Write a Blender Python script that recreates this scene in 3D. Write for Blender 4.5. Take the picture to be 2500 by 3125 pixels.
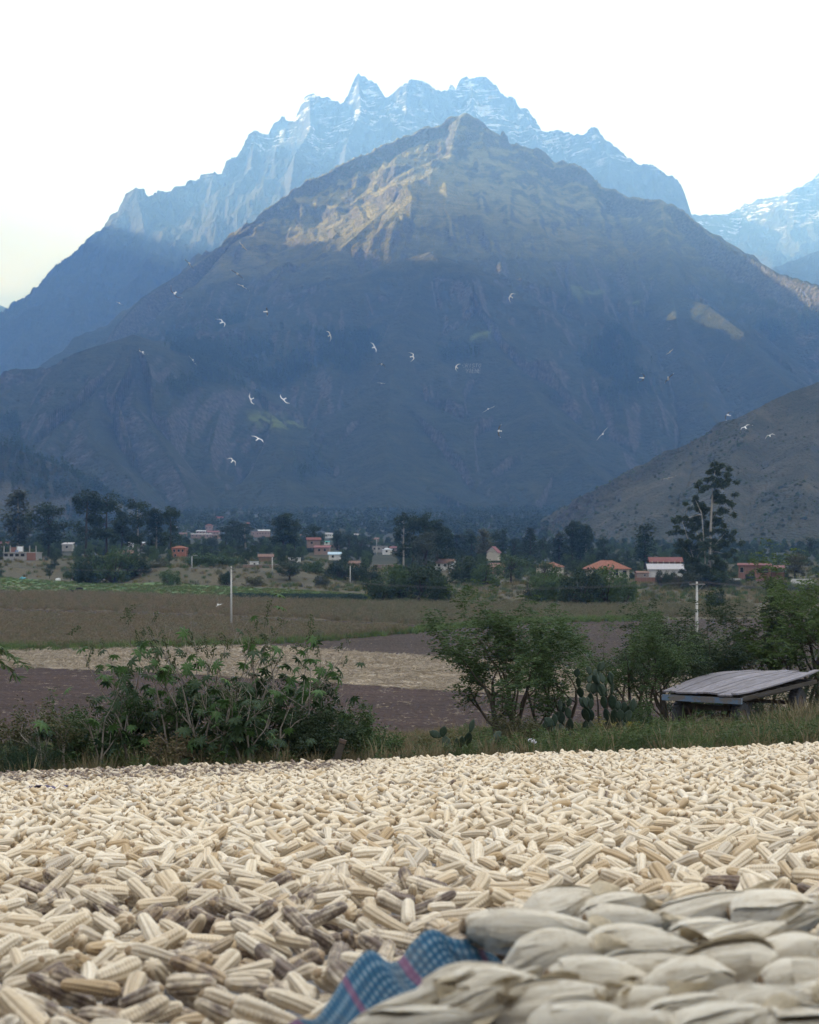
import bpy, bmesh, math, random
import numpy as np
from mathutils import Vector, Matrix, Euler

for _o in list(bpy.data.objects):
    bpy.data.objects.remove(_o, do_unlink=True)
SC = bpy.context.scene
COL = SC.collection
R = math.radians
H = 13.4                      # eye height above the valley floor, metres

# ------------------------------------------------------------------ camera
cam_d = bpy.data.cameras.new('camera')
cam_d.sensor_fit = 'VERTICAL'
cam_d.sensor_height = 36.0
cam_d.lens = 57.6
cam_d.shift_y = 0.0248
cam_d.clip_start = 0.05
cam_d.clip_end = 60000
cam_d.dof.use_dof = True
cam_d.dof.focus_distance = 17.0
cam_d.dof.aperture_fstop = 6.3
cam = bpy.data.objects.new('camera', cam_d)
COL.objects.link(cam)
cam.location = (0, 0, H)
cam.rotation_euler = (R(90), 0, 0)
SC.camera = cam

# ------------------------------------------------------------------ sky, sun, exposure
SUN_AZ, SUN_EL = R(-62), R(17.5)       # azimuth from the view axis (+Y), negative to the left
world = bpy.data.worlds.new('World'); SC.world = world; world.use_nodes = True
wt = world.node_tree; wt.nodes.clear()
def WN(t, **k):
    n = wt.nodes.new(t)
    for a, b in k.items(): setattr(n, a, b)
    return n
w_out = WN('ShaderNodeOutputWorld')
w_sky = WN('ShaderNodeTexSky', sky_type='NISHITA', sun_disc=False, sun_elevation=SUN_EL, sun_rotation=SUN_AZ,
           altitude=2900.0, air_density=1.0, dust_density=1.5, ozone_density=1.5)
w_b1 = WN('ShaderNodeBackground'); w_b1.inputs['Strength'].default_value = 0.05
wt.links.new(w_sky.outputs[0], w_b1.inputs['Color'])
w_tc = WN('ShaderNodeTexCoord')
w_n = WN('ShaderNodeTexNoise'); w_n.inputs['Scale'].default_value = 3.2; w_n.inputs['Detail'].default_value = 7; w_n.inputs['Roughness'].default_value = 0.6
w_map = WN('ShaderNodeMapping'); w_map.inputs['Scale'].default_value = (1, 1, 2.6); w_map.inputs['Location'].default_value = (0.35, 0.2, 0.1)
wt.links.new(w_tc.outputs['Generated'], w_map.inputs[0]); wt.links.new(w_map.outputs[0], w_n.inputs['Vector'])
# thin high veil: nearly white, slightly uneven
w_r = WN('ShaderNodeValToRGB')
w_r.color_ramp.elements[0].position = 0.30; w_r.color_ramp.elements[0].color = (0.84, 0.91, 1.0, 1)
w_r.color_ramp.elements[1].position = 0.62; w_r.color_ramp.elements[1].color = (1.0, 1.0, 1.0, 1)
wt.links.new(w_n.outputs['Fac'], w_r.inputs[0])
# a grey bank of cloud standing low round the horizon
w_sep = WN('ShaderNodeSeparateXYZ'); wt.links.new(w_tc.outputs['Generated'], w_sep.inputs[0])
w_n2 = WN('ShaderNodeTexNoise'); w_n2.inputs['Scale'].default_value = 9; w_n2.inputs['Detail'].default_value = 6
wt.links.new(w_tc.outputs['Generated'], w_n2.inputs['Vector'])
w_m1 = WN('ShaderNodeMath', operation='MULTIPLY_ADD'); w_m1.inputs[1].default_value = 0.14; w_m1.inputs[2].default_value = 0.095
wt.links.new(w_n2.outputs['Fac'], w_m1.inputs[0])
w_m2 = WN('ShaderNodeMath', operation='SUBTRACT'); wt.links.new(w_m1.outputs[0], w_m2.inputs[0]); wt.links.new(w_sep.outputs[2], w_m2.inputs[1])
w_m3 = WN('ShaderNodeMapRange', interpolation_type='SMOOTHSTEP'); w_m3.inputs['From Min'].default_value = 0.0; w_m3.inputs['From Max'].default_value = 0.022
wt.links.new(w_m2.outputs[0], w_m3.inputs['Value'])
w_mix = WN('ShaderNodeMix', data_type='RGBA'); wt.links.new(w_m3.outputs[0], w_mix.inputs[0])
wt.links.new(w_r.outputs[0], w_mix.inputs[6]); w_mix.inputs[7].default_value = (0.66, 0.74, 0.86, 1)
w_b2 = WN('ShaderNodeBackground'); w_b2.inputs['Strength'].default_value = 0.36
# overcast veil: brighter overhead than at the horizon
w_g = WN('ShaderNodeMath', operation='MULTIPLY_ADD', use_clamp=False); w_g.inputs[1].default_value = 0.84; w_g.inputs[2].default_value = 0.41
w_abs = WN('ShaderNodeMath', operation='MAXIMUM'); w_abs.inputs[1].default_value = 0.0; wt.links.new(w_sep.outputs[2], w_abs.inputs[0]); wt.links.new(w_abs.outputs[0], w_g.inputs[0])
w_sc = WN('ShaderNodeVectorMath', operation='SCALE'); wt.links.new(w_mix.outputs[2], w_sc.inputs[0]); wt.links.new(w_g.outputs[0], w_sc.inputs['Scale'])
wt.links.new(w_sc.outputs[0], w_b2.inputs['Color'])
w_ms = WN('ShaderNodeMixShader'); w_ms.inputs[0].default_value = 0.85
wt.links.new(w_b1.outputs[0], w_ms.inputs[1]); wt.links.new(w_b2.outputs[0], w_ms.inputs[2])
wt.links.new(w_ms.outputs[0], w_out.inputs['Surface'])

sun_d = bpy.data.lights.new('sun', 'SUN'); sun_d.energy = 5.0; sun_d.angle = R(0.53); sun_d.color = (1.0, 0.89, 0.72)
sun = bpy.data.objects.new('sun', sun_d); COL.objects.link(sun)
S_DIR = Vector((math.sin(SUN_AZ)*math.cos(SUN_EL), math.cos(SUN_AZ)*math.cos(SUN_EL), math.sin(SUN_EL)))
sun.rotation_euler = S_DIR.to_track_quat('Z', 'Y').to_euler()
sun.location = (-40, 30, 60)

SC.view_settings.view_transform = 'Standard'
SC.view_settings.look = 'None'
SC.view_settings.gamma = 1.0
SC.view_settings.use_curve_mapping = False
SC.view_settings.exposure = 2.27
SC.cycles.use_denoising = True
SC.cycles.max_bounces = 5
SC.cycles.diffuse_bounces = 3
SC.cycles.volume_bounces = 1
SC.cycles.transparent_max_bounces = 8
SC.cycles.sample_clamp_indirect = 6.0

# ------------------------------------------------------------------ numpy noise
_rt = np.random.RandomState(7)
_TAB = _rt.rand(256, 256).astype(np.float32)
def vnoise(x, y, seed=0):
    x = np.asarray(x, dtype=np.float64) + seed*17.31; y = np.asarray(y, dtype=np.float64) + seed*41.77
    xi = np.floor(x).astype(np.int64); yi = np.floor(y).astype(np.int64)
    fx = x - xi; fy = y - yi
    fx = fx*fx*fx*(fx*(fx*6-15)+10); fy = fy*fy*fy*(fy*(fy*6-15)+10)
    x0 = xi & 255; x1 = (xi+1) & 255; y0 = yi & 255; y1 = (yi+1) & 255
    return (_TAB[x0, y0]*(1-fx)+_TAB[x1, y0]*fx)*(1-fy) + (_TAB[x0, y1]*(1-fx)+_TAB[x1, y1]*fx)*fy
def fbm(x, y, o=4, seed=0, g=0.5):
    s = 0; a = 1; t = 0
    for i in range(o):
        s = s + a*vnoise(x*2**i, y*2**i, seed+i*3); t += a; a *= g
    return s/t
def ridged(x, y, o=4, seed=0, g=0.5):
    s = 0; a = 1; t = 0
    for i in range(o):
        s = s + a*(1-np.abs(2*vnoise(x*2**i, y*2**i, seed+i*3)-1)); t += a; a *= g
    return s/t
def sstep(a, b, x):
    t = np.clip((np.asarray(x, dtype=np.float64)-a)/(b-a), 0, 1)
    return t*t*(3-2*t)

# ------------------------------------------------------------------ the lie of the land
def fan_rise(y):
    return 0.008*np.maximum(y-640, 0)+0.030*np.maximum(y-1500, 0)
def gz(x, y):
    """ground height at (x, y)"""
    x = np.asarray(x, dtype=np.float64); y = np.asarray(y, dtype=np.float64)
    e = 45 + np.clip((x-4)*1.6, 0, 22)
    yy = np.clip(y, -12, e)
    bank = H - 0.72 - 0.108*yy + 0.035*np.clip(x, -14, 16) - 0.27*np.maximum(y-e, 0) - 0.00*x
    bank = bank + 0.10*(fbm(x*0.35, y*0.35, 3, 5)-0.5)*sstep(22.5, 27, y)
    valley = 0.25*(fbm(x*0.02, y*0.02, 3, 9)-0.5)*sstep(60, 120, y)
    # terrace bank rising behind the green field, stronger to the left
    y0 = 446+95*sstep(-60, -130, x)
    ter = 4.2*sstep(0, 38, y-y0)*sstep(-14, -42, x)*1.0 + 1.3*sstep(520, 600, y)
    rise = fan_rise(y)
    val = valley + ter + rise
    return np.maximum(bank, val)
def gz1(x, y): return float(gz(np.array([x]), np.array([y]))[0])
def at(px, py, d):
    """the point seen at (px, py) of the 2500 x 3125 photograph when it stands d metres away"""
    return Vector(((px-1250)/5000*d, d, H-(py-1640)/5000*d))
def gpt(px, d):
    x = (px-1250)/5000*d
    return Vector((x, d, gz1(x, d)))

# ------------------------------------------------------------------ node material helper
class Mat:
    def __init__(s, name):
        s.m = bpy.data.materials.new(name); s.m.use_nodes = True
        s.t = s.m.node_tree; s.t.nodes.clear()
        s.out = s.n('ShaderNodeOutputMaterial')
        s.p = s.n('ShaderNodeBsdfPrincipled'); s.p.inputs['Roughness'].default_value = 0.85
        s.p.inputs['Specular IOR Level'].default_value = 0.25
        s.l(s.p.outputs[0], s.out.inputs[0])
    def n(s, t, **k):
        n = s.t.nodes.new(t)
        for a, b in k.items(): setattr(n, a, b)
        return n
    def l(s, a, b): s.t.links.new(a, b)
    def coord(s, kind='Object', scale=(1, 1, 1), loc=(0, 0, 0)):
        if kind == 'World':
            g = s.n('ShaderNodeNewGeometry').outputs['Position']
        else:
            g = s.n('ShaderNodeTexCoord').outputs[kind]
        m = s.n('ShaderNodeMapping'); m.inputs['Scale'].default_value = scale; m.inputs['Location'].default_value = loc
        s.l(g, m.inputs[0]); return m.outputs[0]
    def noise(s, vec, scale=5, detail=4, rough=0.55, dist=0):
        n = s.n('ShaderNodeTexNoise'); n.inputs['Scale'].default_value = scale; n.inputs['Detail'].default_value = detail
        n.inputs['Roughness'].default_value = rough; n.inputs['Distortion'].default_value = dist
        s.l(vec, n.inputs['Vector']); return n.outputs['Fac']
    def vor(s, vec, scale=5, feature='F1', out='Distance'):
        n = s.n('ShaderNodeTexVoronoi', feature=feature); n.inputs['Scale'].default_value = scale
        s.l(vec, n.inputs['Vector']); return n.outputs[out]
    def ramp(s, fac, stops):
        n = s.n('ShaderNodeValToRGB'); e = n.color_ramp.elements
        while len(e) < len(stops): e.new(0.5)
        for i, (p, c) in enumerate(stops):
            e[i].position = p; e[i].color = (c[0], c[1], c[2], 1) if hasattr(c, '__len__') else (c, c, c, 1)
        s.l(fac, n.inputs[0]); return n.outputs[0]
    def mix(s, fac, a, b, mode='MIX'):
        n = s.n('ShaderNodeMix', data_type='RGBA', blend_type=mode)
        for sock, v in ((n.inputs[0], fac), (n.inputs[6], a), (n.inputs[7], b)):
            if hasattr(v, 'is_linked'): s.l(v, sock)
            elif hasattr(v, '__len__'): sock.default_value = (v[0], v[1], v[2], 1)
            else: sock.default_value = v
        return n.outputs[2]
    def math(s, op, a, b=0.5, c=None):
        n = s.n('ShaderNodeMath', operation=op)
        for i, v in enumerate((a, b, c)):
            if v is None: continue
            if hasattr(v, 'is_linked'): s.l(v, n.inputs[i])
            else: n.inputs[i].default_value = v
        return n.outputs[0]
    def rng(s, v, a, b, c=0.0, d=1.0):
        n = s.n('ShaderNodeMapRange', interpolation_type='SMOOTHSTEP')
        for i, k in enumerate((a, b, c, d)): n.inputs[i+1].default_value = k
        s.l(v, n.inputs[0]); return n.outputs[0]
    def color(s, c):
        if hasattr(c, 'is_linked'): s.l(c, s.p.inputs['Base Color'])
        else: s.p.inputs['Base Color'].default_value = (c[0], c[1], c[2], 1)
        return s
    def bump(s, h, strength=0.5, dist=0.1):
        b = s.n('ShaderNodeBump'); b.inputs['Strength'].default_value = strength; b.inputs['Distance'].default_value = dist
        s.l(h, b.inputs['Height']); s.l(b.outputs[0], s.p.inputs['Normal']); return s
    def rnd(s): return s.n('ShaderNodeObjectInfo').outputs['Random']
    def attr(s, name, typ='GEOMETRY', out='Fac'):
        n = s.n('ShaderNodeAttribute', attribute_name=name, attribute_type=typ); return n.outputs[out]
    def rough(s, r): s.p.inputs['Roughness'].default_value = r; return s
    def translucent(s, amount, col):
        """leaf: part of the light passes through"""
        tr = s.n('ShaderNodeBsdfTranslucent'); mx = s.n('ShaderNodeMixShader'); mx.inputs[0].default_value = amount
        if hasattr(col, 'is_linked'): s.l(col, tr.inputs[0])
        else: tr.inputs[0].default_value = (*col, 1)
        s.l(s.p.outputs[0], mx.inputs[1]); s.l(tr.outputs[0], mx.inputs[2]); s.l(mx.outputs[0], s.out.inputs[0]); return s

def plain(name, c, var=0.12, scale=6.0, rough=0.85, bump=0.0):
    """a colour with uneven weathering"""
    m = Mat(name); v = m.coord('Object')
    f = m.noise(v, scale, 5, 0.65)
    a = tuple(min(1, k*(1+var)) for k in c); b = tuple(k*(1-var) for k in c)
    m.color(m.ramp(f, [(0.25, b), (0.75, a)])).rough(rough)
    if bump: m.bump(f, 0.5, bump)
    return m.m

# ------------------------------------------------------------------ mesh builder
class MB:
    def __init__(s): s.V = []; s.F = []; s.S = []; s.M = []; s.n = 0; s.UV = None
    def add(s, v, f, m=0):
        v = np.asarray(v, dtype=np.float64).reshape(-1, 3)
        for q in f: s.F.append([i+s.n for i in q]); s.M.append(m)
        s.V.append(v); s.n += len(v); return s
    def addq(s, v, q, m=0):
        """v (N,3) and an (K,4) index array"""
        v = np.asarray(v, dtype=np.float64).reshape(-1, 3); q = np.asarray(q)+s.n
        s.F.extend(q.tolist()); s.M.extend([m]*len(q)); s.V.append(v); s.n += len(v); return s
    def quads(s, q, m=0):
        q = np.asarray(q, dtype=np.float64); k = len(q)
        return s.addq(q.reshape(-1, 3), np.arange(4*k).reshape(k, 4), m)
    def box(s, c, size, rot=None, m=0):
        a, b, d = [k/2 for k in size]
        v = np.array([(x, y, z) for x in (-a, a) for y in (-b, b) for z in (-d, d)])
        if rot is not None: v = v @ np.array(Euler(rot).to_matrix()).T
        return s.add(v+np.array(c), [(0, 1, 3, 2), (4, 6, 7, 5), (0, 4, 5, 1), (2, 3, 7, 6), (0, 2, 6, 4), (1, 5, 7, 3)], m)
    def tube(s, pts, rad, sides=6, m=0, cap=True):
        pts = [Vector(p) for p in pts]; k = len(pts)
        rad = [rad]*k if not hasattr(rad, '__len__') else rad
        vs = []; ref = None
        for i, p in enumerate(pts):
            t = (pts[min(i+1, k-1)]-pts[max(i-1, 0)])
            if t.length < 1e-9: t = Vector((0, 0, 1))
            t.normalize()
            if ref is None: ref = t.orthogonal().normalized()
            ref = (ref-t*ref.dot(t))
            ref = t.orthogonal().normalized() if ref.length < 1e-6 else ref.normalized()
            b = t.cross(ref)
            for j in range(sides):
                a = 2*math.pi*j/sides
                vs.append(p+(ref*math.cos(a)+b*math.sin(a))*rad[i])
        f = [(i*sides+j, i*sides+(j+1) % sides, (i+1)*sides+(j+1) % sides, (i+1)*sides+j) for i in range(k-1) for j in range(sides)]
        if cap: f += [tuple(range(sides-1, -1, -1)), tuple((k-1)*sides+j for j in range(sides))]
        return s.add(np.array([tuple(v) for v in vs]), f, m)
    def mesh(s, name, mats, smooth=False):
        me = bpy.data.meshes.new(name)
        V = np.concatenate(s.V) if s.V else np.zeros((0, 3))
        me.vertices.add(len(V)); me.vertices.foreach_set('co', V.ravel().astype(np.float32))
        tot = np.array([len(f) for f in s.F], dtype=np.int32)
        flat = np.fromiter((i for f in s.F for i in f), dtype=np.int32, count=int(tot.sum()))
        me.loops.add(len(flat)); me.loops.foreach_set('vertex_index', flat)
        me.polygons.add(len(tot)); me.polygons.foreach_set('loop_start', np.concatenate(([0], np.cumsum(tot)[:-1])).astype(np.int32))
        try: me.polygons.foreach_set('loop_total', tot)
        except Exception: pass
        for mt in (mats if isinstance(mats, (list, tuple)) else [mats]): me.materials.append(mt)
        me.polygons.foreach_set('material_index', np.array(s.M, dtype=np.int32))
        me.polygons.foreach_set('use_smooth', np.full(len(tot), smooth))
        me.update(calc_edges=True); me.validate()
        return me
    def build(s, name, mats, parent=None, smooth=False, loc=None, rot=None):
        return link(name, s.mesh(name, mats, smooth), parent, loc, rot)

def link(name, me, parent=None, loc=None, rot=None):
    o = bpy.data.objects.new(name, me); COL.objects.link(o)
    if parent is not None: o.parent = parent
    if loc is not None: o.location = loc
    if rot is not None: o.rotation_euler = rot
    return o
def tag(o, label=None, cat=None, group=None, kind=None):
    if label: o['label'] = label
    if cat: o['category'] = cat
    if group: o['group'] = group
    if kind: o['kind'] = kind
    return o
def empty(name, loc=(0, 0, 0), rz=0.0, label=None, cat=None, group=None):
    o = link(name, None); o.location = loc; o.rotation_euler = (0, 0, rz); o.empty_display_size = 0.2
    return tag(o, label, cat, group)
def copy_tree(o, parent=None):
    c = o.copy(); COL.objects.link(c); c.parent = parent
    for ch in list(o.children): copy_tree(ch, c)
    return c
def grid_mesh(name, X, Y, Z, mat, smooth=True):
    ny, nx = X.shape
    me = bpy.data.meshes.new(name)
    V = np.stack([X, Y, Z], -1).reshape(-1, 3).astype(np.float32)
    idx = np.arange(nx*ny).reshape(ny, nx)
    q = np.stack([idx[:-1, :-1], idx[:-1, 1:], idx[1:, 1:], idx[1:, :-1]], -1).reshape(-1, 4).astype(np.int32)
    me.vertices.add(len(V)); me.vertices.foreach_set('co', V.ravel())
    me.loops.add(q.size); me.loops.foreach_set('vertex_index', q.ravel())
    me.polygons.add(len(q)); me.polygons.foreach_set('loop_start', np.arange(0, q.size, 4, dtype=np.int32))
    me.polygons.foreach_set('use_smooth', np.full(len(q), smooth))
    me.materials.append(mat); me.update(calc_edges=True)
    return me

# scattered cover (grass, litter, woods, the heap of corn): one object of kind stuff, geometry nodes over real points
def scatter(name, pts, rot, scl, variants, idx, label, cat, attrs=None):
    n = len(pts)
    me = bpy.data.meshes.new(name)
    me.vertices.add(n); me.vertices.foreach_set('co', np.asarray(pts, dtype=np.float32).ravel())
    scl = np.asarray(scl, dtype=np.float32)
    if scl.ndim == 1: scl = np.repeat(scl[:, None], 3, 1)
    for nm, typ, dat, key in (('rot', 'FLOAT_VECTOR', np.asarray(rot, dtype=np.float32), 'vector'), ('scl', 'FLOAT_VECTOR', scl, 'vector')):
        a = me.attributes.new(nm, typ, 'POINT'); a.data.foreach_set(key, dat.ravel())
    a = me.attributes.new('pick', 'INT', 'POINT'); a.data.foreach_set('value', np.asarray(idx, dtype=np.int32))
    for k, v in (attrs or {}).items():
        a = me.attributes.new(k, 'FLOAT', 'POINT'); a.data.foreach_set('value', np.asarray(v, dtype=np.float32))
    o = link(name, me)
    ng = bpy.data.node_groups.new(name+'_spread', 'GeometryNodeTree')
    ng.interface.new_socket('Geometry', in_out='INPUT', socket_type='NodeSocketGeometry')
    ng.interface.new_socket('Geometry', in_out='OUTPUT', socket_type='NodeSocketGeometry')
    gi = ng.nodes.new('NodeGroupInput'); go = ng.nodes.new('NodeGroupOutput')
    ip = ng.nodes.new('GeometryNodeInstanceOnPoints')
    ng.links.new(gi.outputs[0], ip.inputs['Points'])
    j = ng.nodes.new('GeometryNodeJoinGeometry')
    for v in reversed(variants):
        oi = ng.nodes.new('GeometryNodeObjectInfo'); oi.inputs['Object'].default_value = v; oi.inputs['As Instance'].default_value = False
        g2 = ng.nodes.new('GeometryNodeGeometryToInstance'); ng.links.new(oi.outputs['Geometry'], g2.inputs[0]); ng.links.new(g2.outputs[0], j.inputs[0])
    ng.links.new(j.outputs[0], ip.inputs['Instance'])
    ip.inputs['Pick Instance'].default_value = True
    def na(nm, typ):
        k = ng.nodes.new('GeometryNodeInputNamedAttribute'); k.data_type = typ; k.inputs['Name'].default_value = nm
        return k.outputs[0]
    ng.links.new(na('pick', 'INT'), ip.inputs['Instance Index'])
    ng.links.new(na('rot', 'FLOAT_VECTOR'), ip.inputs['Rotation'])
    ng.links.new(na('scl', 'FLOAT_VECTOR'), ip.inputs['Scale'])
    ng.links.new(ip.outputs[0], go.inputs[0])
    md = o.modifiers.new('spread', 'NODES'); md.node_group = ng
    tag(o, label, cat, kind='stuff')
    return o
def source(name, me):
    return bpy.data.objects.new(name, me)      # the pattern a scatter copies; not linked to the scene
# =================================================================== MOUNTAINS
def ridge_pts(lst): return np.array([tuple(at(*p)) for p in lst])
def tent(X, Y, pts, sf, sb, steep=None, tip=None):
    """height of a roof-like ridge along the polyline pts; sf / sb: fall towards the valley and away from it"""
    best = np.full(X.shape, -1e9); bd = np.full(X.shape, 1e9)
    for a, b in zip(pts[:-1], pts[1:]):
        ab = b-a; L2 = ab[0]**2+ab[1]**2
        t = np.clip(((X-a[0])*ab[0]+(Y-a[1])*ab[1])/L2, 0, 1)
        cx = a[0]+t*ab[0]; cy = a[1]+t*ab[1]; cz = a[2]+t*ab[2]
        d = np.hypot(X-cx, Y-cy)
        k = np.where(Y <= cy, sf, sb)
        fall = k*d
        if steep: fall = np.where(Y <= cy, steep[0]*np.minimum(d, steep[1])+sf*np.maximum(d-steep[1], 0), fall)
        if tip: fall = fall+tip[0]*np.minimum(d, tip[1])
        h = cz-fall
        m = h > best
        best = np.where(m, h, best); bd = np.where(m, d, bd)
    return best, bd
def combine(X, Y, ridges, tip=None):
    h = np.full(X.shape, -1e9); dd = np.full(X.shape, 1e9)
    for i, (pts, sf, sb) in enumerate(ridges):
        a, d = tent(X, Y, pts, sf, sb, tip=tip if i == 0 else None)
        m = a > h; h = np.where(m, a, h); dd = np.where(m, d, dd)
    return h, dd

def mountain_mat(name, kind):
    m = Mat(name)
    geo = m.n('ShaderNodeNewGeometry')
    sep = m.n('ShaderNodeSeparateXYZ'); m.l(geo.outputs['Normal'], sep.inputs[0])
    sp = m.n('ShaderNodeSeparateXYZ'); m.l(geo.outputs['Position'], sp.inputs[0])
    w = m.coord('World')
    n1 = m.noise(w, 0.004, 8, 0.62); n2 = m.noise(w, 0.02, 6, 0.65); n3 = m.noise(w, 0.11, 4, 0.6)
    streak = m.noise(m.coord('World', (0.012, 0.003, 0.003)), 1.0, 7, 0.65)
    if kind == 'high':
        rock = m.ramp(n2, [(0.25, (0.016, 0.017, 0.020)), (0.55, (0.040, 0.040, 0.042)), (0.8, (0.095, 0.090, 0.088))])
        grass = m.ramp(n2, [(0.3, (0.020, 0.025, 0.018)), (0.7, (0.045, 0.046, 0.030))])
        slope = m.math('ADD', sep.outputs[2], m.math('MULTIPLY_ADD', n2, 0.5, -0.25))
        c = m.mix(m.rng(slope, 0.52, 0.74), rock, grass)
        # snow lies on the ledges of the bedded rock near the summits
        bed = m.noise(m.coord('World', (0.005, 0.005, 0.03)), 1.0, 7, 0.75, 1.2)
        hi = m.rng(m.math('ADD', sp.outputs[2], m.math('MULTIPLY', n1, 300)), 2050, 2350)
        f = m.math('MULTIPLY', m.rng(m.math('ADD', m.math('MULTIPLY', bed, 0.6), m.math('MULTIPLY', m.noise(m.coord('World', (1, 1, 1.6)), 0.013, 6, 0.7), 0.4)), 0.51, 0.58, 0, 0.7), m.math('MULTIPLY', hi, m.rng(n1, 0.40, 0.56)))
        c = m.mix(f, c, (0.80, 0.84, 0.90))
        m.color(c); hgt = m.math('ADD', m.math('MULTIPLY', n3, 0.5), m.math('MULTIPLY', streak, 2.5))
        m.bump(m.math('ADD', hgt, m.math('MULTIPLY', n2, 2)), 1.0, 30)
    else:
        rock = m.ramp(n3, [(0.3, (0.022, 0.023, 0.024)), (0.7, (0.095, 0.094, 0.096))])
        if kind == 'front':
            grass = m.ramp(n2, [(0.28, (0.010, 0.016, 0.010)), (0.5, (0.021, 0.027, 0.015)), (0.74, (0.042, 0.046, 0.026))])
        else:
            grass = m.ramp(n2, [(0.28, (0.026, 0.030, 0.020)), (0.5, (0.052, 0.052, 0.038)), (0.74, (0.095, 0.086, 0.066))])
        slope = m.math('ADD', sep.outputs[2], m.math('MULTIPLY_ADD', n2, 0.55, -0.27))
        c = m.mix(m.rng(slope, 0.66 if kind == 'front' else 0.62, 0.80), rock, grass)
        # scrub in speckles
        v = m.vor(w, 0.11 if kind == 'front' else 0.32)
        scr = m.math('MULTIPLY', m.rng(v, 0.42, 0.22), m.rng(n1, 0.42, 0.6))
        c = m.mix(scr, c, (0.025, 0.036, 0.02))
        c = m.mix(m.math('MULTIPLY', m.attr('wood'), m.rng(n2, 0.25, 0.6, 0.3, 0.7)), c, (0.014, 0.022, 0.015))
        c = m.mix(m.attr('meadow'), c, (0.10, 0.13, 0.045))
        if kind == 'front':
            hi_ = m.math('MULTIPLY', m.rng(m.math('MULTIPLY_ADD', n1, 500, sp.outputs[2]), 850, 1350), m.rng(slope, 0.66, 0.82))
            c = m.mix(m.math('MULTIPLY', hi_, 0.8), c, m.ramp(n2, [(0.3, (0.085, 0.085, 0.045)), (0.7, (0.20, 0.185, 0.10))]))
        # old terraces following the contours
        tn = m.math('MULTIPLY_ADD', m.noise(w, 0.003, 3), 60, sp.outputs[2])
        wv = m.n('ShaderNodeTexNoise', noise_dimensions='1D'); wv.inputs['Scale'].default_value = 0.16; wv.inputs['Detail'].default_value = 2
        m.l(tn, wv.inputs['W'])
        terr = m.rng(wv.outputs['Fac'], 0.40, 0.62)
        c = m.mix(m.math('MULTIPLY', terr, 0.28), c, (0.035, 0.042, 0.025))
        m.color(c)
        hh = m.math('ADD', m.math('MULTIPLY', n2, 1.0), m.math('ADD', m.math('MULTIPLY', streak, 1.6), m.math('ADD', m.math('MULTIPLY', n3, 0.35), m.math('MULTIPLY', v, -0.3))))
        m.bump(hh, 1.0, 14 if kind == 'front' else 5)
    m.rough(0.95); m.p.inputs['Specular IOR Level'].default_value = 0.05
    return m.m

def fan(u0, u1, nu, ys):
    U, Yg = np.meshgrid(np.linspace(u0, u1, nu), np.asarray(ys))
    return U*Yg, Yg
def structure(name, me, label=None):
    o = link(name, me); o['kind'] = 'structure'
    if label: o['label'] = label
    return o
def point_attr(me, name, vals):
    a = me.attributes.new(name, 'FLOAT', 'POINT'); a.data.foreach_set('value', np.asarray(vals, dtype=np.float32).ravel())

# ---- the jagged snowy range
SKY = [(-500,1320),(-250,1150),(-80,1040),(0,995),(43,933),(75,905),(109,879),(140,840),(170,806),(217,777),(250,742),(290,707),(312,698),(340,651),(362,636),(384,585),(400,574),(417,568),(438,571),(455,594),
 (482,577),(511,584),(536,564),(569,556),(583,536),(598,546),(616,528),(652,520),(681,524),(692,484),(725,471),(739,448),(761,404),(779,393),(801,404),(819,404),(833,372),(862,354),(884,364),
 (895,368),(931,296),(946,283),(978,292),(1022,299),(1043,314),(1065,281),(1080,241),(1094,223),(1116,234),(1152,256),(1174,292),(1188,292),(1225,256),(1250,241),(1293,245),(1337,270),(1370,272),
 (1373,254),(1384,256),(1391,274),(1402,245),(1420,230),(1446,234),(1467,229),(1489,236),(1514,256),(1529,281),(1547,296),(1558,290),(1572,296),(1580,332),(1601,323),(1620,343),(1645,379),(1663,399),
 (1688,391),(1721,399),(1750,408),(1783,408),(1797,390),(1812,383),(1826,393),(1844,419),(1880,444),(1917,480),(1957,497),(1989,497),(2033,528),(2054,538),(2076,553),(2091,593),(2101,647),(2150,760),(2250,900),(2500,1100)]
_rs = np.random.RandomState(3)
def depth_of_range(px): return 9000+120*math.sin(px*0.009)+80*math.sin(px*0.023+1)
crest = ridge_pts([(px, py, depth_of_range(px)) for px, py in SKY])
X, Y = fan(-0.36, 0.34, 820, np.concatenate([np.linspace(6600, 8450, 34), np.linspace(8470, 9260, 96), np.linspace(9290, 10400, 14)]))
h, dd = tent(X, Y, crest, 0.62, 0.9, steep=(1.05, 420), tip=(2.2, 60))
# buttresses running down from the peaks
for px, py, d, (qx, qy, qd) in ((1094,223,8990,(1060,420,8500)), (946,283,8990,(900,470,8500)), (1440,234,8990,(1400,420,8520)), (1240,241,9000,(1190,420,8520)), (1572,296,9000,(1640,470,8550)),
                                (779,393,9000,(700,600,8400)), (652,520,9000,(560,720,8350)), (417,568,9050,(420,820,8300)), (290,707,9050,(330,900,8250)), (1812,383,9000,(1860,560,8450)), (1700,395,9000,(1690,520,8600)),
                                (170,806,9050,(190,980,8300)), (520,584,9050,(510,780,8350)), (1989,497,9050,(1960,640,8600))):
    b, d2 = tent(X, Y, ridge_pts([(px, py+10, depth_of_range(px)), ((px+qx)/2+25, (py+qy)/2+14, (depth_of_range(px)+qd)/2), (qx, qy, qd), (qx-30, qy+230, qd-900)]), 1.0, 1.0, tip=(1.4, 45))
    m_ = b > h; h = np.where(m_, b, h); dd = np.where(m_, np.minimum(dd, d2+40), dd)
amp = sstep(0, 260, dd)
wx = X+60*(fbm(X/400, Y/400, 3, 2)-.5)
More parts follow.
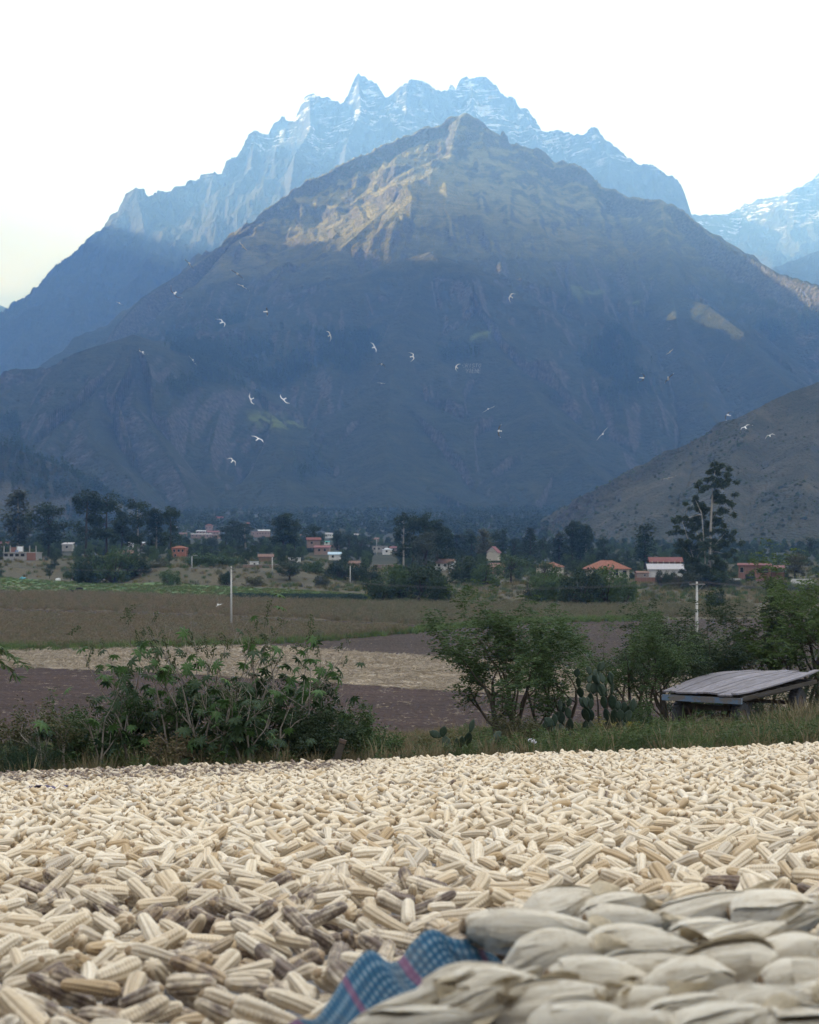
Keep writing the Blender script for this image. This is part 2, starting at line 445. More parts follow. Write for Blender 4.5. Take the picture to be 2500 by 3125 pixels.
h = h + amp*(170*(ridged(wx/260, Y/700, 4, 11)-0.62) + 60*(ridged(wx/80, Y/260, 3, 17)-0.6) + 26*(fbm(X/35, Y/35, 3, 23)-.5))
h = h + 16*(fbm(X/24, Y/60, 2, 31)-0.5)
# bedding: the summit rock breaks into steps
st = 38.0; hw = h+70*fbm(X/600, Y/600, 2, 33); q = np.floor(hw/st)*st; f_ = (hw-q)/st; q = q-(hw-h)
hb = q+st*sstep(0.3, 0.8, f_); h = h+(hb-h)*0.6*sstep(1350, 1800, h)*sstep(0.35, 0.6, fbm(X/300, Y/300, 2, 37))
M_HIGH = mountain_mat('high_rock_and_snow', 'high')
structure('mountain_range', grid_mesh('mountain_range', X, Y, np.maximum(h, -0.5), M_HIGH, smooth=False), 'jagged blue-grey mountain range with snow on its ledges')

# ---- the far ridge to the right of the pass and the one to the left
far_r = [(1900,760),(2000,700),(2112,651),(2163,654),(2192,654),(2235,649),(2275,618),(2286,622),(2315,604),(2380,596),(2424,575),(2467,560),(2500,528),(2560,500),(2640,520),(2760,560),(2950,640)]
pr = ridge_pts([(px, py, 11200+150*math.sin(px*0.02)) for px, py in far_r])
X, Y = fan(0.10, 0.36, 260, np.linspace(9700, 12200, 80))
h, dd = tent(X, Y, pr, 0.55, 0.8, steep=(1.0, 350))
amp = sstep(0, 300, dd)
h = h+amp*(200*(ridged(X/330, Y/600, 4, 41)-0.6)+40*(ridged(X/90, Y/160, 3, 43)-0.6))+14*(fbm(X/30, Y/60, 2, 3)-.5)
structure('mountain_beyond_pass', grid_mesh('mountain_beyond_pass', X, Y, np.maximum(h, -0.5), M_HIGH, smooth=False))
# lower spur in front of it, across the pass
pr = ridge_pts([(1950,700,9800),(2120,760,9500),(2250,850,9000),(2350,830,8600),(2500,760,8500),(2650,740,8500),(2900,800,8400)])
X, Y = fan(0.10, 0.36, 220, np.linspace(7300, 10300, 70))
h, dd = tent(X, Y, pr, 0.55, 0.7)
h = h+sstep(0, 300, dd)*(160*(ridged(X/330, Y/600, 4, 51)-0.6)+30*(ridged(X/90, Y/160, 3, 53)-0.6))
structure('mountain_spur', grid_mesh('mountain_spur', X, Y, np.maximum(h, -0.5), M_HIGH, smooth=False))
pr = ridge_pts([(-600,860,13000),(-300,870,13000),(-100,905,13000),(0,928,13000),(45,945,13000),(120,980,13000),(300,1100,13000)])
X, Y = fan(-0.36, -0.15, 120, np.linspace(11800, 13800, 40))
h, dd = tent(X, Y, pr, 0.6, 0.7)
h = h+sstep(0, 300, dd)*(140*(ridged(X/330, Y/600, 4, 61)-0.6))
structure('distant_mountain', grid_mesh('distant_mountain', X, Y, np.maximum(h, -0.5), M_HIGH, smooth=False))
# ---- unseen mountain wall added at left, shaped to block the low sun
pw = np.array([(-4300.0, -3000, 1800), (-3950, -800, 2150), (-3900, 1500, 2220), (-3900, 3500, 2260), (-3900, 6000, 2230), (-3900, 7800, 2215), (-3950, 8800, 2300), (-4000, 10000, 2480), (-4050, 11200, 2420), (-4200, 12300, 1500)])
X, Y = np.meshgrid(np.linspace(-5800, -2150, 90), np.linspace(-3600, 13600, 260))
best = np.full(X.shape, -1e9); db = np.full(X.shape, 1e9)
for a, b in zip(pw[:-1], pw[1:]):
    ab = b-a; t = np.clip(((X-a[0])*ab[0]+(Y-a[1])*ab[1])/(ab[0]**2+ab[1]**2), 0, 1)
    d = np.hypot(X-a[0]-t*ab[0], Y-a[1]-t*ab[1]); z = a[2]+t*ab[2]-1.6*d
    db = np.where(z > best, d, db); best = np.maximum(best, z)
best = best+sstep(0, 250, db)*240*(ridged(X/420, Y/420, 4, 71)-0.6)+40*(ridged(X/200, Y/240, 3, 75)-0.5)+330*(ridged(Y/1500, Y*0+0.3, 3, 79)-0.62)
structure('sun_block_mountain', grid_mesh('sun_block_mountain', X, Y, np.maximum(best, -0.5), M_HIGH, smooth=False))

# ---- the great front mountain with its foothills
BL_ = [(280,1320,4300),(330,1070,4550),(355,991,4650),(435,904,4850),(623,785,5100)]
B = [(623,785,5100),(717,723,5220),(775,672,5300),(804,643,5330),(877,593,5400),(935,549,5450),(1000,524,5500),(1072,488,5530),(1152,451,5560),
 (1181,437,5570),(1250,412,5590),(1293,386,5600),(1344,375,5610),(1384,352,5620),(1413,346,5620),(1438,368,5620),(1467,386,5620),(1496,393,5615),(1518,412,5610),(1536,403,5600),(1554,430,5590),(1576,437,5570),(1605,455,5540),
 (1627,473,5520),(1685,502,5480),(1743,502,5440),(1786,517,5400),(1808,535,5370),(1830,560,5330),(1866,578,5280),(1938,596,5200),(2018,611,5100),(2083,636,5000),(2120,672,4930),(2163,709,4850),(2228,752,4740),(2300,788,4620),(2380,832,4500),(2500,868,4350),(2650,930,4150),(2850,1050,3900)]
RID = [
 (ridge_pts(B), 0.72, 0.9), (ridge_pts(BL_), 1.7, 1.7),
 (ridge_pts([(406,1020,3500),(464,1038,3600),(600,1052,3800),(750,1035,4000),(830,985,4200),(950,915,4300),(1050,870,4370),(1180,806,4410),(1310,768,4440)]), 0.47, 0.35),
 (ridge_pts([(1310,768,4440),(1400,840,4250),(1460,960,3950),(1510,1060,3720),(1560,1120,3550),(1650,1240,3270),(1730,1340,3060),(1850,1480,2800),(1930,1590,2600)]), 0.55, 0.55),
 (ridge_pts([(1300,820,4300),(1230,1010,3800),(1190,1180,3400),(1180,1380,2950),(1190,1520,2650)]), 0.50, 0.50),
 (ridge_pts([(1640,560,5250),(1700,760,4800),(1760,900,4400),(1790,1010,4050)]), 0.62, 0.62),
 (ridge_pts([(2018,611,5100),(2040,760,4800),(2050,880,4500),(2080,1060,3900),(2150,1220,3450),(2230,1370,3050),(2300,1500,2700)]), 0.68, 0.68),
 (ridge_pts([(2050,890,4480),(2160,930,4250),(2264,1009,4000),(2300,1080,3800),(2420,1200,3400)]), 0.62, 0.62),
 (ridge_pts([(1413,346,5620),(1370,470,5400),(1280,560,5200),(1150,660,4950),(1040,760,4700)]), 0.60, 0.60),
 (ridge_pts([(1554,430,5590),(1480,540,5380),(1440,640,5150),(1420,740,4900)]), 0.62, 0.62),
 (ridge_pts([(406,1020,3500),(348,1059,3450),(290,1110,3380),(196,1161,3300),(72,1248,3150),(14,1342,3000),(-120,1470,2850)]), 0.80, 0.80),
 (ridge_pts([(406,1020,3500),(360,1120,3280),(290,1204,3120),(270,1290,2920),(275,1356,2760),(348,1400,2660),(406,1465,2560),(430,1540,2450)]), 0.85, 0.75),
 (ridge_pts([(406,1020,3500),(420,1140,3250),(406,1230,3060),(464,1306,2950),(522,1393,2800),(572,1480,2650),(596,1570,2480)]), 0.85, 0.75),
 (ridge_pts([(290,1204,3120),(170,1310,2900),(110,1400,2750),(90,1500,2550)]), 0.8, 0.8),
 (ridge_pts([(800,1180,3500),(840,1300,3150),(870,1420,2850),(880,1540,2600)]), 0.42, 0.42),
]
X, Y = fan(-0.345, 0.345, 620, np.concatenate([np.linspace(2150, 4600, 290), np.linspace(4610, 5720, 150), np.linspace(5740, 6700, 22)]))
h, dd = combine(X, Y, RID, tip=(0.9, 45))
amp = sstep(0, 420, dd); wx = X+90*(fbm(X/500, Y/500, 3, 82)-.5)
gul = ridged(wx/330, Y/1300, 4, 83)-0.62
cr = sstep(4800, 5500, Y)                         # the crest is craggier than the lower face
h = h + amp*(1-0.45*sstep(4500, 5300, Y))*(175*gul + 60*(ridged(wx/95, Y/420, 3, 87)-0.6)) + sstep(0, 120, dd)*(8*(fbm(X/40, Y/40, 3, 91)-.5) + cr*60*(ridged(X/120, Y/170, 3, 95)-0.6)) + cr*34*(ridged(X/75, Y/220, 4, 99)-0.62)
base = fan_rise(Y)+4*(fbm(X/120, Y/120, 3, 97)-.5)+1.5
h = np.where(h > base, h, base)+np.where(h > base, 0, 0)
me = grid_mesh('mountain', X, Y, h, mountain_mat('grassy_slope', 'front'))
PX = 1250+X/Y*5000; PY = 1640-(h-H)/Y*5000
nz = 60*(fbm(X/130, Y/130, 4, 101)-.5)
def zone(x0, x1, y0, y1, soft=45):
    return sstep(x0-soft, x0+soft, PX+nz)*sstep(x1+soft, x1-soft, PX+nz)*sstep(y0-soft, y0+soft, PY+nz)*sstep(y1+soft, y1-soft, PY+nz)
wood = np.maximum.reduce([zone(500, 1180, 1000, 1230, 120), zone(1180, 1560, 1050, 1110, 60)*0.75, zone(1300, 1600, 1200, 1310, 70)*0.8, zone(1760, 2000, 1000, 1300, 130)*0.8, zone(2300, 2700, 910, 1050, 60), zone(800, 1130, 990, 1040, 30), zone(0, 60, 1250, 1400, 40), zone(880, 1200, 1330, 1500, 80)*0.6])
wood = sstep(0.36, 0.74, 0.66*wood+1.2*(fbm(X/100, Y/170, 5, 103, 0.6)-0.5)*(0.3+0.7*sstep(0, 0.4, wood)))
meadow = np.maximum.reduce([zone(760, 920, 1270, 1310, 12)*sstep(0.42, 0.62, fbm(X/25, Y/25, 2, 5)), zone(1430, 1520, 1022, 1036, 6), zone(1760, 1850, 885, 915, 8)*0.6, zone(1930, 1960, 922, 928, 3)])
point_attr(me, 'wood', wood); point_attr(me, 'meadow', meadow*0.8)
structure('mountain', me, 'great grassy mountain front rising behind the village')
MZ = (X, Y, h, wood, PX, PY)

# ---- near hills closing the valley
def hill(name, rid, u0, u1, nu, ys, seed, kind='near', amp0=14.0, woodiness=None):
    X, Y = fan(u0, u1, nu, ys)
    h, dd = combine(X, Y, rid)
    wx = X+25*(fbm(X/120, Y/120, 3, seed)-.5)
    h = h + sstep(0, 130, dd)*amp0*(2.0*(ridged(wx/110, Y/330, 4, seed+1)-0.6)+0.7*(ridged(wx/30, Y/70, 3, seed+5)-.6)) + 2.2*(fbm(X/14, Y/14, 3, seed+9)-.5)*sstep(0, 30, h)
    base = fan_rise(Y)-2.5
    me = grid_mesh(name, X, Y, np.maximum(h, base), mountain_mat(name+'_cover', kind))
    PX = 1250+X/Y*5000
    point_attr(me, 'wood', (woodiness(PX, fbm(X/60, Y/60, 3, seed+20)) if woodiness else X*0)); point_attr(me, 'meadow', X*0)
    structure(name, me); return X, Y, np.maximum(h, base)
EH = hill('stony_hill', [(ridge_pts([(1700,1680,1560),(1808,1606,1600),(1866,1567,1620),(1924,1530,1640),(2004,1472,1660),(2105,1393,1690),(2177,1335,1710),(2228,1291,1730),(2322,1240,1750),(2409,1197,1770),(2500,1164,1790),(2620,1120,1820),(2800,1060,1850),(3100,1000,1900)]), 0.62, 0.5),
   (ridge_pts([(2322,1240,1750),(2230,1420,1560),(2180,1560,1400)]), 0.55, 0.55), (ridge_pts([(2500,1164,1790),(2480,1350,1560),(2440,1520,1380)]), 0.55, 0.55), (ridge_pts([(2105,1393,1690),(2030,1540,1500)]), 0.5, 0.5)],
   0.08, 0.36, 330, np.linspace(1150, 1980, 300), 120)
DH = hill('wooded_hill', [(ridge_pts([(-400,1190,2250),(-150,1280,2230),(0,1342,2200),(72,1378,2180),(167,1414,2150),(217,1450,2120),(268,1501,2080),(330,1560,2040),(420,1640,2000)]), 0.55, 0.6)],
   -0.36, -0.15, 200, np.linspace(1500, 2450, 150), 140, woodiness=lambda p, f: sstep(0.42, 0.58, f))

# =================================================================== GROUND
def ground_mat():
    m = Mat('ground_earth'); w = m.coord('World')
    n1 = m.noise(w, 0.05, 6, 0.6); n2 = m.noise(w, 0.9, 6, 0.65); n3 = m.noise(w, 9, 4, 0.6)
    c = m.ramp(n1, [(0.3, (0.055, 0.060, 0.032)), (0.5, (0.085, 0.075, 0.045)), (0.7, (0.12, 0.098, 0.066))])
    c = m.mix(m.rng(n2, 0.35, 0.7), c, (0.05, 0.045, 0.028))
    c = m.mix(m.math('MULTIPLY', m.rng(n3, 0.5, 0.7), 0.5), c, (0.15, 0.12, 0.085))
    spy = m.n('ShaderNodeSeparateXYZ'); m.l(m.n('ShaderNodeNewGeometry').outputs['Position'], spy.inputs[0])
    c = m.mix(m.rng(spy.outputs[1], 560, 800), c, m.ramp(m.noise(w, 0.018, 5, 0.6), [(0.3, (0.014, 0.019, 0.012)), (0.7, (0.034, 0.037, 0.022))]))
    m.color(c).rough(1.0); m.bump(m.math('ADD', n3, m.math('MULTIPLY', n2, 4)), 0.8, 0.06)
    return m.m
ysn = np.concatenate([np.linspace(-400, -16, 12), np.linspace(-14, 110, 200), np.geomspace(111, 700, 130), np.geomspace(710, 14000, 60)])
us = np.linspace(-1, 1, 181)
GX = np.zeros((len(ysn), 181)); GY = GX.copy()
for i, yv in enumerate(ysn):
    half = 16+0.45*abs(yv) if yv > -14 else 250
    half = max(half, 16)
    GX[i] = us*half; GY[i] = yv
structure('ground', grid_mesh('ground', GX, GY, gz(GX, GY)-0.02, ground_mat()), 'valley floor and earth bank')

# =================================================================== FIELDS
def dist_of(py): return 5000*H/(py-1640)
def edge(lst, pxs):
    xs = [p[0] for p in lst]; ys = [p[1] for p in lst]
    return np.interp(pxs, xs, ys)
def field_grid(lower, upper, px0, px1, n=90, k=24):
    pxs = np.linspace(px0, px1, n)
    dl = dist_of(edge(lower, pxs)); du = dist_of(np.minimum(edge(upper, pxs), edge(lower, pxs)-0.05))
    t = np.linspace(0, 1, k)[:, None]
    D = dl[None]*(1-t)+du[None]*t
    return (pxs[None]-1250)/5000*D, D
def field(name, lower, upper, px0, px1, mat, off, n=90, k=24, label=None, crown=0.0):
    X, Y = field_grid(lower, upper, px0, px1, n, k)
    Z = gz(X, Y)+off
    if crown: Z = Z+crown*(fbm(X*0.8, Y*0.8, 3, 3)-0.3)
    return structure(name, grid_mesh(name, X, Y, Z, mat), label)
def soil_mat(name, a, b, straw=0.0, sc=1.0):
    m = Mat(name); w = m.coord('World')
    n1 = m.noise(w, 0.06*sc, 5, 0.6); n2 = m.noise(w, 1.3*sc, 6, 0.7); v = m.vor(m.coord('World', (1, 0.45, 1)), 2.3*sc)
    c = m.ramp(n2, [(0.28, a), (0.72, b)])
    c = m.mix(m.math('MULTIPLY', m.rng(n1, 0.35, 0.65), 0.45), c, tuple(k*0.6 for k in a))
    fur = m.noise(m.coord('World', (0.02, 0.55, 0.02)), 1.0, 3, 0.6); c = m.mix(m.rng(fur, 0.45, 0.62, 0, 0.5), c, tuple(k*0.55 for k in a))
    if straw:
        s = m.rng(m.noise(m.coord('World', (1.0, 0.35, 1)), 2.6, 4, 0.75), 0.62-straw*0.3, 0.74-straw*0.3)
        c = m.mix(m.math('MULTIPLY', s, 0.8), c, (0.36, 0.29, 0.21))
    m.color(c).rough(1.0); m.bump(m.math('ADD', n2, v), 0.9, 0.25)
    return m.m
E_soil_lo = [(-400,2300),(2900,2300)]
E_straw_lo = [(-400,2010),(0,2037),(400,2050),(725,2067),(1250,2103),(1450,2115),(1900,2140),(2900,2200)]
E_straw_up = [(-400,1992),(0,1990),(560,1978),(754,1973),(1000,1985),(1250,2002),(1500,2020),(2000,2060),(2900,2130)]
E_grass = [(-400,1986),(0,1984),(300,1979),(560,1972),(754,1966),(900,1958),(1100,1943),(1250,1931),(1400,1915),(1530,1904),(1900,1893),(2900,1880)]
E_plow_lo = [(-400,1872),(0,1879),(400,1887),(700,1898),(1000,1918),(1250,1928),(1300,1930)]
E_plow_up = [(-400,1853),(0,1860),(400,1868),(700,1880),(1000,1895),(1250,1906),(1320,1912),(1530,1898),(1900,1884),(2900,1874)]
E_m2_up = [(-400,1803),(0,1808),(300,1812),(600,1822),(900,1835),(1150,1843),(1500,1845),(1800,1850),(2900,1850)]
E_green_up = [(-400,1752),(0,1762),(200,1775),(400,1783),(700,1791),(900,1801),(1110,1815),(1200,1820)]
SOIL = soil_mat('red_brown_soil', (0.036, 0.021, 0.018), (0.080, 0.047, 0.039), 0.10)
SOIL2 = soil_mat('dark_plough_soil', (0.036, 0.024, 0.020), (0.074, 0.050, 0.040), 0.10)
field('ploughed_field', E_soil_lo, E_straw_lo, -300, 2800, SOIL, 0.02, 120, 50, crown=0.10)
field('ploughed_field_upper', E_straw_up, E_grass, 700, 2800, SOIL2, 0.02, 90, 40, crown=0.10)
field('ploughed_strip', E_plow_lo, E_plow_up, -300, 1300, SOIL2, 0.03, crown=0.08)
def straw_mat(name, dens):
    m = Mat(name); w = m.coord('World', (1, 0.5, 1)); n1 = m.noise(w, 2.2, 6, 0.75); n2 = m.noise(m.coord('World'), 0.08, 4)
    c = m.ramp(n1, [(0.30, (0.12, 0.085, 0.06)), (0.48, (0.36, 0.29, 0.215)), (0.68, (0.60, 0.51, 0.40))])
    c = m.mix(m.rng(n2, 0.5, 0.75, 0, dens), c, (0.13, 0.095, 0.075))
    m.color(c).rough(1.0); m.bump(n1, 1.0, 0.25); return m.m
field('stubble_field', E_straw_lo, E_straw_up, -300, 2800, straw_mat('cut_maize_straw', 0.55), 0.03, 120, 40, crown=0.15)
m = Mat('dry_maize_floor'); w = m.coord('World'); n1 = m.noise(w, 0.7, 6, 0.7)
m.color(m.ramp(n1, [(0.3, (0.055, 0.042, 0.026)), (0.7, (0.13, 0.105, 0.065))])).rough(1.0)
FLOOR = m.m
field('maize_field', E_grass, E_plow_lo, -300, 1250, FLOOR, 0.04)
field('maize_field_beyond', E_plow_up, E_m2_up, -300, 2600, FLOOR, 0.04)
m = Mat('young_green_crop'); w = m.coord('World'); n1 = m.noise(w, 0.5, 6, 0.7); n2 = m.noise(m.coord('World', (0.3, 1, 1)), 0.045, 4)
c = m.ramp(n1, [(0.3, (0.060, 0.105, 0.040)), (0.7, (0.125, 0.195, 0.075))])
c = m.mix(m.rng(n2, 0.50, 0.60), c, (0.115, 0.115, 0.062))
m.color(c).rough(1.0).bump(n1, 0.8, 0.3)
field('green_field', E_m2_up, E_green_up, -300, 1180, m.m, 0.05, crown=0.15)
# =================================================================== THE DRYING CORN
def kernel_mat():
    m = Mat('ivory_kernels'); v = m.coord('Object'); r = m.rnd()
    off = m.n('ShaderNodeVectorMath', operation='ADD'); cb = m.n('ShaderNodeCombineXYZ')
    for i in range(3): m.l(m.math('MULTIPLY', r, 37.0+i*11), cb.inputs[i])
    m.l(v, off.inputs[0]); m.l(cb.outputs[0], off.inputs[1]); vv = off.outputs[0]
    base = m.ramp(r, [(0.0, (0.50, 0.36, 0.21)), (0.2, (0.75, 0.62, 0.45)), (0.5, (0.85, 0.76, 0.62)), (0.8, (0.79, 0.66, 0.48)), (1.0, (0.60, 0.53, 0.44))])
    n1 = m.noise(vv, 60, 3, 0.6); n2 = m.noise(vv, 13, 4, 0.65)
    c = m.mix(m.rng(n1, 0.42, 0.70, 0, 0.35), base, (0.56, 0.42, 0.25))
    st = m.attr('stain', 'INSTANCER')
    thr = m.math('SUBTRACT', m.math('MULTIPLY_ADD', st, 0.62, 0.0), n2)          # the mould spreads with the stain value
    f = m.math('MULTIPLY', m.rng(thr, -0.10, 0.14), m.rng(st, 0.02, 0.3))
    c = m.mix(m.math('MULTIPLY', st, 0.42), c, (0.40, 0.31, 0.22))
    dark = m.ramp(n1, [(0.3, (0.055, 0.038, 0.036)), (0.7, (0.19, 0.135, 0.12))])
    c = m.mix(m.math('MULTIPLY', f, 0.88), c, dark)
    m.color(c).rough(0.55); m.p.inputs['Specular IOR Level'].default_value = 0.3
    m.p.inputs['Subsurface Weight'].default_value = 0.0
    # kernel rows too fine for the far ears' mesh
    uv = m.n('ShaderNodeAttribute', attribute_name='along'); 
    wv = m.math('SINE', m.math('MULTIPLY', uv.outputs['Fac'], 26*2*math.pi))
    m.bump(m.math('ADD', m.math('MULTIPLY', wv, m.attr('coarse')), m.math('MULTIPLY', n1, 0.25)), 0.6, 0.0022)
    return m.m
KERN = kernel_mat()
COB = plain('dry_brown_cob', (0.38, 0.28, 0.185), 0.4, 90, 0.95, 0.002)
def ear_mesh(name, seed, L=0.2, rad=0.028, nr=9, nk=25, lod=2):
    """an ear of giant maize: rows of fat kernels round a tapering cob; base at -L/2, tip at +L/2 along X"""
    g = random.Random(seed)
    if lod == 2: ss = [-1, -0.62, 0.0, 0.62]; ts = [-1, -0.55, 0.55]
    elif lod == 1: ss = [-1, 0]; ts = [-1, 0]
    else: ss = [-1, 0]; ts = None
    th = [(i+(s+1)/2)/nr*2*math.pi for i in range(nr) for s in ss]; sv = [s for i in range(nr) for s in ss]
    if ts: us = [(k+(t+1)/2)/nk for k in range(nk) for t in ts]+[1.0]; tv = [t for k in range(nk) for t in ts]+[-1]
    else: us = [0, .03, .10, .25, .45, .65, .82, .93, 1.0]; tv = [0]*9
    bend = g.uniform(-0.16, 0.16); tw = g.uniform(-0.5, 0.5); fat = g.uniform(0.9, 1.12); tip = g.uniform(0.50, 0.74)
    rowamp = [g.uniform(0.85, 1.1) for _ in range(nr)]
    V = []; al = []
    kj = {}
    for ui, u in enumerate(us):
        if u < 0.16: p = 0.66+0.34*math.sin(u/0.16*math.pi/2)
        else: p = 1.0-(1-tip)*((u-0.16)/0.84)**1.5
        if u > 0.86: p *= math.sqrt(max(0.0, 1-((u-0.86)/0.155)**2))*0.9+0.1
        if u < 0.07: p *= 0.50+0.5*math.sqrt(max(0.0, 1-(1-u/0.07)**2))
        for j, t in enumerate(th):
            row = j//len(ss); k = int(u*nk+(0.5 if row % 2 else 0)) if ts else 0
            if (row, k) not in kj: kj[(row, k)] = g.uniform(0.80, 1.12) if (u < 0.12 or u > 0.85) else g.uniform(0.95, 1.04)
            s = sv[j]
            if ts:
                tt = ((u*nk+(0.5 if row % 2 else 0)) % 1.0)*2-1
                if len(ts) == 2: hgt = (1-abs(s)**2.2)*(1-0.8*abs(tt)**2)
                else: hgt = (1-abs(s)**3.0)*(1-0.95*abs(tt)**5.0)
            else: hgt = 1-abs(s)
            r = rad*fat*p*(0.74+0.26*hgt*rowamp[row]*kj[(row, k)])
            a = t+tw*u
            x = (u-0.5)*L; y = r*math.cos(a); z = r*math.sin(a)
            y += bend*L*(u-0.5)**2
            V.append((x, y, z)); al.append(u)
    n = len(th)
    F = [(i*n+j, i*n+(j+1) % n, (i+1)*n+(j+1) % n, (i+1)*n+j) for i in range(len(us)-1) for j in range(n)]
    F += [tuple(range(n-1, -1, -1)), tuple((len(us)-1)*n+j for j in range(n))]
    F = [tuple(reversed(f)) for f in F]
    mb = MB().add(V, F)
    # ragged brown stub at the butt and the bare cob showing at the tip
    stub = MB()
    b0 = bend*L*0.25
    stub.tube([(-L/2-0.007, b0, 0), (-L/2-0.003, b0, 0.001), (-L/2+0.003, b0, 0)], [rad*0.20, rad*0.34, rad*0.50], 7)
    return mb, stub, al
def ear_variant(i, lod, L, rad, nr, nk):
    mb, stub, al = ear_mesh('ear', 100+i, L, rad, nr, nk, lod)
    me = mb.mesh('corn_ear', [KERN, COB], True)
    point_attr(me, 'along', al); point_attr(me, 'coarse', [0.0 if lod else 1.0]*len(al))
    sm = stub.mesh('cob_end', COB, False)
    # the joined form, for the heap
    nv = len(me.vertices)
    jb = MB(); jb.V = [np.concatenate(mb.V)]; jb.F = [list(f) for f in mb.F]; jb.M = [0]*len(mb.F); jb.n = mb.n
    for v in stub.V: pass
    sv = np.concatenate(stub.V); jb.F += [[k+jb.n for k in f] for f in stub.F]; jb.M += [1]*len(stub.F); jb.V.append(sv); jb.n += len(sv)
    jm = jb.mesh('corn_ear_joined', [KERN, COB], True)
    point_attr(jm, 'along', list(al)+[0]*len(sv)); point_attr(jm, 'coarse', [0.0 if lod else 1.0]*len(al)+[0]*len(sv))
    return me, sm, source('corn_ear_source', jm)
_specs = [(0.205, 0.0325, 8, 18), (0.185, 0.035, 8, 15), (0.225, 0.031, 8, 20), (0.17, 0.032, 7, 14), (0.20, 0.036, 9, 17), (0.15, 0.029, 7, 13), (0.215, 0.034, 8, 17)]
HI = [ear_variant(i, 2, *s) for i, s in enumerate(_specs)]
MID = [ear_variant(i+20, 1, *s) for i, s in enumerate(_specs)]

FAR_EDGE = 21.6
def corn_end(x): return FAR_EDGE+0.25*math.sin(x*1.3)+0.12*math.sin(x*3.7+1)
# the tarpaulin under the heap
X, Y = np.meshgrid(np.linspace(-8, 8, 80), np.linspace(1.2, FAR_EDGE-0.15, 110))
me = grid_mesh('tarpaulin', X, Y, gz(X, Y)+0.006+0.010*fbm(X*2, Y*2, 2, 4), plain('blue_grey_plastic', (0.17, 0.165, 0.18), 0.25, 2.0, 0.6))
tag(link('tarpaulin', me), 'blue-grey plastic sheet spread under the drying corn', 'tarpaulin')

rs = np.random.RandomState(12)
CELL = 0.02; HX0, HY0 = -7.6, 2.4
HN = (int((23-HY0)/CELL), int(15.2/CELL))
gx_ = HX0+(np.arange(HN[1])+0.5)*CELL; gy_ = HY0+(np.arange(HN[0])+0.5)*CELL
GXX, GYY = np.meshgrid(gx_, gy_)
HM = gz(GXX, GYY)+0.012
HM0 = HM.copy()
ears = []
def husk_zone(x, y): return x > 0.02+0.35*(3.3-y) and y < 3.35
cand = []
y_ = 3.0
tot_area = 0
while y_ < FAR_EDGE+0.3:
    w = 0.285*y_+0.35; dy = 0.05
    n = rs.poisson(345*2*w*dy)
    cand += [(rs.uniform(-w, w), y_+rs.uniform(0, dy)) for _ in range(n)]
    y_ += dy
rs.shuffle(cand)
offs = [(s, w) for s in np.linspace(-1, 1, 11) for w in (-0.9, -0.45, 0, 0.45, 0.9)]
OS = np.array([o[0] for o in offs]); OW = np.array([o[1] for o in offs]); OC = np.sqrt(1-OW**2*0.9)
heap = fbm(GXX*0.9, GYY*0.9, 3, 77)
for (x, y) in cand:
    if y > corn_end(x) or husk_zone(x, y): continue
    # ears thin out towards the rim
    v = rs.randint(7); L, rd = _specs[v][0], _specs[v][1]
    sc = rs.uniform(0.56, 0.86); L *= sc; rd *= sc
    yaw = rs.uniform(0, 2*math.pi)
    if rs.rand() < 0.45: yaw = rs.normal(0, 0.55)+(math.pi if rs.rand() < .5 else 0)
    cx, sx = math.cos(yaw), math.sin(yaw)
    px_ = x+OS*L*0.47*cx-OW*rd*sx; py_ = y+OS*L*0.47*sx+OW*rd*cx
    ix = ((px_-HX0)/CELL).astype(int); iy = ((py_-HY0)/CELL).astype(int)
    if ix.min() < 0 or iy.min() < 0 or ix.max() >= HN[1] or iy.max() >= HN[0]: continue
    hh = HM[iy, ix]
    s = OS*L*0.47
    lo, hi = hh[s < -0.4*L*0.47], hh[s > 0.4*L*0.47]
    pit = float(np.clip((hi.max()-lo.max())/(0.75*L), -0.55, 0.55))
    z = hh-pit*s-(OC-1)*rd
    z0 = 0.55*float(z.max())+0.45*float(np.percentile(z, 70))+rd*0.93
    g0 = HM0[iy[27], ix[27]]
    if z0-g0 > 0.13: continue
    top = z0+pit*s+rd*(OC*2-1)*1.0
    HM[iy, ix] = np.maximum(hh, z0+pit*s+rd*OC)
    ears.append((x, y, z0, yaw, math.atan(pit), v, sc, rs.uniform(0, 2*math.pi)))
EA = np.array(ears)
ex, ey, ez = EA[:, 0], EA[:, 1], EA[:, 2]
# which ones lie on top
ixc = ((ex-HX0)/CELL).astype(int); iyc = ((ey-HY0)/CELL).astype(int)
topness = ez+0.024*EA[:, 6]-HM[iyc, ixc]
# mould: the near heap and the far rim on the left were wetted
f1 = fbm(ex*1.7, ey*1.1, 3, 55); f2 = fbm(ex*6, ey*6, 2, 57)
near = sstep(7.0, 4.6, ey+0.5*ex+0.0)
rim = sstep(16.2, 18.6, ey+0.3*np.sin(ex*2))*sstep(0.3, -1.2, ex)
stain = np.clip(near*(0.36+1.5*(f1-0.36))+rim*(0.80+0.6*rs.rand(len(ex))), 0, 1)
stain = np.clip(stain*(0.55+0.8*rs.rand(len(ex))), 0, 1)
stain = np.where(rs.rand(len(ex)) < 0.05, rs.uniform(0.3, 0.9, len(ex)), stain)
stain = np.where((near > 0.4) & (rs.rand(len(ex)) < 0.14), rs.uniform(0.7, 1.0, len(ex)), stain)
in_view = (np.abs(ex)/ey < 0.262) & (ey > 3.35) & (topness > -0.012)
order = np.argsort(np.where(in_view, ey, 1e9))
solo = order[:300]; is_solo = np.zeros(len(ex), bool); is_solo[solo] = True
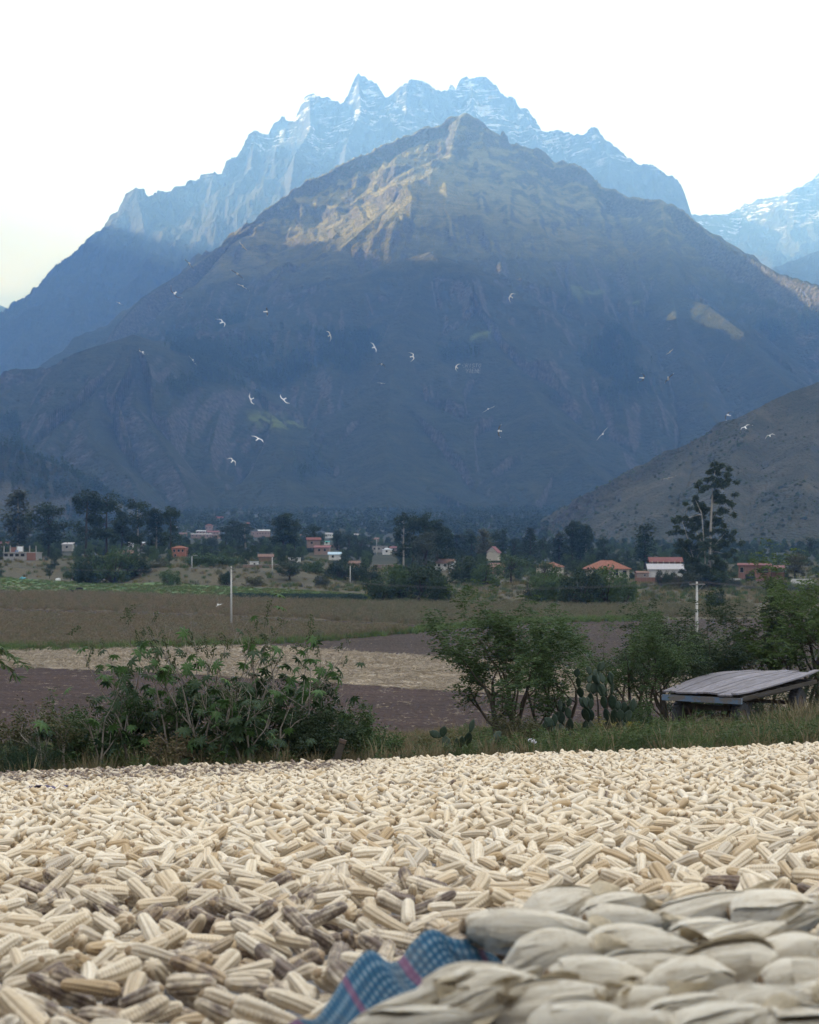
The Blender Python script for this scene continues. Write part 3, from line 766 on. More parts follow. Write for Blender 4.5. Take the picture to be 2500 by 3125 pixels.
for i in solo:
    x, y, z, yaw, pit, v, sc, roll = EA[i]; v = int(v); me, sm, _ = HI[v]
    o = link('corn_ear', me); o.location = (x, y, z); o.scale = (sc,)*3
    o.rotation_euler = (Matrix.Rotation(yaw, 3, 'Z') @ Matrix.Rotation(-pit, 3, 'Y') @ Matrix.Rotation(roll, 3, 'X')).to_euler()
    o['stain'] = float(stain[i])
    if stain[i] > 0.55: tag(o, 'mould-blackened ear of white corn among the heap beside the husked ears', 'corn ear', 'blackened ears in the near heap')
    elif stain[i] > 0.22: tag(o, 'grey-stained ear of white corn among the heap beside the husked ears', 'corn ear', 'stained ears in the near heap')
    else: tag(o, 'clean ivory ear of corn among the heap beside the husked ears', 'corn ear', 'clean ears in the near heap')
    c = link('cob_end', sm, o); c['stain'] = float(stain[i])
rest = ~is_solo
E = EA[rest]
rot = np.zeros((len(E), 3))
for k, (x, y, z, yaw, pit, v, sc, roll) in enumerate(E):
    rot[k] = (Matrix.Rotation(yaw, 3, 'Z') @ Matrix.Rotation(-pit, 3, 'Y') @ Matrix.Rotation(roll, 3, 'X')).to_euler()
lod = np.where(E[:, 1] < 8.5, 0, 1)
scatter('corn_heap', E[:, :3], rot, E[:, 6], [h[2] for h in HI]+[h[2] for h in MID], (E[:, 5]+7*lod).astype(int),
        'wide spread of ivory corn ears drying on the ground', 'corn', {'stain': stain[rest]})
print('ears', len(EA), 'stuff', len(E), 'solo reach', ey[solo].max())

# scraps of dry husk and a dead leaf or two among the ears
LEAFY = plain('dead_husk_leaf', (0.14, 0.115, 0.10), 0.4, 30, 0.9)
def husk_scrap(px, py, d, L, seed, mat, label, group=None):
    g = random.Random(seed); p = at(px, py, d)
    n, k = 9, 4; V = []
    ang = g.uniform(0, 6.28)
    for i in range(n):
        t = i/(n-1)
        for j in range(k+1):
            w = (j/k-0.5)*0.42*L*math.sin(math.pi*min(1, 0.12+t*0.95))
            V.append((L*(t-0.5), w*math.cos(g.uniform(-.3, .3)), 0.10*L*math.sin(5*t+j)+0.16*L*abs(j/k-0.5)*2+0.03*g.random()*L))
    q = [(i*(k+1)+j, i*(k+1)+j+1, (i+1)*(k+1)+j+1, (i+1)*(k+1)+j) for i in range(n-1) for j in range(k)]
    o = MB().add(V, q).build('husk_leaf', mat, None, True, p, (g.uniform(-.5, .5), g.uniform(-.5, .2), ang))
    md = o.modifiers.new('thickness', 'SOLIDIFY'); md.thickness = 0.0012
    return tag(o, label, 'husk', group)
husk_scrap(960, 2830, 5.35, 0.17, 3, LEAFY, 'shrivelled dark grey husk leaf lying on the mouldy ears')
husk_scrap(1010, 2770, 5.8, 0.13, 8, plain('grey_husk_leaf', (0.33, 0.30, 0.26), 0.3, 30, 0.9), 'pale grey torn husk leaf standing up among the ears')
husk_scrap(232, 2945, 4.6, 0.10, 12, plain('black_husk_leaf', (0.03, 0.028, 0.026), 0.4, 30, 0.9), 'black curled husk leaf beside a rotten ear')
# =================================================================== THE HUSKED EARS ON THEIR BLANKET
def husk_mat():
    m = Mat('papery_white_husk'); r = m.rnd()
    v = m.coord('Object', (5, 55, 55)); n = m.noise(v, 1.0, 6, 0.7); n2 = m.noise(m.coord('Object'), 16, 4, 0.6)
    c = m.ramp(n, [(0.25, (0.60, 0.49, 0.34)), (0.5, (0.86, 0.78, 0.65)), (0.75, (0.92, 0.87, 0.77))])
    c = m.mix(m.rng(n2, 0.55, 0.75, 0, 0.55), c, (0.50, 0.39, 0.24))
    c = m.mix(m.math('MULTIPLY', r, 0.25), c, (0.55, 0.50, 0.42))
    st = m.noise(m.coord('Object', (1.2, 16, 16)), 1.0, 4, 0.6); c = m.mix(m.rng(st, 0.56, 0.68, 0, 0.6), c, (0.38, 0.29, 0.18))
    m.color(c).rough(0.75).bump(n, 0.75, 0.006)
    return m.m
HUSK = husk_mat()
BUTT = plain('cut_stalk_butt', (0.23, 0.16, 0.10), 0.4, 60, 0.95, 0.002)
TAIL = plain('dry_husk_tail', (0.60, 0.51, 0.37), 0.3, 40, 0.9, 0.002)
def husked(seed):
    """body wrapped in overlapping leaves, butt at -X, drawn-in tip at +X; unit length 1, radius about 0.2"""
    g = random.Random(seed); n, k = 36, 60
    fat = g.uniform(0.9, 1.1); V = []
    laps = sorted(g.uniform(0, 6.28) for _ in range(4)); ph = [g.uniform(0, 6.28) for _ in range(6)]
    bend = g.uniform(-0.12, 0.12)
    for i in range(n+1):
        u = i/n
        p = min(1, 0.50+0.5*math.sin(min(1, u/0.28)*math.pi/2))
        if u > 0.40: p *= (1-((u-0.40)/0.61)**1.9)*0.90+0.10
        if u < 0.015: p *= 0.75
        for j in range(k):
            a = 2*math.pi*j/k
            lap = 0
            for q, l0 in enumerate(laps):
                d = (a+0.5*math.sin(ph[q]+2*u)*u-l0) % (2*math.pi)
                lap += 0.16*max(0, 1-d/1.5)*(0.45+0.55*u)
            wr = 0.026*math.sin(11*a+ph[0]+3*u)+0.018*math.sin(19*a+ph[1]-5*u)+0.06*math.sin(5*a+ph[2]+2*u)*math.sin(3*u+ph[3])
            r = 0.19*fat*p*(1+lap+wr*(0.6+1.2*u)+0.02*math.sin(9*u+ph[4]+2*a))
            V.append(((u-0.5), r*math.cos(a)+bend*(u-0.5)**2*2, r*math.sin(a)*0.94))
    F = [(i*k+(j+1) % k, i*k+j, (i+1)*k+j, (i+1)*k+(j+1) % k) for i in range(n) for j in range(k)]
    F += [tuple(range(k)), tuple(reversed(range(n*k, n*k+k)))]
    body = MB().add(V, F).mesh('husk', HUSK, True)
    wraps = []
    for q in range(5):                                     # loose outer leaves, free along their edges and drawn out past the tip
        a0 = g.uniform(0, 6.28); hw = g.uniform(0.55, 1.15); u0 = g.uniform(0.0, 0.25); u1 = g.uniform(0.85, 1.30); lift = g.uniform(0.05, 0.13); W = []; ni, nj = 22, 13; tw = g.uniform(-.5, .5)
        for i in range(ni+1):
            t = i/ni; u = u0+(u1-u0)*t; p = min(1, 0.50+0.5*math.sin(min(1, u/0.28)*math.pi/2))
            if u > 0.40: p *= max(0.10, (1-((min(u, 1.0)-0.40)/0.61)**1.9)*0.90+0.10)
            if u > 0.92: p += 0.25*(u-0.92)
            w = hw*(1-0.75*max(0, t-0.55)/0.45)*(0.75+0.25*min(1, t*4)); w = w/max(0.35, p)**0.3
            for j in range(nj):
                s = j/(nj-1)*2-1; a = a0+w*s+tw*t
                r = 0.19*fat*p*(1.10+lift*(0.4+abs(s)**3*1.2)+0.030*math.sin(s*17+ph[q % 6]+2*u)+0.05*math.sin(4*u+3*s+ph[(q+1) % 6]))+0.008
                W.append((u-0.5, r*math.cos(a)+bend*(u-0.5)**2*2, r*math.sin(a)*0.94-0.06*max(0, u-0.95)))
        wraps.append(MB().add(W, [(i*nj+j, i*nj+j+1, (i+1)*nj+j+1, (i+1)*nj+j) for i in range(ni) for j in range(nj-1)]).mesh('husk_leaf', HUSK, True))
    b0 = bend*0.5
    butt = MB().tube([(-0.53, b0, 0), (-0.512, b0, 0.004), (-0.49, b0, 0)], [0.055, 0.08, 0.085], 9).mesh('stalk_butt', BUTT, False)
    tails = []
    for q in range(3):
        L = g.uniform(0.16, 0.40); a0 = g.uniform(0, 6.28); w = g.uniform(0.07, 0.14); P = []
        for i in range(8):
            t = i/7; x = 0.42+L*t; rr = 0.05+0.03*t+0.05*math.sin(3*t+q); aa = a0+1.2*t
            c = Vector((x, b0+rr*math.cos(aa), rr*math.sin(aa)-0.03*t)); ww = w*(1-t)**0.7+0.004
            tv = Vector((0, -math.sin(aa), math.cos(aa)))
            P += [c-tv*ww, c+Vector((0, math.cos(aa), math.sin(aa)))*0.02, c+tv*ww]
        qd = [(i*3+j, i*3+j+1, (i+1)*3+j+1, (i+1)*3+j) for i in range(7) for j in range(2)]
        tails.append(MB().add([tuple(p) for p in P], qd).mesh('husk_tail', TAIL, True))
    return body, butt, tails, wraps
HV = [husked(500+i) for i in range(6)]
# x0,y0 (butt) -> x1,y1 (tip) on the picture, half thickness in px, tilt in depth; the distance follows from the real thickness
HL = [(500,690,775,600,52,.2),(740,700,965,625,48,-.2),(250,775,790,715,62,.1),(430,905,775,820,84,-.1),(715,860,1180,825,82,.15),(750,715,1075,690,42,.2),(1020,700,1450,640,48,.1),(1370,715,1740,650,68,-.2),
 (1115,790,1360,740,46,.3),(1140,870,1580,775,66,.2),(1480,925,1190,915,84,.45),(1465,890,1800,850,92,.2),(20,1060,410,925,60,-.1),(160,1100,580,985,92,.1),(420,1130,790,1050,88,-.2),(640,965,980,985,82,.2),
 (1290,1000,1010,965,72,-.3),(740,1110,1070,1060,68,.1),(1050,1140,1330,1080,60,.3),(1420,1060,1270,1100,52,.3),(1360,1130,1650,1070,72,-.1),(1610,1110,1830,1020,66,.2),(90,1150,270,1070,54,.2),(-190,1165,70,1040,46,-.1),
 (1560,1000,1860,960,80,.1),(900,905,1130,935,58,.3),(560,1180,900,1150,84,.2),(-120,1190,170,1130,66,.1),(1150,1200,1500,1170,84,.2),(850,1210,1160,1190,80,.1),(1500,1220,1860,1180,84,.1),(1750,760,2050,700,64,.1),(1790,960,2120,900,84,.1)]
HPOS = []
for i, (x0, y0, x1, y1, rp, tilt) in enumerate(HL):
    a = (1250+x0/1.38, 2300+y0/1.38); b = (1250+x1/1.38, 2300+y1/1.38); rp *= 1.34/1.38
    rowy = (a[1]+b[1])/2
    d = np.interp(rowy, [2720, 2780, 2860, 2950, 3050, 3150], [3.55, 3.35, 2.95, 2.65, 2.45, 2.3])
    pa, pb = at(a[0], a[1], d), at(b[0], b[1], d)
    ax = pb-pa; L = ax.length; ax.y += tilt*L*0.9; ax.z += L*0.16*math.sin(i*2.3); c = (pa+pb)/2
    L = min(max(ax.length*1.06, 0.17), 0.27); rad = rp/5000*d
    body, butt, tails, wraps = HV[i % 6]
    o = link('husked_corn_ear', body)
    ax.normalize(); q = ax.to_track_quat('X', 'Z')
    o.rotation_mode = 'QUATERNION'; o.rotation_quaternion = q @ Euler((i*1.7, 0, 0)).to_quaternion()
    k = rad/0.19*1.02
    o.scale = (L, k, k); o.location = c
    HPOS.append((c, L, rad))
    link('stalk_butt', butt, o)
    for t in tails[: 1+(i % 3)]: link('husk_tail', t, o)
    for t in wraps: link('husk_leaf', t, o)
    tag(o, 'corn ear still wrapped in its dry white husk, in the heap on the blue blanket', 'husked corn', 'husked ears heaped on the blue blanket')

# ---- the blanket they lie on
def plaid():
    m = Mat('blue_plaid_weave'); u = m.n('ShaderNodeAttribute', attribute_name='cu').outputs['Fac']; v = m.n('ShaderNodeAttribute', attribute_name='cv').outputs['Fac']
    def band(t, f, lo, hi): return m.rng(m.math('SINE', m.math('MULTIPLY', t, f)), lo, hi)
    a = band(u, 420, -0.1, 0.5); b = band(v, 420, -0.1, 0.5)
    ab = m.math('MULTIPLY', a, b); ap = m.math('ADD', a, b)
    c = m.mix(m.math('MULTIPLY', ap, 0.5), (0.022, 0.070, 0.135), (0.04, 0.15, 0.25))
    c = m.mix(m.math('MULTIPLY', ab, 0.6), c, (0.28, 0.31, 0.34))
    c = m.mix(m.rng(m.noise(m.coord('Object'), 9, 5, 0.7), 0.45, 0.72, 0, 0.55), c, (0.13, 0.13, 0.125))
    red = m.math('MULTIPLY', band(u, 31, 0.90, 0.97), 0.7)
    c = m.mix(red, c, (0.20, 0.07, 0.13))
    n = m.noise(m.coord('Object'), 120, 3)
    m.color(c).rough(0.95).bump(n, 0.5, 0.002); return m.m
BL = plaid()
top_e = [(820,3200,2.55),(960,3130,2.62),(1015,3045,2.70),(1055,2985,2.78),(1095,2930,2.83),(1140,2890,2.87),(1180,2905,2.90),(1234,2895,2.95),(1300,2875,3.0),(1364,2856,3.04),(1429,2845,3.06),(1500,2905,3.1),(1640,2930,3.15),(1900,2940,3.2),(2300,2940,3.2),(2700,2940,3.2)]
T = [at(*p) for p in top_e]
NX, NY = 140, 34
tt = np.linspace(0, 1, len(T)); P = np.array([tuple(t) for t in T])
pi_ = np.stack([np.interp(np.linspace(0, 1, NX), tt, P[:, k]) for k in range(3)], 1)
for _ in range(10): pi_[1:-1] = 0.5*pi_[1:-1]+0.25*(pi_[2:]+pi_[:-2])
ctr = np.array((0.75, 2.45, 0))
rows = []
for j in range(NY):
    s = j/(NY-1)
    q = pi_.copy()
    q[:, 0] = pi_[:, 0]+(ctr[0]-pi_[:, 0])*0.75*s; q[:, 1] = pi_[:, 1]+(ctr[1]-pi_[:, 1])*0.75*s
    zin = gz(q[:, 0], q[:, 1])+0.07
    q[:, 2] = pi_[:, 2]+(zin-pi_[:, 2])*min(1, s*2.6)**0.8
    fold = 0.016*np.sin(pi_[:, 0]*31+s*9)+0.010*np.sin(pi_[:, 0]*57-s*14)+0.05*(fbm(pi_[:, 0]*13, pi_[:, 0]*0+s*5, 3, 3)-0.5)
    q[:, 1] += fold*(1-s*0.5); q[:, 2] += 0.6*fold*(1-s)
    rows.append(q)
A = np.array(rows)
# outside face: the same cloth hanging over its rim down to the corn
rows2 = []
for j in range(1, 12):
    s = j/11; q = pi_.copy(); g0 = gz(q[:, 0], q[:, 1])+0.05
    q[:, 0] -= 0.05*s; q[:, 1] += 0.05*s; q[:, 2] = pi_[:, 2]+(np.minimum(g0, pi_[:, 2]-0.01)-pi_[:, 2])*s
    fold = 0.016*np.sin(pi_[:, 0]*31)+0.010*np.sin(pi_[:, 0]*57); q[:, 1] += fold
    rows2.insert(0, q)
A = np.concatenate([np.array(rows2), A])
me = grid_mesh('blanket', A[..., 0], A[..., 1], A[..., 2], BL)
arc = np.concatenate([[0], np.cumsum(np.linalg.norm(np.diff(pi_, axis=0), axis=1))])
point_attr(me, 'cu', np.repeat(arc[None], A.shape[0], 0)); point_attr(me, 'cv', np.repeat((np.arange(A.shape[0])*0.03)[:, None], NX, 1))
bl = link('blanket', me); md = bl.modifiers.new('thickness', 'SOLIDIFY'); md.thickness = 0.004
tag(bl, 'blue plaid woven blanket bunched under the husked ears', 'blanket')

# =================================================================== UNSEEN ROOF AND BACK WALL (added over the camera to shade the near ears)
sh = empty('shelter', (0, -2, gz1(0, -2)), 0, 'open-fronted adobe shelter whose eaves shade the husked ears', 'shelter')
WOODG = plain('grey_roof_boards', (0.16, 0.13, 0.10), 0.3, 8, 0.9, 0.01)
MB().box((0, 0.8, H+0.84-gz1(0, -2)), (15, 5.4, 0.12), (R(-3), 0, 0)).build('roof', WOODG, sh)
MB().box((0, -1.9, 1.0), (14.6, 0.35, 3.2)).build('wall', plain('adobe_wall', (0.28, 0.20, 0.14), 0.2, 3, 0.95, 0.02), sh)
for x_ in (-6.9, 6.9): MB().box((x_, 3.4, -0.2), (0.16, 0.16, 2.6)).build('post', WOODG, sh)
# =================================================================== PLANT BUILDERS
def leaf_mat(name, a, b, tr=0.25, patch=None):
    m = Mat(name); r = m.rnd(); n = m.noise(m.coord('Object'), 1.3, 3); n2 = m.noise(m.coord('Object'), 23, 2)
    c = m.ramp(m.math('ADD', m.math('MULTIPLY', n, 0.6), m.math('MULTIPLY', n2, 0.4)), [(0.32, a), (0.66, b)])
    c = m.mix(m.math('MULTIPLY', r, 0.35), c, tuple(k*0.62 for k in a))
    if patch: c = m.mix(m.rng(m.noise(m.coord('Object'), 2.2, 3), 0.60, 0.70, 0, 0.8), c, patch)
    m.color(c).rough(0.6); m.p.inputs['Specular IOR Level'].default_value = 0.3
    m.translucent(tr, c); return m.m
def bark_mat(name, a, b):
    m = Mat(name); n = m.noise(m.coord('Object', (3, 3, 0.7)), 4, 5, 0.7)
    m.color(m.ramp(n, [(0.3, a), (0.7, b)])).rough(0.95).bump(n, 0.6, 0.02); return m.m
def unit(v):
    n = np.linalg.norm(v, axis=-1, keepdims=True); n[n < 1e-9] = 1; return v/n
def leaf_quads(c, rs, ln, wd, droop=0.0, spread=1.0, along=None):
    """lozenge leaves at points c, random headings"""
    n = len(c); u = rs.normal(size=(n, 3)); u[:, 2] = u[:, 2]*0.6*spread-droop
    if along is not None: u = u*0.7+along
    u = unit(u); w = unit(np.cross(u, rs.normal(size=(n, 3))))
    L = (ln*rs.uniform(0.6, 1.3, n))[:, None]; W = (wd*rs.uniform(0.7, 1.2, n))[:, None]
    fold = unit(np.cross(u, w))*W*0.25
    return np.stack([c, c+u*L*0.45+w*W*0.5+fold, c+u*L, c+u*L*0.45-w*W*0.5+fold], 1)
class Plant:
    """limbs grown by repeated forking; twig points carry leaves"""
    def __init__(s, seed): s.g = random.Random(seed); s.rs = np.random.RandomState(seed); s.mb = MB(); s.tips = []; s.tipdir = []
    def limb(s, p, d, L, r, depth, fork=3, wander=0.25, up=0.15, spread=0.7, shrink=0.7, sides=6, keep=0.35, segs=5):
        g = s.g; pts = [p.copy()]; rad = [r]; q = p.copy(); v = d.normalized()
        for i in range(segs):
            v = (v+Vector((g.gauss(0, wander), g.gauss(0, wander), g.gauss(0, wander)))*0.5+Vector((0, 0, up*0.4))).normalized()
            q = q+v*(L/segs); pts.append(q.copy()); rad.append(r*(1-(1-keep)*(i+1)/segs))
            if depth <= 1: s.tips.append(q.copy()); s.tipdir.append(v.copy())
        s.mb.tube(pts, rad, max(3, sides), cap=(depth == 0))
        if depth > 0:
            for k in range(fork):
                t = g.uniform(0.45, 1.0) if k else 1.0
                i = min(segs, max(1, int(t*segs)))
                nd = (v*(1-spread)+Vector((g.gauss(0, 1), g.gauss(0, 1), g.gauss(0.15, 0.6))).normalized()*spread)
                s.limb(pts[i], nd, L*shrink*g.uniform(0.75, 1.15), rad[i]*0.72, depth-1, fork, wander, up, spread, shrink, sides-1, keep, max(3, segs-1))
    def cloud(s, per, sigma):
        t = np.array([tuple(p) for p in s.tips]); t = np.repeat(t, per, 0)
        return t+s.rs.normal(size=t.shape)*sigma
def finish(root, mb, mat, quads, lmat, crown='crown', trunk='trunk'):
    mb.build(trunk, mat, root, True)
    MB().quads(quads).build(crown, lmat, root, False)

GREEN_DK = leaf_mat('dark_evergreen_leaves', (0.018, 0.034, 0.016), (0.045, 0.075, 0.030))
GREEN_MD = leaf_mat('mid_green_leaves', (0.036, 0.066, 0.025), (0.098, 0.155, 0.054))
GREEN_LT = leaf_mat('fresh_green_leaves', (0.045, 0.085, 0.026), (0.125, 0.185, 0.055))
GREEN_GY = leaf_mat('grey_green_leaves', (0.032, 0.045, 0.030), (0.085, 0.105, 0.068))
OLIVE = leaf_mat('olive_leaves', (0.050, 0.058, 0.026), (0.13, 0.125, 0.060))
BARK_DK = bark_mat('dark_bark', (0.035, 0.028, 0.022), (0.095, 0.078, 0.06))
BARK_GY = bark_mat('grey_bark', (0.14, 0.12, 0.10), (0.33, 0.29, 0.25))
BARK_PALE = bark_mat('pale_eucalyptus_bark', (0.22, 0.20, 0.17), (0.50, 0.46, 0.40))
STRAWY = leaf_mat('dry_grass_blades', (0.12, 0.095, 0.050), (0.30, 0.245, 0.145), 0.2)

# ---- fine-leaved thorn trees (pinnate leaves in sprays)
def thorn_tree(name, seed, height, loc, label, leafmat=GREEN_MD, stems=4, per=26, fork=3, depth=3, lean=0.35, leaf=0.05, group=None, rz=0.0, low=0.25, cat='tree'):
    P = Plant(seed); g = P.g
    for k in range(stems):
        a = 2*math.pi*k/stems+g.uniform(-.5, .5)
        P.limb(Vector((0.06*math.cos(a), 0.06*math.sin(a), -0.08)), Vector((lean*math.cos(a), lean*math.sin(a), 1)), height*g.uniform(0.36, 0.50), 0.016*height*g.uniform(.7, 1.1), depth, fork, 0.28, 0.30, 0.50, 0.64, 6)
    pts = np.array([tuple(p) for p in P.tips]); zmax = np.percentile(pts[:, 2], 97); sc = height/zmax
    t = np.repeat(pts, per, 0); dirs = np.repeat(np.array([tuple(d) for d in P.tipdir]), per, 0)
    # leaflets in flat sprays along short rachises
    ra = unit(P.rs.normal(size=(len(pts)*3, 3))*np.array([1, 1, .45])); base = np.repeat(pts, 3, 0)
    k = max(2, per//3); s_ = np.linspace(0.15, 1, k)[None, :, None]
    L = P.rs.uniform(0.10, 0.24, (len(base), 1, 1))*height/2.6
    c = (base[:, None]+ra[:, None]*L*s_+np.array([0, 0, -0.25])*L*s_**2).reshape(-1, 3)
    side = np.repeat(unit(np.cross(ra, np.array([0, 0, 1.0]))), k, 0)*np.where(np.arange(len(c)) % 2, 1, -1)[:, None]
    keep = P.rs.rand(len(c)) < 0.9; c = c[keep]; side = side[keep]
    q = leaf_quads(c, P.rs, leaf*height/2.6, leaf*0.42*height/2.6, 0.1, 0.5, side*1.6)
    root = empty(name, loc, rz, label, cat, group); root.scale = (sc,)*3
    root['leafy'] = True
    finish(root, P.mb, BARK_DK, q, leafmat); return root

def blade_tuft(seed, n, h, spread, w, lean=0.5):
    rs = np.random.RandomState(seed); V = []; F = []
    for i in range(n):
        a = rs.uniform(0, 6.28); r = spread*math.sqrt(rs.rand()); b = np.array([r*math.cos(a), r*math.sin(a), -0.02])
        hh = h*rs.uniform(0.45, 1.1); d = np.array([math.cos(a+rs.normal(0, .8)), math.sin(a+rs.normal(0, .8)), 0])*lean*hh*rs.uniform(.3, 1.2)
        s = np.array([-math.sin(a), math.cos(a), 0])*w*rs.uniform(.6, 1.3); k = len(V)
        m1 = b+d*0.35+np.array([0, 0, hh*0.6]); tip = b+d+np.array([0, 0, hh*0.95])
        V += [b-s, b+s, m1+s*0.7, m1-s*0.7, tip]
        F += [(k, k+1, k+2, k+3), (k+3, k+2, k+4)]
    return MB().add(V, F)
def weed_tuft(seed, n, h, spread, leaf):
    """leafy herb: stems with small leaves"""
    rs = np.random.RandomState(seed); mb = MB(); Q = []
    for i in range(n):
        a = rs.uniform(0, 6.28); r = spread*math.sqrt(rs.rand()); b = np.array([r*math.cos(a), r*math.sin(a), -0.02]); hh = h*rs.uniform(.5, 1.1)
        tip = b+np.array([rs.normal(0, .2)*hh, rs.normal(0, .2)*hh, hh])
        mb.tube([tuple(b), tuple((b+tip)/2+rs.normal(0, .03, 3)*hh), tuple(tip)], [0.004, 0.003, 0.0015], 3)
        t = rs.uniform(0.15, 1, 16)[:, None]; Q.append(leaf_quads(b+(tip-b)*t, rs, leaf, leaf*0.4, 0.0, 0.6))
    mb.quads(np.concatenate(Q)); return mb

# =================================================================== THE BANK BEYOND THE CORN
GRASS = leaf_mat('green_bank_grass', (0.045, 0.078, 0.026), (0.145, 0.195, 0.070), 0.35)
GRASS2 = leaf_mat('yellowing_bank_grass', (0.085, 0.090, 0.036), (0.21, 0.195, 0.09), 0.3)
tv = [source('tuft', blade_tuft(i, 46, h_, 0.16, 0.006, 0.5).mesh('tuft', mt)) for i, (h_, mt) in enumerate(((0.26, GRASS), (0.36, GRASS), (0.22, GRASS), (0.30, GRASS2), (0.42, STRAWY), (0.30, STRAWY)))]
tv += [source('herb', weed_tuft(20+i, 9, 0.30, 0.16, 0.055).mesh('herb', mt)) for i, mt in enumerate((GRASS, GREEN_MD, GREEN_DK))]
rs = np.random.RandomState(44)
n = 15000
gy = rs.uniform(21.9, 58, n); gx = rs.uniform(-1, 1, n)*(0.28*gy+1.0)
px = 1250+gx/gy*5000
green = np.clip(sstep(1330, 1560, px)*1.0+sstep(900, 600, px)*0.8, 0, 1)*sstep(0.25, 0.5, fbm(gx*0.5, gy*0.5, 3, 8)+0.12)
rimb = sstep(23.6, 22.2, gy)
green = green*(1-0.75*rimb)
keep = (rs.rand(n) < 0.95-0.75*rimb) & (gy < 46+np.clip((gx-3)*2, 0, 14)) & ~((np.abs(gx-6.9) < 1.5) & (gy > 34.5) & (gy < 41))
isg = rs.rand(n) < green
idx = np.where(isg, rs.choice([0, 1, 2, 0, 3, 4, 6, 6, 7, 7], n), rs.choice([3, 4, 4, 5, 5, 7], n))
P_ = np.stack([gx, gy, gz(gx, gy)], 1)[keep]
scl = rs.uniform(0.6, 1.35, n)[keep]*np.where(isg[keep], 1.0, 0.85)
scatter('grass', P_, np.stack([rs.normal(0, .12, len(P_)), rs.normal(0, .12, len(P_)), rs.uniform(0, 6.28, len(P_))], 1), scl, tv, idx[keep], 'green and straw-coloured grass and weeds on the bank', 'grass')

n = 900; ty = rs.uniform(33.5, 45, n); tx = rs.uniform(0, 1, n)*6.5+(0.165*ty)
tk = ((tx-6.9)*0.85-(ty-37.8)*0.526 > -1.0) & ~((np.abs((tx-6.7)*0.85-(ty-37.5)*0.526) < 1.05) & ((tx-6.7)*0.526+(ty-37.5)*0.85 > 0.1))
tk &= (tx > 8.4) | (ty < 35)
scatter('tall_grass', np.stack([tx, ty, gz(tx, ty)], 1)[tk], np.stack([rs.normal(0, .1, n), rs.normal(0, .1, n), rs.uniform(0, 6.28, n)], 1)[tk], rs.uniform(1.0, 2.1, n)[tk], tv, rs.choice([0, 1, 1, 3, 4, 4, 5, 7], n)[tk], 'tall seeding grass around the cart', 'grass')
# ---- thorn trees between the field and the corn
thorn_tree('thorn_tree', 31, 2.65, gpt(1545, 29.0), 'feathery many-stemmed thorn tree between the small cactus and the tall cactus', GREEN_MD, 5, 30, 3, 3, 0.28)
thorn_tree('thorn_tree', 37, 2.3, gpt(1680, 30.5), 'feathery thorn tree close beside the tall prickly pear', GREEN_MD, 3, 26, 3, 3, 0.24)
thorn_tree('thorn_tree', 41, 2.7, gpt(1950, 35.0), 'thorn tree between the tall prickly pear and the wooden cart', GREEN_MD, 4, 28, 3, 3, 0.24)
thorn_tree('thorn_tree', 43, 3.0, gpt(2030, 40.0), 'thorn tree rising behind the front edge of the cart', GREEN_DK, 4, 28, 3, 3, 0.24)
thorn_tree('thorn_tree', 47, 3.4, gpt(2190, 47.0), 'dark thorn tree behind the cart deck', GREEN_DK, 4, 30, 3, 3, 0.24)
thorn_tree('thorn_tree', 53, 3.9, gpt(2330, 49.0), 'tall dense thorn tree behind the cart deck', GREEN_DK, 5, 30, 3, 3, 0.24)
thorn_tree('thorn_tree', 59, 4.6, gpt(2455, 48.0), 'bright green leafy thorn tree behind the far end of the cart', GREEN_LT, 5, 32, 3, 3, 0.24)
thorn_tree('thorn_tree', 61, 4.2, gpt(2580, 46.0), 'bright green thorn tree past the far end of the cart', GREEN_LT, 5, 30, 3, 3, 0.24)
thorn_tree('thorn_tree', 67, 3.1, gpt(2100, 53.0), 'loose pale thorn tree beyond the cart', GREEN_MD, 4, 22, 3, 3, 0.24)
thorn_tree('thorn_tree', 71, 2.9, gpt(1850, 41.0), 'thin thorn tree on the slope beyond the tall prickly pear', GREEN_MD, 3, 22, 3, 3, 0.24)

# ---- prickly pears: every pad a part
PAD = Mat('prickly_pear_skin'); nn = PAD.noise(PAD.coord('Object'), 9, 3); dots = PAD.rng(PAD.vor(PAD.coord('Object'), 22), 0.22, 0.12)
cc = PAD.ramp(nn, [(0.3, (0.013, 0.028, 0.018)), (0.7, (0.034, 0.056, 0.034))]); cc = PAD.mix(PAD.math('MULTIPLY', dots, 0.5), cc, (0.16, 0.17, 0.10)); PAD.color(cc).rough(0.55)
PADM = PAD.m
PADW = plain('grey_old_pad', (0.16, 0.19, 0.15), 0.3, 14, 0.7)
def pad_mesh(seed):
    g = random.Random(seed); n, k = 9, 14; V = []
    w = g.uniform(0.52, 0.66)
    for i in range(n+1):
        u = i/n; hw = w*0.5*(math.sin(math.pi*min(1, 0.10+0.92*u)**1.25))**0.75+0.02
        th = 0.055*math.sqrt(max(0.02, 1-(2*u-1)**2))+0.008
        for j in range(k):
            a = 2*math.pi*j/k; V.append((hw*math.cos(a), th*math.sin(a)+0.03*math.sin(2.2*u), u))
    F = [(i*k+j, i*k+(j+1) % k, (i+1)*k+(j+1) % k, (i+1)*k+j) for i in range(n) for j in range(k)]+[tuple(range(k-1, -1, -1)), tuple(n*k+j for j in range(k))]
    return MB().add(V, F).mesh('pad', PADM, True)
PADS = [pad_mesh(i) for i in range(4)]
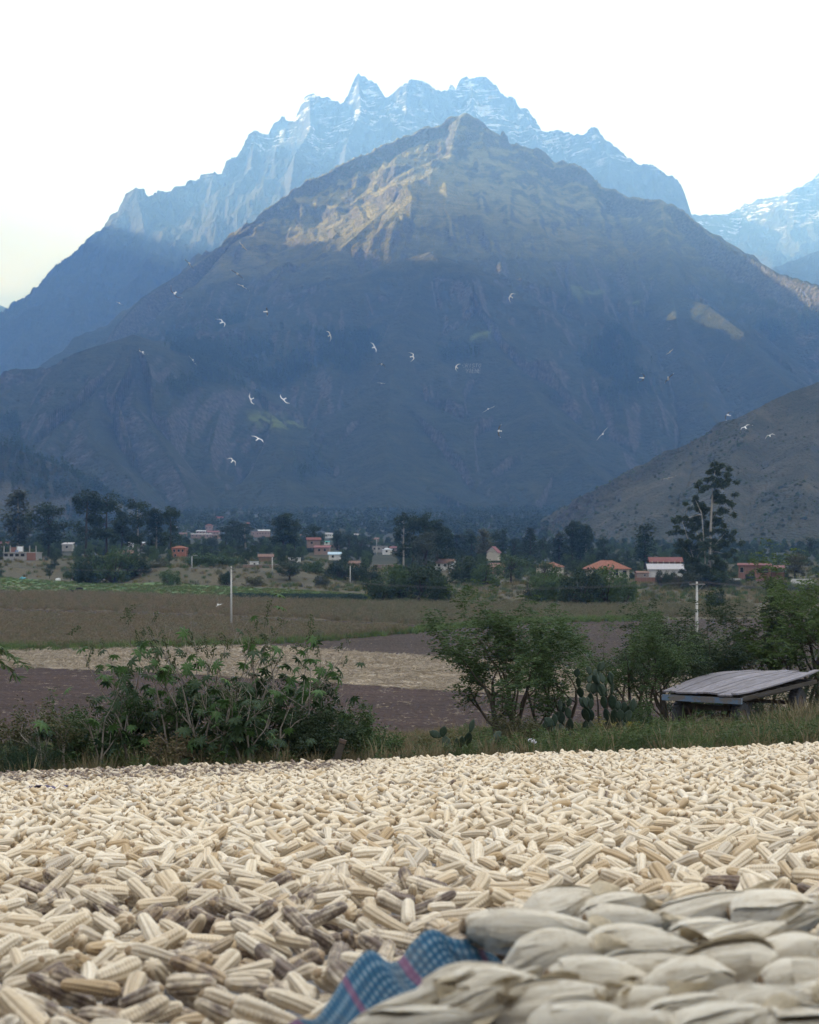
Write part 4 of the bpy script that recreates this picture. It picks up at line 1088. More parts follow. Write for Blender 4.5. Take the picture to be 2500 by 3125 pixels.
def prickly_pear(loc, seed, starts, levels, size, label, spread=0.35, old=False):
    g = random.Random(seed); root = empty('prickly_pear', loc, 0, label, 'cactus')
    def grow(p, tilt_dir, yaw, lev, s):
        o = link('pad', PADS[g.randrange(4)], root); o.location = p
        rot = Euler((tilt_dir.y*-1, tilt_dir.x, 0)).to_matrix() @ Matrix.Rotation(yaw, 3, 'Z')
        o.rotation_euler = rot.to_euler(); o.scale = (s,)*3
        if lev <= 0: return
        ktop = 1 if g.random() < 0.45 else 2
        for k in range(ktop):
            off = g.uniform(-0.30, 0.30)*s if ktop > 1 else g.uniform(-.12, .12)*s
            tip = p+rot @ Vector((off, 0, s*(0.97-0.55*(off/s)**2)))
            grow(tip, tilt_dir*0.5+Vector((g.gauss(0, spread)+off/s*1.3, g.gauss(0, spread), 0)), g.uniform(-1.0, 1.0), lev-1, s*g.uniform(0.80, 1.02))
    for (x, y, tx, ty, lv) in starts: grow(Vector((x, y, -0.03)), Vector((tx, ty, 0)), g.uniform(-.7, .7), lv, size*g.uniform(.9, 1.1))
    return root
prickly_pear(gpt(1790, 29.5), 5, [(-0.25, 0, -0.35, 0, 3), (0, 0.1, -0.05, 0.1, 6), (0.25, 0, 0.30, 0, 5), (0.5, 0.1, 0.45, 0, 3), (-0.45, -.1, -0.5, 0.1, 2), (0.1, -0.2, 0.1, -0.3, 3)], 4, 0.29, 'tall dense prickly pear cactus beside the thorn trees', 0.25)
prickly_pear(gpt(1430, 24.3), 9, [(-0.22, 0, -0.4, 0, 2), (0, 0, 0, 0.1, 2), (0.16, 0, 0.35, 0, 2), (-0.1, -.12, -0.2, -0.2, 1), (0.3, 0.05, 0.5, 0, 1)], 2, 0.24, 'small prickly pear cactus at the edge of the corn', 0.3)
prickly_pear(gpt(1660, 27.0), 15, [(-0.1, 0, -0.2, 0, 2), (0.12, 0, 0.3, 0, 2), (0.25, 0.05, 0.5, 0.1, 1)], 2, 0.25, 'low prickly pear cactus at the foot of the thorn trees', 0.3)

# ---- castor bushes: big leaves and seed heads are parts
def castor_leaf_mesh(seed):
    """palmate leaf of eight pointed lobes, cupped, unit radius about 0.5"""
    g = random.Random(seed); V = [(0, 0, 0)]; F = []; n = 8
    for i in range(n):
        a = -2.5+5.0*i/(n-1); L = 0.50*(1-0.25*abs(a)/2.5)*g.uniform(.9, 1.05); k = len(V)
        for (f, w, z) in ((0.42, 0.20, -0.02), (0.70, 0.13, -0.07)):
            for s in (-1, 0, 1):
                aa = a+s*w/ f*0.9
                V.append((L*f*math.cos(aa), L*f*math.sin(aa), z-0.03*abs(s)+0.02))
        V.append((L*math.cos(a), L*math.sin(a), -0.16))
        F += [(0, k, k+1), (0, k+1, k+2), (k, k+3, k+4, k+1), (k+1, k+4, k+5, k+2), (k+3, k+6, k+4), (k+4, k+6, k+5)]
    V += [(-0.02, 0.008, 0), (-0.02, -0.008, 0), (-0.42, 0.006, -0.10), (-0.42, -0.006, -0.10)]; k = len(V)-4; F.append((k, k+1, k+3, k+2))
    return MB().add(V, F)
CASTOR = leaf_mat('glossy_castor_leaf', (0.040, 0.092, 0.028), (0.115, 0.205, 0.065), 0.35)
CASTOR_D = leaf_mat('dark_castor_leaf', (0.020, 0.045, 0.019), (0.055, 0.092, 0.038), 0.3)
CLV = [castor_leaf_mesh(i).mesh('leaf', CASTOR) for i in range(3)]+[castor_leaf_mesh(7+i).mesh('leaf', CASTOR_D) for i in range(2)]
def seed_head(seed):
    rs = np.random.RandomState(seed); mb = MB()
    for i in range(11):
        a = rs.uniform(0, 6.28); z = i/11*0.13; r = 0.030*(1-0.5*i/11); c = (r*math.cos(a), r*math.sin(a), z); q = 0.013
        mb.add([(c[0]+x*q, c[1]+y*q, c[2]+w*q) for x, y, w in ((1, 0, 0), (-1, 0, 0), (0, 1, 0), (0, -1, 0), (0, 0, 1), (0, 0, -1))], [(0, 2, 4), (2, 1, 4), (1, 3, 4), (3, 0, 4), (2, 0, 5), (1, 2, 5), (3, 1, 5), (0, 3, 5)])
    mb.tube([(0, 0, -0.03), (0, 0, 0.13)], 0.004, 4); return mb.mesh('seed_head', leaf_mat('castor_seed_husk', (0.045, 0.060, 0.025), (0.10, 0.12, 0.05), 0.0), True)
SHD = [seed_head(i) for i in range(3)]
def castor(loc, seed, height, leaves, heads, label, bare=0.5, stems=4):
    P = Plant(seed); g = P.g
    for k in range(stems):
        a = 2*math.pi*k/stems+g.uniform(-.6, .6)
        P.limb(Vector((0.12*math.cos(a), 0.12*math.sin(a), -0.1)), Vector((0.30*math.cos(a), 0.30*math.sin(a), 1)), height*0.48, 0.017, 2, 3, 0.22, 0.25, 0.45, 0.62, 6, 0.5)
    pts = [p for p in P.tips]; zmax = sorted(p.z for p in pts)[int(len(pts)*0.97)]; k_ = height/zmax
    root = empty('castor_bush', loc, 0, label, 'bush'); root.scale = (k_,)*3
    P.mb.build('stem', BARK_GY, root, True)
    lowp = sorted(pts, key=lambda p: p.z+g.gauss(0, 0.35*height))
    for i in range(leaves):
        p = lowp[min(len(lowp)-1, int(g.random()**1.1*len(lowp)*(1-bare*0.6)))]
        p = Vector((p.x, p.y, p.z*g.uniform(0.55, 1.0)))+Vector((g.gauss(0, .10), g.gauss(0, .10), g.gauss(0, .05)))
        v = g.randrange(5) if p.z > height*0.45 else g.choice((0, 3, 4, 3))
        o = link('leaf', CLV[v], root); o.location = p; s = g.uniform(0.15, 0.28); o.scale = (s,)*3
        o.rotation_euler = (g.gauss(0, 0.5), g.uniform(0.1, 1.0), g.uniform(0, 6.28))
    hi = [p for p in pts if p.z > zmax*0.62]; g.shuffle(hi)
    for p in hi[:heads]:
        o = link('seed_head', SHD[g.randrange(3)], root); o.location = p; o.rotation_euler = (g.gauss(0, .5), g.gauss(0, .5), g.uniform(0, 6)); o.scale = (g.uniform(.7, 1.2),)*3
    return root
castor(gpt(570, 23.6), 81, 2.35, 110, 26, 'castor bush with bare grey branches and round seed heads, its top full of pods', 0.55, 5)
castor(gpt(740, 23.8), 83, 2.5, 105, 24, 'castor bush with tall bare twigs reaching over the straw field', 0.6, 5)
castor(gpt(880, 24.2), 85, 2.1, 85, 18, 'castor bush with drooping leaves and brown bare twigs', 0.55, 4)
castor(gpt(430, 23.8), 87, 1.95, 90, 10, 'leafy castor bush with bright green leaves over the dry scrub', 0.3, 4)
castor(gpt(660, 23.1), 89, 1.45, 70, 6, 'low leafy castor bush in front of the taller ones', 0.1, 4)
castor(gpt(300, 23.5), 91, 1.35, 22, 4, 'sparse castor bush with one tall leafy shoot', 0.3, 3)
castor(gpt(1010, 24.6), 93, 1.45, 16, 8, 'thin brown castor bush beside the tied green shrub', 0.6, 3)
castor(gpt(165, 23.2), 95, 1.0, 18, 0, 'small leafy castor plant beside the feathery shrub', 0.0, 3)
castor(gpt(800, 23.0), 97, 1.2, 60, 2, 'low dark castor bush at the rim of the corn', 0.0, 4)

# dark tangle under the castor bushes: bare twigs and small leaves
def scrub(name, loc, seed, height, width, label, leafmat, per, twig=BARK_DK, leaf=0.06, stems=9, cat='bush', droop=0.0, scale_y=0.6):
    P = Plant(seed); g = P.g
    for k in range(stems):
        a = g.uniform(0, 6.28); r = width*0.35*g.random()
        P.limb(Vector((r*math.cos(a), r*math.sin(a)*scale_y, -0.05)), Vector((g.gauss(0, .5), g.gauss(0, .4), 1)), height*0.55, 0.009, 2, 3, 0.35, 0.15, 0.6, 0.65, 5, 0.4, 4)
    root = empty(name, loc, 0, label, cat)
    q = leaf_quads(P.cloud(per, 0.05), P.rs, leaf, leaf*0.45, droop, 0.7) if per else None
    P.mb.build('stem', twig, root, True)
    if per: MB().quads(q).build('foliage', leafmat, root)
    return root
for i, (pxx, d, hgt, wd, lm, per, lab) in enumerate((
    (60, 23.6, 1.25, 1.8, OLIVE, 9, 'dry brown tangle of twigs at the corn rim by the feathery shrub'), (250, 23.9, 1.15, 1.8, GREEN_MD, 13, 'dark low scrub under the sparse castor bush'),
    (470, 24.0, 1.35, 1.8, GREEN_MD, 16, 'dark scrub filling the castor thicket below the leafy bush'), (690, 24.2, 1.45, 1.9, GREEN_MD, 16, 'dark scrub filling the castor thicket below the pods'),
    (900, 24.0, 1.3, 1.7, GREEN_DK, 14, 'dark twiggy scrub below the drooping castor bush'), (560, 22.9, 0.62, 1.2, STRAWY, 5, 'rust-brown dead scrub at the foot of the castor thicket'),
    (1085, 24.4, 0.85, 0.9, GREEN_MD, 22, 'bushy green shrub beside the leaning hoe'), (980, 23.5, 0.85, 1.2, GREEN_DK, 12, 'dark shrub at the end of the castor thicket'),
    (1960, 33.0, 1.0, 1.6, GREEN_MD, 9, 'leafy undergrowth beneath the thorn trees by the cart'), (1580, 27.5, 0.8, 1.2, OLIVE, 7, 'dry undergrowth at the foot of the many-stemmed thorn tree'),
    (2260, 44.5, 1.6, 2.6, GREEN_DK, 16, 'dark undergrowth behind the cart'), (2100, 43.0, 1.3, 2.2, GREEN_DK, 14, 'dark undergrowth between the cart and the thorn trees'), (2440, 45.0, 1.8, 2.8, GREEN_DK, 16, 'dense dark undergrowth at the far end of the cart'),
    (1880, 31.5, 0.55, 0.9, leaf_mat('yellow_flower_heads', (0.16, 0.15, 0.035), (0.33, 0.29, 0.05), 0.3), 7, 'clump of yellow-flowering weeds below the thorn trees'), (1350, 25.5, 0.5, 1.0, GRASS2, 7, 'pale weeds beside the small cactus'))):
    scrub('undergrowth' if 'undergrowth' in lab else 'scrub_bush', gpt(pxx, d), 300+i, hgt, wd, lab, lm, per)
# feathery fennel in the corner
rs = np.random.RandomState(9); Q = []; mb = MB()
for i in range(70):
    a = rs.uniform(0, 6.28); b = np.array([0.42*rs.rand()*math.cos(a), 0.3*rs.rand()*math.sin(a), 0]); tip = b+np.array([rs.normal(0, .22), rs.normal(0, .18), rs.uniform(.25, .55)])
    mb.tube([tuple(b), tuple(tip)], [0.004, 0.002], 3)
    t = rs.uniform(0.3, 1.0, 60)[:, None]; Q.append(leaf_quads(b+(tip-b)*t, rs, 0.09, 0.004, -0.2, 0.6))
root = empty('feathery_shrub', gpt(75, 22.6), 0, 'soft blue-green feathery shrub at the corn rim', 'shrub')
mb.build('stem', GREEN_DK, root); MB().quads(np.concatenate(Q)).build('foliage', leaf_mat('feathery_green', (0.018, 0.045, 0.026), (0.045, 0.090, 0.048), 0.3), root)
# a frond reaching in from the left
P = Plant(5); root = empty('leafy_branch_tree', (-5.95, 21.8, gz1(-5.95, 21.8)), 0, 'slender tree whose fern-like fronds reach over the dry scrub', 'tree')
P.mb.tube([(0, 0, -0.1), (-0.1, 0, 0.8), (-0.05, 0, 1.9)], [0.03, 0.025, 0.012], 6)
Q = []
for (x0, z0, x1, z1) in ((-0.05, 1.85, 0.85, 1.55), (-0.05, 1.8, 0.72, 1.42), (-0.05, 1.9, 0.6, 1.75), (-0.06, 1.9, -0.7, 1.5), (-0.05, 1.85, 0.1, 2.2)):
    t = np.linspace(0.1, 1, 44); c = np.stack([x0+(x1-x0)*t, 0*t, z0+(z1-z0)*t+0.12*np.sin(t*3)], 1); P.mb.tube([tuple(k) for k in c[::6]], 0.005, 4)
    for s in (-1, 1):
        d = np.tile(np.array([0.3, s*0.9, -0.35]), (len(c), 1)); Q.append(leaf_quads(c, P.rs, 0.16, 0.035, 0.1, .3, d*2))
finish(root, P.mb, BARK_DK, np.concatenate(Q), GREEN_MD)
# =================================================================== FIELD COVER
def in_field(lower, upper, px0, px1, n, rs, jitter=0.0):
    pxs = rs.uniform(px0, px1, n); lo = edge(lower, pxs)+rs.normal(0, jitter, n); up = np.minimum(edge(upper, pxs), lo-0.05)
    dl, du = dist_of(lo), dist_of(up); d = np.sqrt(dl**2+(du**2-dl**2)*rs.rand(n)); x = (pxs-1250)/5000*d
    return x, d
def spread_on(name, x, y, variants, label, cat, rs, smin=0.7, smax=1.3, dz=0.0, flat=False, choose=None):
    n = len(x); rot = np.stack([rs.normal(0, .08, n), rs.normal(0, .08, n), rs.uniform(0, 6.28, n)], 1)
    return scatter(name, np.stack([x, y, gz(x, y)+dz], 1), rot, rs.uniform(smin, smax, n), variants, choose if choose is not None else rs.randint(0, len(variants), n), label, cat)
def maize_clump(seed, mat):
    rs = np.random.RandomState(seed); mb = MB(); Q = []
    for i in range(7):
        b = np.array([rs.uniform(-.7, .7), rs.uniform(-.7, .7), -0.05]); h = rs.uniform(0.9, 1.7); tip = b+np.array([rs.normal(0, .18), rs.normal(0, .18), h])
        mb.tube([tuple(b), tuple(tip)], [0.03, 0.018], 3)
        t = rs.uniform(0.2, 1, 9)[:, None]; Q.append(leaf_quads(b+(tip-b)*t, rs, 0.55, 0.09, 0.45, .6))
    mb.quads(np.concatenate(Q)); return source('maize', mb.mesh('maize', mat))
DRYM = leaf_mat('dry_maize_leaves', (0.135, 0.105, 0.064), (0.32, 0.255, 0.165), 0.25)
DRYG = leaf_mat('half_green_maize_leaves', (0.10, 0.105, 0.060), (0.24, 0.220, 0.130), 0.25)
MV = [maize_clump(1, DRYM), maize_clump(2, DRYM), maize_clump(3, DRYM), maize_clump(4, DRYG), maize_clump(5, DRYG)]
rs = np.random.RandomState(71)
x, y = in_field(E_grass, E_plow_lo, -120, 1235, 9500, rs, 1.0)
spread_on('dry_maize', x, y, MV, 'dry brown maize standing in the field in front of the ploughed strip', 'maize', rs, 0.5, 0.85, choose=np.where(rs.rand(9500) < 0.85, rs.randint(0, 3, 9500), rs.randint(3, 5, 9500)))
x, y = in_field(E_plow_up, E_m2_up, -120, 2300, 9500, rs, 0.8)
pg = 1250+x/y*5000
spread_on('far_dry_maize', x, y, MV, 'dry maize standing beyond the ploughed strip', 'maize', rs, 0.45, 0.8, choose=np.where(rs.rand(9500) < 0.8-0.5*sstep(700, 1300, pg), rs.randint(0, 3, 9500), rs.randint(3, 5, 9500)))
STRIP = leaf_mat('bright_strip_grass', (0.075, 0.125, 0.035), (0.19, 0.26, 0.085), 0.3)
TG = [source('bank_tuft', blade_tuft(60+i, 60, h_, 0.55, 0.03, 0.45).mesh('bank_tuft', m_)) for i, (h_, m_) in enumerate(((0.8, GRASS), (1.0, STRIP), (0.7, GRASS2), (0.9, STRIP)))]
pxs = rs.uniform(-150, 1950, 2600); d = dist_of(edge(E_grass, pxs))+rs.normal(0, 1.6, 2600)+rs.uniform(-1.5, 3.5, 2600)
spread_on('grass_strip', (pxs-1250)/5000*d, d, TG, 'strip of tall green grass along the edge of the dry maize', 'grass', rs, 0.5, 1.15)
def straw_bits(seed):
    rs = np.random.RandomState(seed); c = np.stack([rs.uniform(-1, 1, 26), rs.uniform(-1, 1, 26), rs.uniform(0.02, 0.14, 26)], 1)
    return source('straw', MB().quads(leaf_quads(c, rs, 0.8, 0.09, 0.0, 0.25)).mesh('straw', leaf_mat('pale_straw', (0.24, 0.19, 0.135), (0.50, 0.43, 0.335), 0.15)))
SB = [straw_bits(i) for i in range(3)]
x, y = in_field(E_straw_lo, E_straw_up, -120, 2500, 5200, rs)
spread_on('straw_litter', x, y, SB, 'pale cut straw littering the stubble field', 'straw', rs, 0.6, 1.2)
x, y = in_field(E_soil_lo, E_straw_lo, -120, 2500, 420, rs)
spread_on('scattered_straw', x, y, SB, 'sparse bits of straw on the ploughed soil', 'straw', rs, 0.2, 0.5)
GT = [source('crop_tuft', blade_tuft(70+i, 50, 0.42, 0.7, 0.04, 0.5).mesh('crop_tuft', m_)) for i, m_ in enumerate((GRASS, GREEN_LT, GRASS2))]
x, y = in_field(E_m2_up, E_green_up, -120, 1150, 3000, rs, 1.0)
spread_on('green_crop', x, y, GT, 'short green fodder crop in the far field', 'crop', rs, 0.7, 1.3)
x, y = in_field([(690, 1831), (1120, 1833)], [(690, 1820), (1120, 1824)], 700, 1115, 700, rs)
spread_on('kale_rows', x, y, [source('kale', weed_tuft(90, 14, 0.7, 0.6, 0.4).mesh('kale', leaf_mat('blue_green_kale', (0.020, 0.042, 0.034), (0.045, 0.080, 0.060), 0.2)))], 'dark blue-green vegetable rows along the green field', 'crop', rs)
SIGHT = [(639, 1664, 24), (652, 1561, 40), (614, 1574, 32), (600, 1446, 38), (632, 1420, 34), (658, 1382, 30), (668, 1996, 30), (780, 1510, 28), (806, 1523, 40), (759, 1817, 16), (1004, 1472, 24), (998, 1000, 18), (1026, 860, 20), (1160, 960, 46), (1182, 900, 28), (957, 720, 38), (984, 690, 42), (1022, 660, 38), (1080, 610, 36), (1361, 600, 58), (1506, 690, 26), (1512, 560, 46), (1678, 560, 76), (549, 640, 46), (381, 610, 50), (70, 585, 110), (812, 570, 42), (208, 760, 34), (1200, 980, 22)]
# rough growth on the terrace bank and the idle land
WT = [source('weed', blade_tuft(80+i, 60, h_, 0.9, 0.04, 0.5).mesh('weed', m_)) for i, (h_, m_) in enumerate(((0.9, STRAWY), (1.1, OLIVE), (0.8, GRASS2), (1.2, GREEN_MD)))]
n = 5200; y = rs.uniform(300, 640, n); x = rs.uniform(-0.27, 0.27, n)*y; pxx = 1250+x/y*5000; pyy = 1640+5000*(H-gz(x, y))/y
keep = (pyy < np.interp(pxx, [-100, 0, 400, 700, 1110, 1150, 1200, 1800, 2600], [1757, 1760, 1780, 1788, 1812, 1838, 1842, 1848, 1848])-2)
spread_on('rough_growth', x[keep], y[keep], WT, 'rough brown and green growth on the terrace bank', 'weeds', rs, 0.6, 1.4)

# =================================================================== TREES OF THE VALLEY
def far_tree(kind, seed):
    """unit height; returns (trunk mesh builder, leaf quads)"""
    rs = np.random.RandomState(seed); mb = MB(); C = []; Rr = []
    def lump(c, r, n, sq=0.8):
        p = rs.normal(size=(n, 3)); p = unit(p)*(rs.rand(n, 1)**0.42); C.append(np.array(c)+p*np.array([r, r, r*sq]))
    if kind == 'euc':
        k = rs.randint(1, 3); 
        for s in range(k):
            bx = rs.normal(0, 0.05) if k > 1 else 0; top = np.array([bx+rs.normal(0, .03), rs.normal(0, .03), rs.uniform(0.84, 0.95)])
            mid = np.array([bx+rs.normal(0, .02), rs.normal(0, .02), 0.5]); mb.tube([(bx*0.4, 0, -0.03), tuple(mid), tuple(top)], [0.016, 0.011, 0.003], 6)
            for i in range(26):
                t = rs.uniform(0.20, 1.0)**0.9; o = (mid*(1-(t-.5)*2)+top*((t-.5)*2)) if t > .5 else mid*t*2
                a = rs.uniform(0, 6.28); L = rs.uniform(0.05, 0.17)*(1.2-0.6*t); e = o+np.array([L*math.cos(a), L*math.sin(a), rs.uniform(0.0, 0.07)])
                mb.tube([tuple(o), tuple((o+e)/2+np.array([0, 0, .01])), tuple(e)], [0.005, 0.003, 0.001], 3)
                lump(e, rs.uniform(0.05, 0.095), 95, 0.95)
        ln, wd, dr = 0.040, 0.016, 0.7
    elif kind == 'broad':
        mb.tube([(0, 0, -.03), (0.01, 0, 0.3), (0.0, 0.02, 0.55)], [0.028, 0.02, 0.01], 6)
        for i in range(26):
            a = rs.uniform(0, 6.28); z = rs.uniform(0.28, 0.92); r = 0.34*math.sqrt(max(0.05, 1-((z-0.55)/0.42)**2)); rr = r*rs.uniform(0.3, 1); e = np.array([rr*math.cos(a), rr*math.sin(a), z])
            mb.tube([(0, 0, 0.3+0.2*rs.rand()), tuple(e*np.array([.5, .5, .9])), tuple(e)], [0.008, 0.005, 0.001], 3)
            lump(e, rs.uniform(0.09, 0.16), 95)
        ln, wd, dr = 0.045, 0.024, 0.2
    elif kind == 'conifer':
        mb.tube([(0, 0, -.03), (0, 0, 0.97)], [0.016, 0.003], 6)
        for i in range(46):
            z = 0.10+0.88*(i/46)**0.9; a = i*2.4; L = 0.17*(1-z)**0.75+0.012; e = np.array([L*math.cos(a), L*math.sin(a), z-0.25*L+.02])
            mb.tube([(0, 0, z), tuple(e)], [0.004, 0.001], 3)
            for t in (0.45, 0.75, 1.0): lump(np.array([0, 0, z])*(1-t)+e*t, 0.026+0.034*(1-z), 20, 0.5)
        ln, wd, dr = 0.034, 0.014, 0.3
    elif kind == 'column':
        mb.tube([(0, 0, -.03), (0.01, 0, 0.9)], [0.018, 0.004], 6)
        for i in range(24):
            z = rs.uniform(0.14, 0.96); r = 0.10*math.sin(math.pi*min(1, z*0.85+0.1))**0.6*rs.rand(); a = rs.uniform(0, 6.28); lump((r*math.cos(a), r*math.sin(a), z), rs.uniform(0.05, 0.09), 85, 1.3)
        ln, wd, dr = 0.040, 0.017, -0.2
    else:   # bush
        for i in range(24):
            a = rs.uniform(0, 6.28); r = 0.62*math.sqrt(rs.rand()); z = rs.uniform(0.12, 0.78)*(1-0.45*(r/0.62)**2); e = (r*math.cos(a), r*math.sin(a)*0.8, z)
            mb.tube([(0, 0, -0.03), (e[0]*.5, e[1]*.5, e[2]*.6), e], [0.02, 0.012, 0.003], 3)
            lump(e, rs.uniform(0.15, 0.25), 95, 0.85)
        ln, wd, dr = 0.085, 0.045, 0.1
    return mb, leaf_quads(np.concatenate(C), rs, ln, wd, dr)
TREE = {}
def tree_meshes(kind, seed, lm, bm):
    key = (kind, seed, lm.name)
    if key not in TREE:
        mb, q = far_tree(kind, seed); c_ = q.mean(1); zt = np.percentile(c_[:, 2], 99); xw = np.percentile(np.abs(c_[:, :2]), 97)*2; k3 = np.array([1/xw, 1/xw, 1/zt]); q = q*k3; mb.V = [v*k3 for v in mb.V]; TREE[key] = (mb.mesh('trunk' if kind != 'bush' else 'stem', bm, True), MB().quads(q).mesh('crown' if kind != 'bush' else 'foliage', lm))
    return TREE[key]
def dist_for(px, py):
    ds = np.linspace(300, 2300, 1600); x = (px-1250)/5000*ds; yy = 1640+5000*(H-gz(x, ds))/ds
    return float(ds[np.argmin(np.abs(yy-py))])
def plant(kind, seed, px, top, d, wpx, label, lm=GREEN_DK, bm=BARK_DK, group=None, name=None, cat=None, base=None, lean=0.0):
    p = gpt(px, d); 
    h = (H-(top-1640)/5000*d)-p.z; nat = {'euc': 0.34, 'broad': 0.78, 'conifer': 0.36, 'column': 0.26, 'bush': 1.45}[kind]
    w = wpx/5000*d
    tm, cm = tree_meshes(kind, seed, lm, bm)
    root = empty(name or {'euc': 'eucalyptus', 'broad': 'tree', 'conifer': 'pine_tree', 'column': 'poplar', 'bush': 'bush'}[kind], p, (seed*1.37+px) % 6.28, label, cat or ('bush' if kind == 'bush' else 'tree'), group)
    root.scale = (w, w, h)
    link('trunk' if kind != 'bush' else 'stem', tm, root); link('crown' if kind != 'bush' else 'foliage', cm, root)
    return root
g1 = 'eucalyptus row behind the unfinished building'
plant('column', 1, 58, 1500, 690, 80, 'pale green slender tree standing at the end of the eucalyptus row', GREEN_GY, BARK_PALE)
plant('broad', 2, 150, 1538, 660, 128, 'broad dark tree beside the pale slender one', GREEN_DK)
plant('euc', 3, 262, 1500, 650, 90, 'tallest dark eucalyptus of the row behind the unfinished building', GREEN_DK)
plant('euc', 4, 325, 1510, 655, 90, 'dark eucalyptus joined to the tallest one of the row', GREEN_DK)
plant('euc', 5, 372, 1560, 670, 60, 'lower dark eucalyptus filling the row', GREEN_DK)
plant('euc', 6, 424, 1528, 660, 70, 'open-crowned eucalyptus in the middle of the row', GREEN_DK, BARK_PALE)
plant('euc', 7, 476, 1556, 665, 56, 'narrow eucalyptus near the orange brick house', GREEN_DK, BARK_PALE)
plant('euc', 3, 520, 1549, 650, 60, 'eucalyptus standing right beside the orange brick house', GREEN_DK)
g2 = 'eucalyptus trees among the village houses'
LBV = 'dark eucalyptus rising among the village houses'
for (px, top, d, w, k, s) in ((690, 1605, 900, 48, 'euc', 4), (715, 1588, 940, 36, 'column', 8), (750, 1597, 900, 54, 'euc', 6), (795, 1640, 820, 30, 'broad', 9), (960, 1602, 760, 62, 'broad', 2), (1030, 1620, 850, 34, 'column', 11), (1066, 1632, 860, 50, 'broad', 13), (1100, 1640, 830, 60, 'broad', 14), (640, 1640, 880, 40, 'broad', 14)):
    plant(k, s, px, top, d, w, LBV if k == 'euc' else 'dark rounded tree rising among the village houses' if k == 'broad' else 'dark narrow tree rising among the village houses', GREEN_DK, BARK_DK, {'euc': g2, 'broad': 'rounded trees among the village houses', 'column': 'narrow trees among the village houses'}[k])
plant('euc', 5, 865, 1570, 700, 80, 'tall eucalyptus beside the white shed', GREEN_DK); plant('euc', 3, 900, 1588, 705, 60, 'second eucalyptus beside the white shed', GREEN_DK)
g3 = 'eucalyptus clump behind the big field bush'
for (px, top, d, w, s) in ((1232, 1568, 590, 60, 6), (1262, 1575, 600, 64, 4), (1296, 1570, 595, 66, 3), (1335, 1590, 600, 64, 5), (1366, 1612, 610, 50, 7)):
    plant('euc', s, px, top, d, w, 'dark tall eucalyptus in the clump behind the big field bush', GREEN_DK, BARK_PALE, g3)
plant('broad', 13, 1300, 1622, 540, 78, 'grey-green tree standing in front of the eucalyptus clump', GREEN_GY)
g4 = 'trees of the far tree line'
for (px, top, d, w, k, s, lm) in ((1395, 1632, 800, 44, 'column', 1, GREEN_DK), (1418, 1630, 820, 34, 'column', 8, GREEN_DK), (1440, 1617, 800, 36, 'column', 11, GREEN_DK), (1474, 1617, 700, 46, 'column', 1, OLIVE), (1512, 1622, 760, 40, 'euc', 4, GREEN_DK), (1536, 1616, 780, 34, 'column', 8, GREEN_DK), (1570, 1645, 760, 40, 'broad', 9, GREEN_DK),
      (1660, 1640, 760, 40, 'broad', 14, GREEN_DK), (1706, 1626, 720, 44, 'column', 11, GREEN_DK), (1745, 1592, 700, 46, 'euc', 5, GREEN_DK), (1772, 1600, 710, 44, 'column', 1, GREEN_DK), (1792, 1605, 700, 48, 'euc', 7, GREEN_DK), (1845, 1640, 700, 44, 'broad', 2, GREEN_DK), (2470, 1640, 900, 60, 'broad', 13, GREEN_DK)):
    nm = {'column': 'narrow dark tree in the far tree line between the red-roofed houses', 'euc': 'ragged eucalyptus in the far tree line between the red-roofed houses', 'broad': 'rounded tree in the far tree line between the red-roofed houses'}[k]
    plant(k, s, px, top, d, w, nm, lm, BARK_DK, {'column': 'narrow trees of the far line', 'euc': 'eucalyptus of the far line', 'broad': 'rounded trees of the far line'}[k])
plant('conifer', 21, 1619, 1612, 700, 56, 'spiky dark araucaria-like conifer above the orange roofs', GREEN_DK)
plant('conifer', 22, 1600, 1640, 720, 30, 'small conifer beside the spiky one', GREEN_DK)
plant('column', 8, 1968, 1600, 620, 60, 'dark tree behind the long red-roofed building', GREEN_DK)
plant('broad', 9, 2427, 1689, 510, 80, 'rounded olive tree beside the brick house', OLIVE)
plant('broad', 14, 884, 1716, 462, 84, 'small round tree with a short trunk on the terrace bank', GREEN_DK)
plant('broad', 13, 1560, 1695, 470, 100, 'mid-green rounded tree before the orange roof', GREEN_MD)
plant('broad', 2, 1660, 1716, 420, 90, 'full green tree before the hip-roofed house', GREEN_MD)
